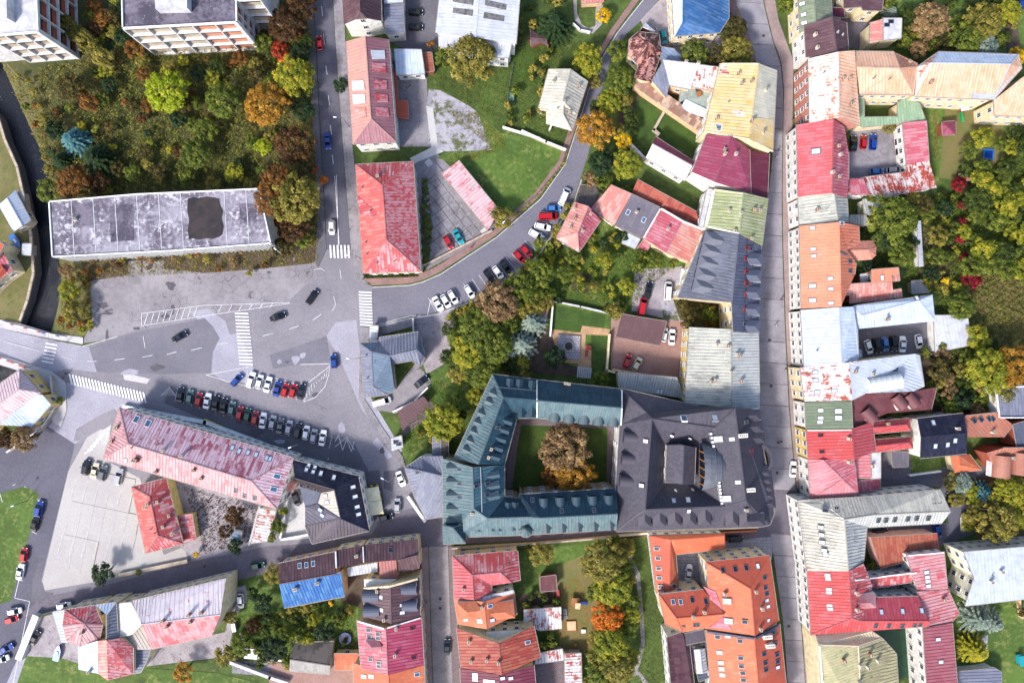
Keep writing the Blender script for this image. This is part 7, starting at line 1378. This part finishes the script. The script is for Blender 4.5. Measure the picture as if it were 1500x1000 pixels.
cover('grass', [925, 795, 950, 790, 980, 1000, 935, 1000], 7000, .12, 'f_green', 'grass beside the park path', .35, 'grass'); cover('garden_plants', [345, 900, 520, 890, 520, 960, 340, 980], 9000, .16, 'f_green', 'low plants of the lower left garden', .5, 'plants'); cover('dry_weeds', [270, 712, 385, 742, 375, 790, 300, 810, 285, 760], 3500, .2, 'f_browndark', 'brown weeds in the waste yard', .5)
cover('hedge', ribbon([829, 222, 826, 238, 806, 266, 786, 290, 770, 304, 752, 316], 5), 3500, .2, 'f_yellowgreen', 'low yellow green hedge between the meadow and the curved pavement', 1.3, 'hedge'); cover('hedge', [618, 262, 626, 262, 634, 330, 628, 390, 617, 392], 4500, .2, 'f_green', 'green thicket along the right wall of the bright red roof', 1.2, 'hedge'); cover('hedge', [532, 402, 616, 399, 612, 405, 535, 408], 2500, .18, 'f_dark', 'clipped hedge at the foot of the bright red roofed house', 1.0, 'hedge')
cover('grass', [650, 160, 700, 165, 735, 196, 740, 215, 700, 235, 640, 232, 690, 225, 718, 215], 5000, .13, 'f_olive', 'weedy grass at the edge of the pale gravel', .3, 'grass')
cover('fallen_leaves', [810, 870, 870, 820, 880, 960, 815, 950], 5000, .1, 'f_orange', 'fallen orange leaves on the playground grass', .08, 'leaves'); cover('fallen_leaves', [757, 622, 900, 628, 895, 714, 745, 714], 3500, .1, 'f_brown', 'fallen brown leaves on the cloister lawn', .06, 'leaves')
# ---------------------------------------------------------------- street furniture, walls, people
plain('skin', '#b98a70', .6); plain('hair', '#2c2019', .8); plain('creamcloth', '#e8dcb8', .8, var=.05); plain('yellowbloom', '#c8b020', .7); plain('greenplastic', '#1c9a5c', .4); plain('denim', '#26324c', .8); plain('jacketdark', '#1c1c24', .8); plain('jacketred', '#8c2030', .8)
plain('orangecap', '#b4603c', .8)
def wallrun(name, label, pts, h, t, mat, cap=None, cat='wall'):
    L = pairs(pts); c = W(L[0][0], L[0][1]); r = empty(name, (c.x, c.y, 0)); tag(r, label, cat); off = Vector((c.x, c.y, 0)); b = MB(); k = MB()
    for (x0, y0), (x1, y1) in zip(L[:-1], L[1:]):
        a, d = W(x0, y0, h), W(x1, y1, h); e = (d-a).normalized()*t*.5; z = Vector((0, 0, -h/2)); b.bar(a-e*.98+z, d+e*.96+z, t, h); k.bar(a-e+Vector((0, 0, .05)), d+e*.97+Vector((0, 0, .05)), t+.14, .12)
    link('masonry', b.me('masonry', [MAT[mat]], off), r); link('coping', k.me('coping', [MAT[cap or mat]], off), r)
def fence(label, pts, h, mat, step=1.6, name='fence'):
    L = pairs(pts); c = W(L[0][0], L[0][1]); r = empty(name, (c.x, c.y, 0)); tag(r, label, 'fence'); off = Vector((c.x, c.y, 0))
    for (x0, y0), (x1, y1) in zip(L[:-1], L[1:]):
        a, d = W(x0, y0, 0), W(x1, y1, 0); n_ = max(1, int((d-a).length/step))
        for z in (h*.45, h*.92):
            b = MB(); b.bar(a+Vector((0, 0, z)), d+Vector((0, 0, z)), .07, .09); link('rail', b.me('rail', [MAT[mat]], off), r)
        for i in range(n_+1):
            p = a.lerp(d, i/n_); b = MB(); b.box(p.x-.05, p.y-.05, 0, p.x+.05, p.y+.05, h); link('post', b.me('post', [MAT[mat]], off), r)
def railing(label, pts, mats, n_):
    L = pairs(pts); c = W(L[0][0], L[0][1]); r = empty('bridge_railing', (c.x, c.y, 0)); tag(r, label, 'railing'); off = Vector((c.x, c.y, 0)); a, d = W(*L[0]), W(*L[1])
    for i in range(n_):
        p, q = a.lerp(d, i/n_), a.lerp(d, (i+.98)/n_)
        for z in (.55, 1.1): b = MB(); b.bar(p+Vector((0, 0, z)), q+Vector((0, 0, z)), .22, .14); link('rail', b.me('rail', [MAT[mats[i % len(mats)]]], off), r)
        b = MB(); b.box(p.x-.07, p.y-.07, 0, p.x+.07, p.y+.07, 1.2); link('post', b.me('post', [MAT['trimwhite']], off), r)
railing('red and white railing on the upper side of the bridge', [5, 471, 64, 487], ['trimwhite', 'trimwhite', 'redpaint'], 9); railing('blue and pale railing at the end of the bridge', [64, 487, 98, 494], ['cblue', 'trimwhite', 'trimwhite'], 5); railing('red and white railing on the lower side of the bridge', [-5, 521, 48, 541], ['redpaint', 'redpaint', 'trimwhite'], 9)
Wl = [('stone parapet wall along the car park side of the long pink roof', [182, 596, 300, 618, 432, 668], 1.0, .9, 'wconc', 'trimwhite'), ('white retaining wall from the car park edge to the navy roof', [300, 615, 340, 633], .9, .5, 'wyellow', 'wyellow'), ('white wall round the gravel yard in the bottom left', [51, 905, 28, 962], 1.8, 1.6, 'wconc', 'trimwhite'), ('grey wall between the gravel yard and the street', [51, 904, 78, 897], 1.6, .4, 'wconc', 'f_green'),
 ('low stone wall along the lower edge of the concrete car park', [176, 842, 272, 822], .9, .9, 'wstone', 'wstone'), ('long garden wall of the big yellow roofed plot', [918, 205, 945, 232], 2.2, .5, 'wstone', 'wconc'), ('stone wall dividing the two small lawns', [975, 160, 958, 190, 965, 196], 1.2, .6, 'wstone', 'wstone'), ('white villa boundary wall by the road', [737, 186, 790, 202], 1.5, .3, 'wconc', 'trimwhite'), ('curved white wall below the villa', [765, 192, 800, 208, 828, 219], 1.6, .5, 'wstone', 'trimwhite'),
 ('white wall of the patio lawn, upper side', [810, 441, 850, 449, 893, 459], 1.4, .35, 'wstone', 'wconc'), ('white wall of the patio lawn, left side', [810, 442, 806, 492], 1.4, .35, 'wconc', 'trimwhite'), ('cream wall between the patio and the brown courtyard', [893, 490, 889, 542, 900, 545], 2.0, .4, 'wcream', 'wcream'), ('brick edge wall of the garages yard', [607, 396, 720, 338], .9, .4, 'wbrick', 'wstone'), ('orange boundary wall below the brown courtyard', [898, 541, 990, 556], 1.4, .4, 'wpeach', 'wpeach'),
 ('white wall of the forecourt left of the blue complex', [598, 728, 622, 763], 1.2, .6, 'wwhite', 'trimwhite'), ('white angled wall beside the grass slope', [576, 603, 606, 588, 626, 568], 1.2, .3, 'wconc', 'trimwhite'), ('garden wall along the lane under the blue complex', [663, 803, 775, 797, 905, 786], 1.6, .3, 'wcream', 'wstone'), ('lane wall under the dark slate complex', [905, 785, 990, 777, 1110, 772], 1.4, .3, 'wcream', 'wcream'), ('orange coping wall beside the lane', [985, 783, 1108, 777], 1.2, .3, 'wbrick', 'orangecap'),
 ('white wall of the tan terrace behind the navy roof', [420, 737, 410, 790, 450, 783], 1.4, .3, 'wwhite', 'trimwhite'), ('white fallen wall beside the debris canopy', [380, 742, 365, 797], 1.4, .3, 'wconc', 'wconc'), ('white low wall of the small fenced lawn', [1333, 696, 1378, 690], 1.2, .3, 'wconc', 'trimwhite'), ('patio wall with grey pergola beside the gravel court', [605, 467, 606, 500], 1.4, .3, 'wstone', 'wconc'), ('low brick wall of the bottom garden drive', [332, 968, 395, 992, 420, 1000], 1.4, .7, 'wconc', 'wconc'),
 ('garden wall from the ruined wall to the road', [1000, 470, 1005, 482], 1.2, .4, 'wconc', 'wconc'), ('white garden wall behind the lower left garden', [360, 960, 412, 967], 1.2, .3, 'wconc', 'trimwhite'), ('stone wall below the parking court', [1350, 518, 1368, 518], 1.4, .4, 'wstone', 'wstone'), ('old wall with debris behind the scrub', [1375, 561, 1422, 555, 1424, 575], 1.4, .4, 'wstone', 'wconc'), ('white wall round the curved garden path', [840, 35, 850, 44, 864, 47], 1.2, .3, 'wconc', 'trimwhite'),
 ('tan boundary wall right of the bottom right lawn', [1494, 878, 1498, 905], 1.4, .3, 'wpeach', 'wpeach'), ('cream facade wall at the right of the long white wall', [1000, 395, 993, 435], 2.0, .5, 'wconc', 'trimwhite'), ('retaining wall left of the grey house pump', [74, 552, 78, 600, 60, 628, 10, 662], 1.6, .35, 'wstone', 'wconc'), ('pale concrete kerb wall along the white villa road', [805, 190, 822, 150, 826, 140], .01+1.2, .3, 'wstone', 'trimwhite'), ('red wall in the garden beside the brown garden hut', [817, 865, 819, 888], 1.8, .6, 'wbrick', 'redpaint')]
plain('orangecap', '#b4603c', .8)
for l, p, h, t, m1, m2 in Wl: wallrun('garden_wall', l, p, h, t, m1, m2 if m2 in MAT else m1)
for l, p, m_ in [('wooden fence of the patio garden', [808, 441, 782, 430, 790, 396], 'timber'), ('green mesh fence behind the green sports court', [1278, 920, 1278, 985], 'metalpost'), ('fence between the white hall garden and the yard', [752, 95, 745, 130, 742, 155], 'metalpost'), ('fence along the meadow by the curved road', [828, 222, 824, 240, 786, 286, 754, 312], 'metalpost'), ('fence behind the gardens below the playground', [855, 955, 875, 955], 'metalpost'), ('wooden nursery garden fence beside the pink carport', [1367, 165, 1369, 232], 'timber'), ('fence beside the park path at the lane', [905, 790, 960, 783], 'timber'), ('fence across the bottom left garden', [335, 860, 362, 856], 'metalpost')]: fence(l, p, 1.2, m_)
def lamp(x, y, ang, label):
    p = W(x, y); r = empty('street_lamp', (p.x, p.y, 0), math.radians(ang)); tag(r, label, 'street lamp', 'street lamps'); b = MB(); b.tube((0, 0, 0), (0, 0, 8), .11, .07, 8); link('pole', b.me('pole', [MAT['metalpost']]), r)
    b = MB(); b.tube((0, 0, 7.9), (1.6, 0, 8.3), .06, .05, 6); link('arm', b.me('arm', [MAT['metalpost']]), r); b = MB(); b.hexa([(1.5, -.16, 8.2), (2.4, -.2, 8.25), (2.4, .2, 8.25), (1.5, .16, 8.2)], [(1.5, -.1, 8.36), (2.3, -.14, 8.4), (2.3, .14, 8.4), (1.5, .1, 8.36)]); link('lamp_head', b.me('lamp_head', [MAT['lampwhite']]), r)
for a in [(530, 524, 180, 'street lamp on the corner of the L shaped grey house'), (512, 186, 180, 'street lamp beside the long pink ridge roof'), (529, 379, 180, 'street lamp at the corner of the bright red hipped roof'), (448, 645, 200, 'street lamp at the lower edge of the long parking row'), (40, 733, 15, 'street lamp on the grass triangle'), (426, 377, 140, 'street lamp below the dark bush by the crossing'), (577, 697, 150, 'street lamp in the alley beside the parked white saloon'), (1410, 735, 0, 'street lamp beside the autumn bed'), (100, 500, 90, 'street lamp at the end of the bridge'), (745, 325, 230, 'street lamp on the curved pavement')]: lamp(*a)
def sign(x, y, label, c='trimwhite'):
    p = W(x, y); r = empty('road_sign', (p.x, p.y, 0), rnd.uniform(0, 3)); tag(r, label, 'road sign'); b = MB(); b.tube((0, 0, 0), (0, 0, 2.6), .04, .04, 6); link('pole', b.me('pole', [MAT['metalpost']]), r); b = MB(); b.box(-.35, -.03, 2, .35, .03, 2.7); link('sign_plate', b.me('sign_plate', [MAT[c]]), r)
for x, y, l in [(58, 501, 'white road sign at the crossing on the bridge'), (247, 655, 'small sign by the pink school roof'), (30, 707, 'sign at the tip of the grass triangle'), (47, 710, 'second sign at the tip of the grass triangle'), (435, 381, 'low white sign near the crossing bush')]: sign(x, y, l)
# terrace parasols with yellow planters
for x, y, l in [(546, 724, 'upper cream square parasol on the cafe terrace'), (550, 744, 'lower cream square parasol on the cafe terrace')]:
    p = W(x, y, 2.8); r = empty('parasol', (p.x, p.y, 0), math.radians(10)); tag(r, l, 'parasol', 'cream parasols'); b = MB(); b.tube((0, 0, 0), (0, 0, 2.9), .05, .05, 6); link('pole', b.me('pole', [MAT['metalpost']]), r)
    b = MB(); w_ = 1.85; z = 2.5
    c4 = [Vector(q) for q in ((-w_, -w_, z), (w_, -w_, z), (w_, w_, z), (-w_, w_, z))]; ap = Vector((0, 0, 3.1))
    for i in range(4): b.quad([c4[i], c4[(i+1) % 4], ap]); b.quad([c4[i]-Vector((0, 0, .25)), c4[(i+1) % 4]-Vector((0, 0, .25)), c4[(i+1) % 4], c4[i]])
    link('canopy', b.me('canopy', [MAT['creamcloth']]), r)
for i, (x, y) in enumerate([(537, 714), (545, 711), (553, 710), (556, 720), (558, 730), (562, 750)]):
    p = W(x, y); r = empty('planter', (p.x, p.y, 0)); tag(r, ['first yellow planter in the back row of the cafe terrace', 'second yellow planter in the back row of the cafe terrace', 'yellow planter at the back corner of the cafe terrace', 'yellow planter beside the upper cream parasol', 'yellow planter between the two cream parasols, street side', 'yellow planter at the front corner of the cafe terrace'][i], 'planter', 'yellow planters round the terrace'); b = MB(); b.tube((0, 0, 0), (0, 0, .6), .28, .36, 8); link('pot', b.me('pot', [MAT['timber']]), r); b = MB(); b.tube((0, 0, .6), (0, 0, 1.1), .4, .25, 8); link('flowers', b.me('flowers', [MAT['yellowbloom']]), r)
sheet('terrace_deck', [533, 712, 556, 708, 566, 755, 545, 760], 'asphaltdark')
# round pool on its paved square, patio set, pergola
def disc(name, x, y, r, h, mat, n=20, parent=None, z0=0):
    p = W(x, y, h); b = MB(); b.tube((p.x, p.y, z0), (p.x, p.y, h), r, r, n); return b, p
slab('pool_terrace', [817, 490, 850, 492, 849, 527, 817, 524], 'stonepave', h=.6)
p = W(833, 507, .8); r = empty('round_pool', (p.x, p.y, .6)); tag(r, 'round dark pool with stone rim on the paved square', 'pool'); b = MB(); N = 20
for i in range(N):
    t0, t1 = 2*math.pi*i/N, 2*math.pi*(i+.94)/N; q = lambda t, rr_: (math.cos(t)*rr_, math.sin(t)*rr_); b = MB(); b.hexa([(*q(t0, 1.1), 0), (*q(t0, 1.45), 0), (*q(t1, 1.45), 0), (*q(t1, 1.1), 0)], [(*q(t0, 1.1), .35), (*q(t0, 1.45), .35), (*q(t1, 1.45), .35), (*q(t1, 1.1), .35)]); link('rim_stone', b.me('rim_stone', [MAT['wstone']]), r)
b = MB(); b.tube((0, 0, .02), (0, 0, .2), 1.12, 1.12, 20); link('pool_water', b.me('pool_water', [MAT['water']]), r)
def boxthing(name, label, cat, x, y, ang, parts, group=None, z=.1):
    p = W(x, y, .5); r = empty(name, (p.x, p.y, z), math.radians(ang)); tag(r, label, cat, group)
    for nm, m_, bx in parts:
        b = MB(); [b.box(*q) for q in bx]; link(nm, b.me(nm, [MAT[m_]]), r)
    return r
legs = lambda w_, d, h: [(sx*w_-.04, sy*d-.04, 0, sx*w_+.04, sy*d+.04, h) for sx in (-1, 1) for sy in (-1, 1)]
boxthing('garden_table', 'red topped table on the tan patio', 'table', 862, 509, 0, [('tabletop', 'redpaint', [(-.6, -.6, .7, .6, .6, .78)]), ('legs', 'metalpost', legs(.5, .5, .7))])
for i, (x, y) in enumerate([(859, 515), (859, 520)]): boxthing('garden_chair', ['dark red chair next to the red topped table', 'dark red chair farther from the red topped table'][i], 'chair', x, y, 0, [('seat', 'redpaint', [(-.35, -.35, .42, .35, .35, .5)]), ('backrest', 'redpaint', [(-.35, .3, .5, .35, .38, 1)]), ('legs', 'black', legs(.3, .3, .42))], 'dark red chairs')
boxthing('pergola', 'pale slatted pergola at the bottom of the patio', 'pergola', 855, 545, -5, [('slats', 'paleroof', [(-2+.5*i, -1.5, 2.4, -1.65+.5*i, 1.5, 2.5) for i in range(8)]), ('posts', 'timber', legs(1.8, 1.4, 2.4))])
def tramp(x, y, r_, label):
    p = W(x, y, .8); r = empty('trampoline', (p.x, p.y, 0)); tag(r, label, 'trampoline'); b = MB(); N = 20
    for i in range(N):
        t0, t1 = 2*math.pi*i/N, 2*math.pi*(i+1)/N; q = lambda t, k: (math.cos(t)*k, math.sin(t)*k); b.hexa([(*q(t0, r_*.8), .75), (*q(t0, r_), .75), (*q(t1, r_), .75), (*q(t1, r_*.8), .75)], [(*q(t0, r_*.8), .85), (*q(t0, r_), .85), (*q(t1, r_), .85), (*q(t1, r_*.8), .85)])
    link('pad', b.me('pad', [MAT['cblue']]), r); b = MB(); b.tube((0, 0, .74), (0, 0, .78), r_*.8, r_*.8, N); link('mat', b.me('mat', [MAT['cdark']]), r); b = MB()
    for i in range(4): t = math.pi*i/2+.4; b.tube((math.cos(t)*r_*.9, math.sin(t)*r_*.9, 0), (math.cos(t)*r_*.9, math.sin(t)*r_*.9, .76), .04, .04, 5)
    link('legs', b.me('legs', [MAT['metalpost']]), r)
tramp(505.5, 935, 1.7, 'blue rimmed round trampoline beside the magenta house')
boxthing('sandbox', 'square blue sandbox on the nursery lawn', 'sandbox', 1448.5, 226, -4, [('rim', 'clblue', [(-1.5, -1.5, 0, 1.5, -1.1, .4), (-1.5, 1.1, 0, 1.5, 1.5, .4), (-1.5, -1.1, 0, -1.1, 1.1, .4), (1.1, -1.1, 0, 1.5, 1.1, .4)]), ('cover', 'cblue', [(-1.1, -1.1, 0, 1.1, 1.1, .3)])])
boxthing('slide', 'green slide on the red play frame of the nursery', 'play frame', 1407, 161, 10, [('frame', 'redpaint', legs(.9, .7, 2.0)), ('platform', 'redpaint', [(-.9, -.7, 1.2, .9, .7, 1.3)]), ('chute', 'greenplastic', [(-.35, -3.4, .2, -.25, -.7, .8), (-.35, -3.4, .3, .35, -.7, .5)]), ('canopy', 'trimwhite', [(-1, -.8, 2.0, 1, .8, 2.1)])])
boxthing('play_tower', 'brown play tower with blue slide in the playground', 'play frame', 842, 880, -4, [('deck', 'timber', [(-1.2, -1.2, 1.2, 1.2, 1.2, 1.35)]), ('posts', 'timber', legs(1.1, 1.1, 2.2)), ('canopy', 'wpeach', [(0, -1.4, 2.2, 1.4, .2, 2.3)]), ('chute', 'cblue', [(1.2, -.6, .5, 3.6, .1, .7)])])
boxthing('sandpit', 'wooden sandpit on the playground', 'sandpit', 837, 917, 2, [('rim', 'timber', [(-1.4, -1.5, 0, 1.4, -1.3, .3), (-1.4, 1.3, 0, 1.4, 1.5, .3), (-1.4, -1.3, 0, -1.2, 1.3, .3), (1.2, -1.3, 0, 1.4, 1.3, .3)]), ('sand', 'wpeach', [(-1.2, -1.3, 0, 1.2, 1.3, .2)])])
boxthing('bench', 'white table bench on the playground grass', 'bench', 854.5, 924, 0, [('seat', 'trimwhite', [(-.6, -.5, .42, .6, .5, .5)]), ('legs', 'metalpost', legs(.5, .4, .42))]); boxthing('bench', 'small tan box seat at the foot of the playground', 'bench', 843, 944, 0, [('seat', 'timber', [(-.5, -.5, .4, .5, .5, .5)]), ('legs', 'timber', legs(.4, .4, .4))])
boxthing('bench', 'grey ladder shaped bench beside the rust streaked shed', 'bench', 828, 898, 2, [('slats', 'wconc', [(-.5, -1.3+.45*i, .4, .5, -1.05+.45*i, .48) for i in range(6)]), ('legs', 'metalpost', legs(.4, 1.1, .4))])
boxthing('swing_bench', 'turquoise swing bench on the lower right lawn', 'bench', 1492, 964, 8, [('seat', 'cteal', [(-.8, -1.2, .45, .8, 1.2, .6)]), ('canopy', 'cteal', [(-.9, -1.4, 1.9, .5, 1.4, 2.0)]), ('legs', 'metalpost', legs(.8, 1.2, 1.9))])
boxthing('garden_shed', 'flat white box shed in the lower left garden', 'shed', 371, 953, -5, [('wall', 'wwhite', [(-1.7, -1.3, 0, 1.7, 1.3, 2.0)]), ('roof', 'trimwhite', [(-1.8, -1.4, 2.0, 1.8, 1.4, 2.12)]), ('door', 'timber', [(-.4, 1.28, 0, .4, 1.34, 1.8)])])
boxthing('container', 'pale upright box beside the school gable', 'container', 356, 929, 5, [('body', 'csilver', [(-.5, -.9, 0, .5, .9, 1.3)]), ('lid', 'trimwhite', [(-.55, -.95, 1.3, .55, .95, 1.38)])]); boxthing('container', 'white container standing against the garden fence', 'container', 344, 917, 10, [('body', 'csilver', [(-.5, -1.1, 0, .5, 1.1, 1.3)]), ('lid', 'trimwhite', [(-.55, -1.15, 1.3, .55, 1.15, 1.38)])])
boxthing('waste_container', 'pale blue green container in the villa garden', 'container', 750, 143, -5, [('body', 'clteal', [(-.6, -1, 0, .6, 1, 1.2)]), ('lid', 'clteal', [(-.65, -1.05, 1.2, .65, 1.05, 1.28)])])
boxthing('lounge_chair', 'red plastic slide on the upper right lawn', 'slide', 1339, 22, 10, [('seat', 'redpaint', [(-.9, -.5, .2, .9, .5, .5)]), ('back', 'redpaint', [(.3, -.5, .5, .9, .5, 1.0)])])
boxthing('play_slide', 'red and yellow toddler slide on the garden lawn', 'slide', 408, 920, -5, [('seat', 'redpaint', [(-1, -.3, .1, -.5, .3, 1.0)]), ('chute', 'yellowbloom', [(-.5, -.25, .2, 1.1, .25, .5)])])
for i, (x, y) in enumerate([(1016, 138), (1018, 146)]): boxthing('terrace_table', ['dark table on the grey roof terrace', 'orange brown table on the grey roof terrace'][i], 'table', x, y, 20, [('tabletop', ['darkgrey', 'timber'][i], [(-.7, -.7, .72, .7, .7, .8)]), ('legs', 'metalpost', legs(.6, .6, .72))], z=4.0)
# bins and manholes
for i, (x, y) in enumerate([(1118, 70-17), (1127, 498), (1129, 650-105+20), (1138, 692), (1155, 916), (1128, 250), (645, 876), (645, 890)]):
    p = W(x, y); b = MB(); b.tube((p.x, p.y, .18), (p.x, p.y, .215), .42, .42, 14); o = link('manhole_cover', b.me('manhole_cover', [MAT['darkgrey']], (p.x, p.y, 0)), None, (p.x, p.y, 0)); tag(o, ['dark round manhole cover near the top of the paved street', 'dark manhole cover beside the light corrugated roof', 'dark manhole cover beside the dark slate complex', 'ring shaped manhole cover near the parked white car', 'dark manhole cover beside the orange building', 'dark manhole cover beside the dark red roofs', 'upper manhole cover in the narrow street', 'lower manhole cover in the narrow street'][i], 'manhole cover', 'manhole covers')
# ---------------------------------------------------------------- people: one continuous skinned body, seen small from high above
def person_mesh(pose, top, legs_c):
    V_ = {'pelvis': (0, 0, .92), 'chest': (0, .0, 1.25), 'neck': (0, .02, 1.47), 'head': (0, .04, 1.62), 'crown': (0, .04, 1.72)}
    s = .22 if pose == 'walk' else .05
    V_.update(hl=(-.1, 0, .88), kl=(-.11, s*.9, .48), al=(-.11, s*.6, .08), fl=(-.11, s*.6+.16, .05), hr=(.1, 0, .88), kr=(.11, -s*.2, .48), ar=(.11, -s*1.2, .1), fr=(.11, -s*1.2+.16, .05), sl=(-.19, 0, 1.4), el=(-.25, -s*.6, 1.12), wl=(-.24, -s*.5+.1, .88), dl=(-.23, -s*.5+.14, .79), sr=(.19, 0, 1.4), er=(.25, s*.6, 1.12), wr=(.24, s*.7+.1, .88), dr=(.23, s*.7+.14, .79))
    E_ = [('pelvis', 'chest'), ('chest', 'neck'), ('neck', 'head'), ('head', 'crown'), ('pelvis', 'hl'), ('hl', 'kl'), ('kl', 'al'), ('al', 'fl'), ('pelvis', 'hr'), ('hr', 'kr'), ('kr', 'ar'), ('ar', 'fr'), ('chest', 'sl'), ('sl', 'el'), ('el', 'wl'), ('wl', 'dl'), ('chest', 'sr'), ('sr', 'er'), ('er', 'wr'), ('wr', 'dr')]
    rad = dict(pelvis=.15, chest=.16, neck=.06, head=.1, crown=.07, hl=.1, kl=.065, al=.045, fl=.045, hr=.1, kr=.065, ar=.045, fr=.045, sl=.075, el=.05, wl=.035, dl=.035, sr=.075, er=.05, wr=.035, dr=.035)
    nm = list(V_); me = bpy.data.meshes.new('person'); me.from_pydata([V_[k] for k in nm], [(nm.index(a), nm.index(b_)) for a, b_ in E_], []); o = bpy.data.objects.new('tmp', me); COL.objects.link(o)
    sk = o.modifiers.new('s', 'SKIN'); ss = o.modifiers.new('u', 'SUBSURF'); ss.levels = 1
    for i, k in enumerate(nm): d = me.skin_vertices[0].data[i]; d.radius = (rad[k], rad[k]); d.use_root = (k == 'pelvis')
    dg = bpy.context.evaluated_depsgraph_get(); dg.update(); out = bpy.data.meshes.new_from_object(o.evaluated_get(dg)); bpy.data.objects.remove(o)
    out.materials.clear(); [out.materials.append(MAT[k]) for k in (top, legs_c, 'skin', 'black')]
    for p in out.polygons:
        z = p.center.z; p.material_index = 2 if z > 1.46 or (abs(p.center.x) > .2 and z < .86) else 0 if z > .9 or abs(p.center.x) > .2 else 3 if z < .1 else 1; p.use_smooth = True
    return out
PM = {}; hb = MB(); hb.tube((0, .02, 1.62), (0, .02, 1.78), .115, .07, 10); hairm = hb.me('hair', [MAT['hair']])
for x, y, a, top, lg, pose, l in [(1140, 220, 40, 'jacketdark', 'denim', 'walk', 'person in dark clothes walking beside the dark red roofs'), (1137, 230, 30, 'paleglass', 'black', 'walk', 'person in a pale top walking next to the one in dark clothes'), (1145, 438, 100, 'jacketred', 'denim', 'stand', 'person in a red jacket on the paved street'), (1137, 476, 60, 'chimneywhite', 'black', 'walk', 'person in light clothes alone on the paved street'), (1140, 648, 80, 'jacketdark', 'black', 'walk', 'left person of the pair beside the slate complex'), (1144, 646.5, 80, 'jacketdark', 'denim', 'walk', 'right person of the pair beside the slate complex'),
    (1133, 828, 10, 'jacketred', 'black', 'stand', 'person standing at the corner of the orange building'), (1152, 540, 90, 'jacketdark', 'denim', 'walk', 'person walking along the brick pavement'), (690, 362, 20, 'jacketred', 'black', 'walk', 'person in red on the curved pavement'), (93, 553, 70, 'jacketred', 'black', 'stand', 'person in a red jacket waiting at the wide zebra crossing'), (97, 547, 60, 'jacketdark', 'denim', 'stand', 'person in dark clothes waiting at the wide zebra crossing'), (1162, 173, 90, 'jacketdark', 'black', 'stand', 'person in black beside the pink brick facade'), (625, 881, 90, 'jacketred', 'denim', 'stand', 'person in red on the brick pavement of the narrow street'), (481, 672, 45, 'creamcloth', 'denim', 'walk', 'person in a pale shirt behind the navy roofed building'), (300, 829, 45, 'jacketdark', 'denim', 'walk', 'person on the cobbled street near the low stone wall')]:
    k = (pose, top, lg)
    if k not in PM: PM[k] = person_mesh(*k)
    p = W(x, y, 1); r = empty('person', (p.x, p.y, .18), math.radians(a)); tag(r, l, 'person'); link('body', PM[k], r); link('hair', hairm, r)
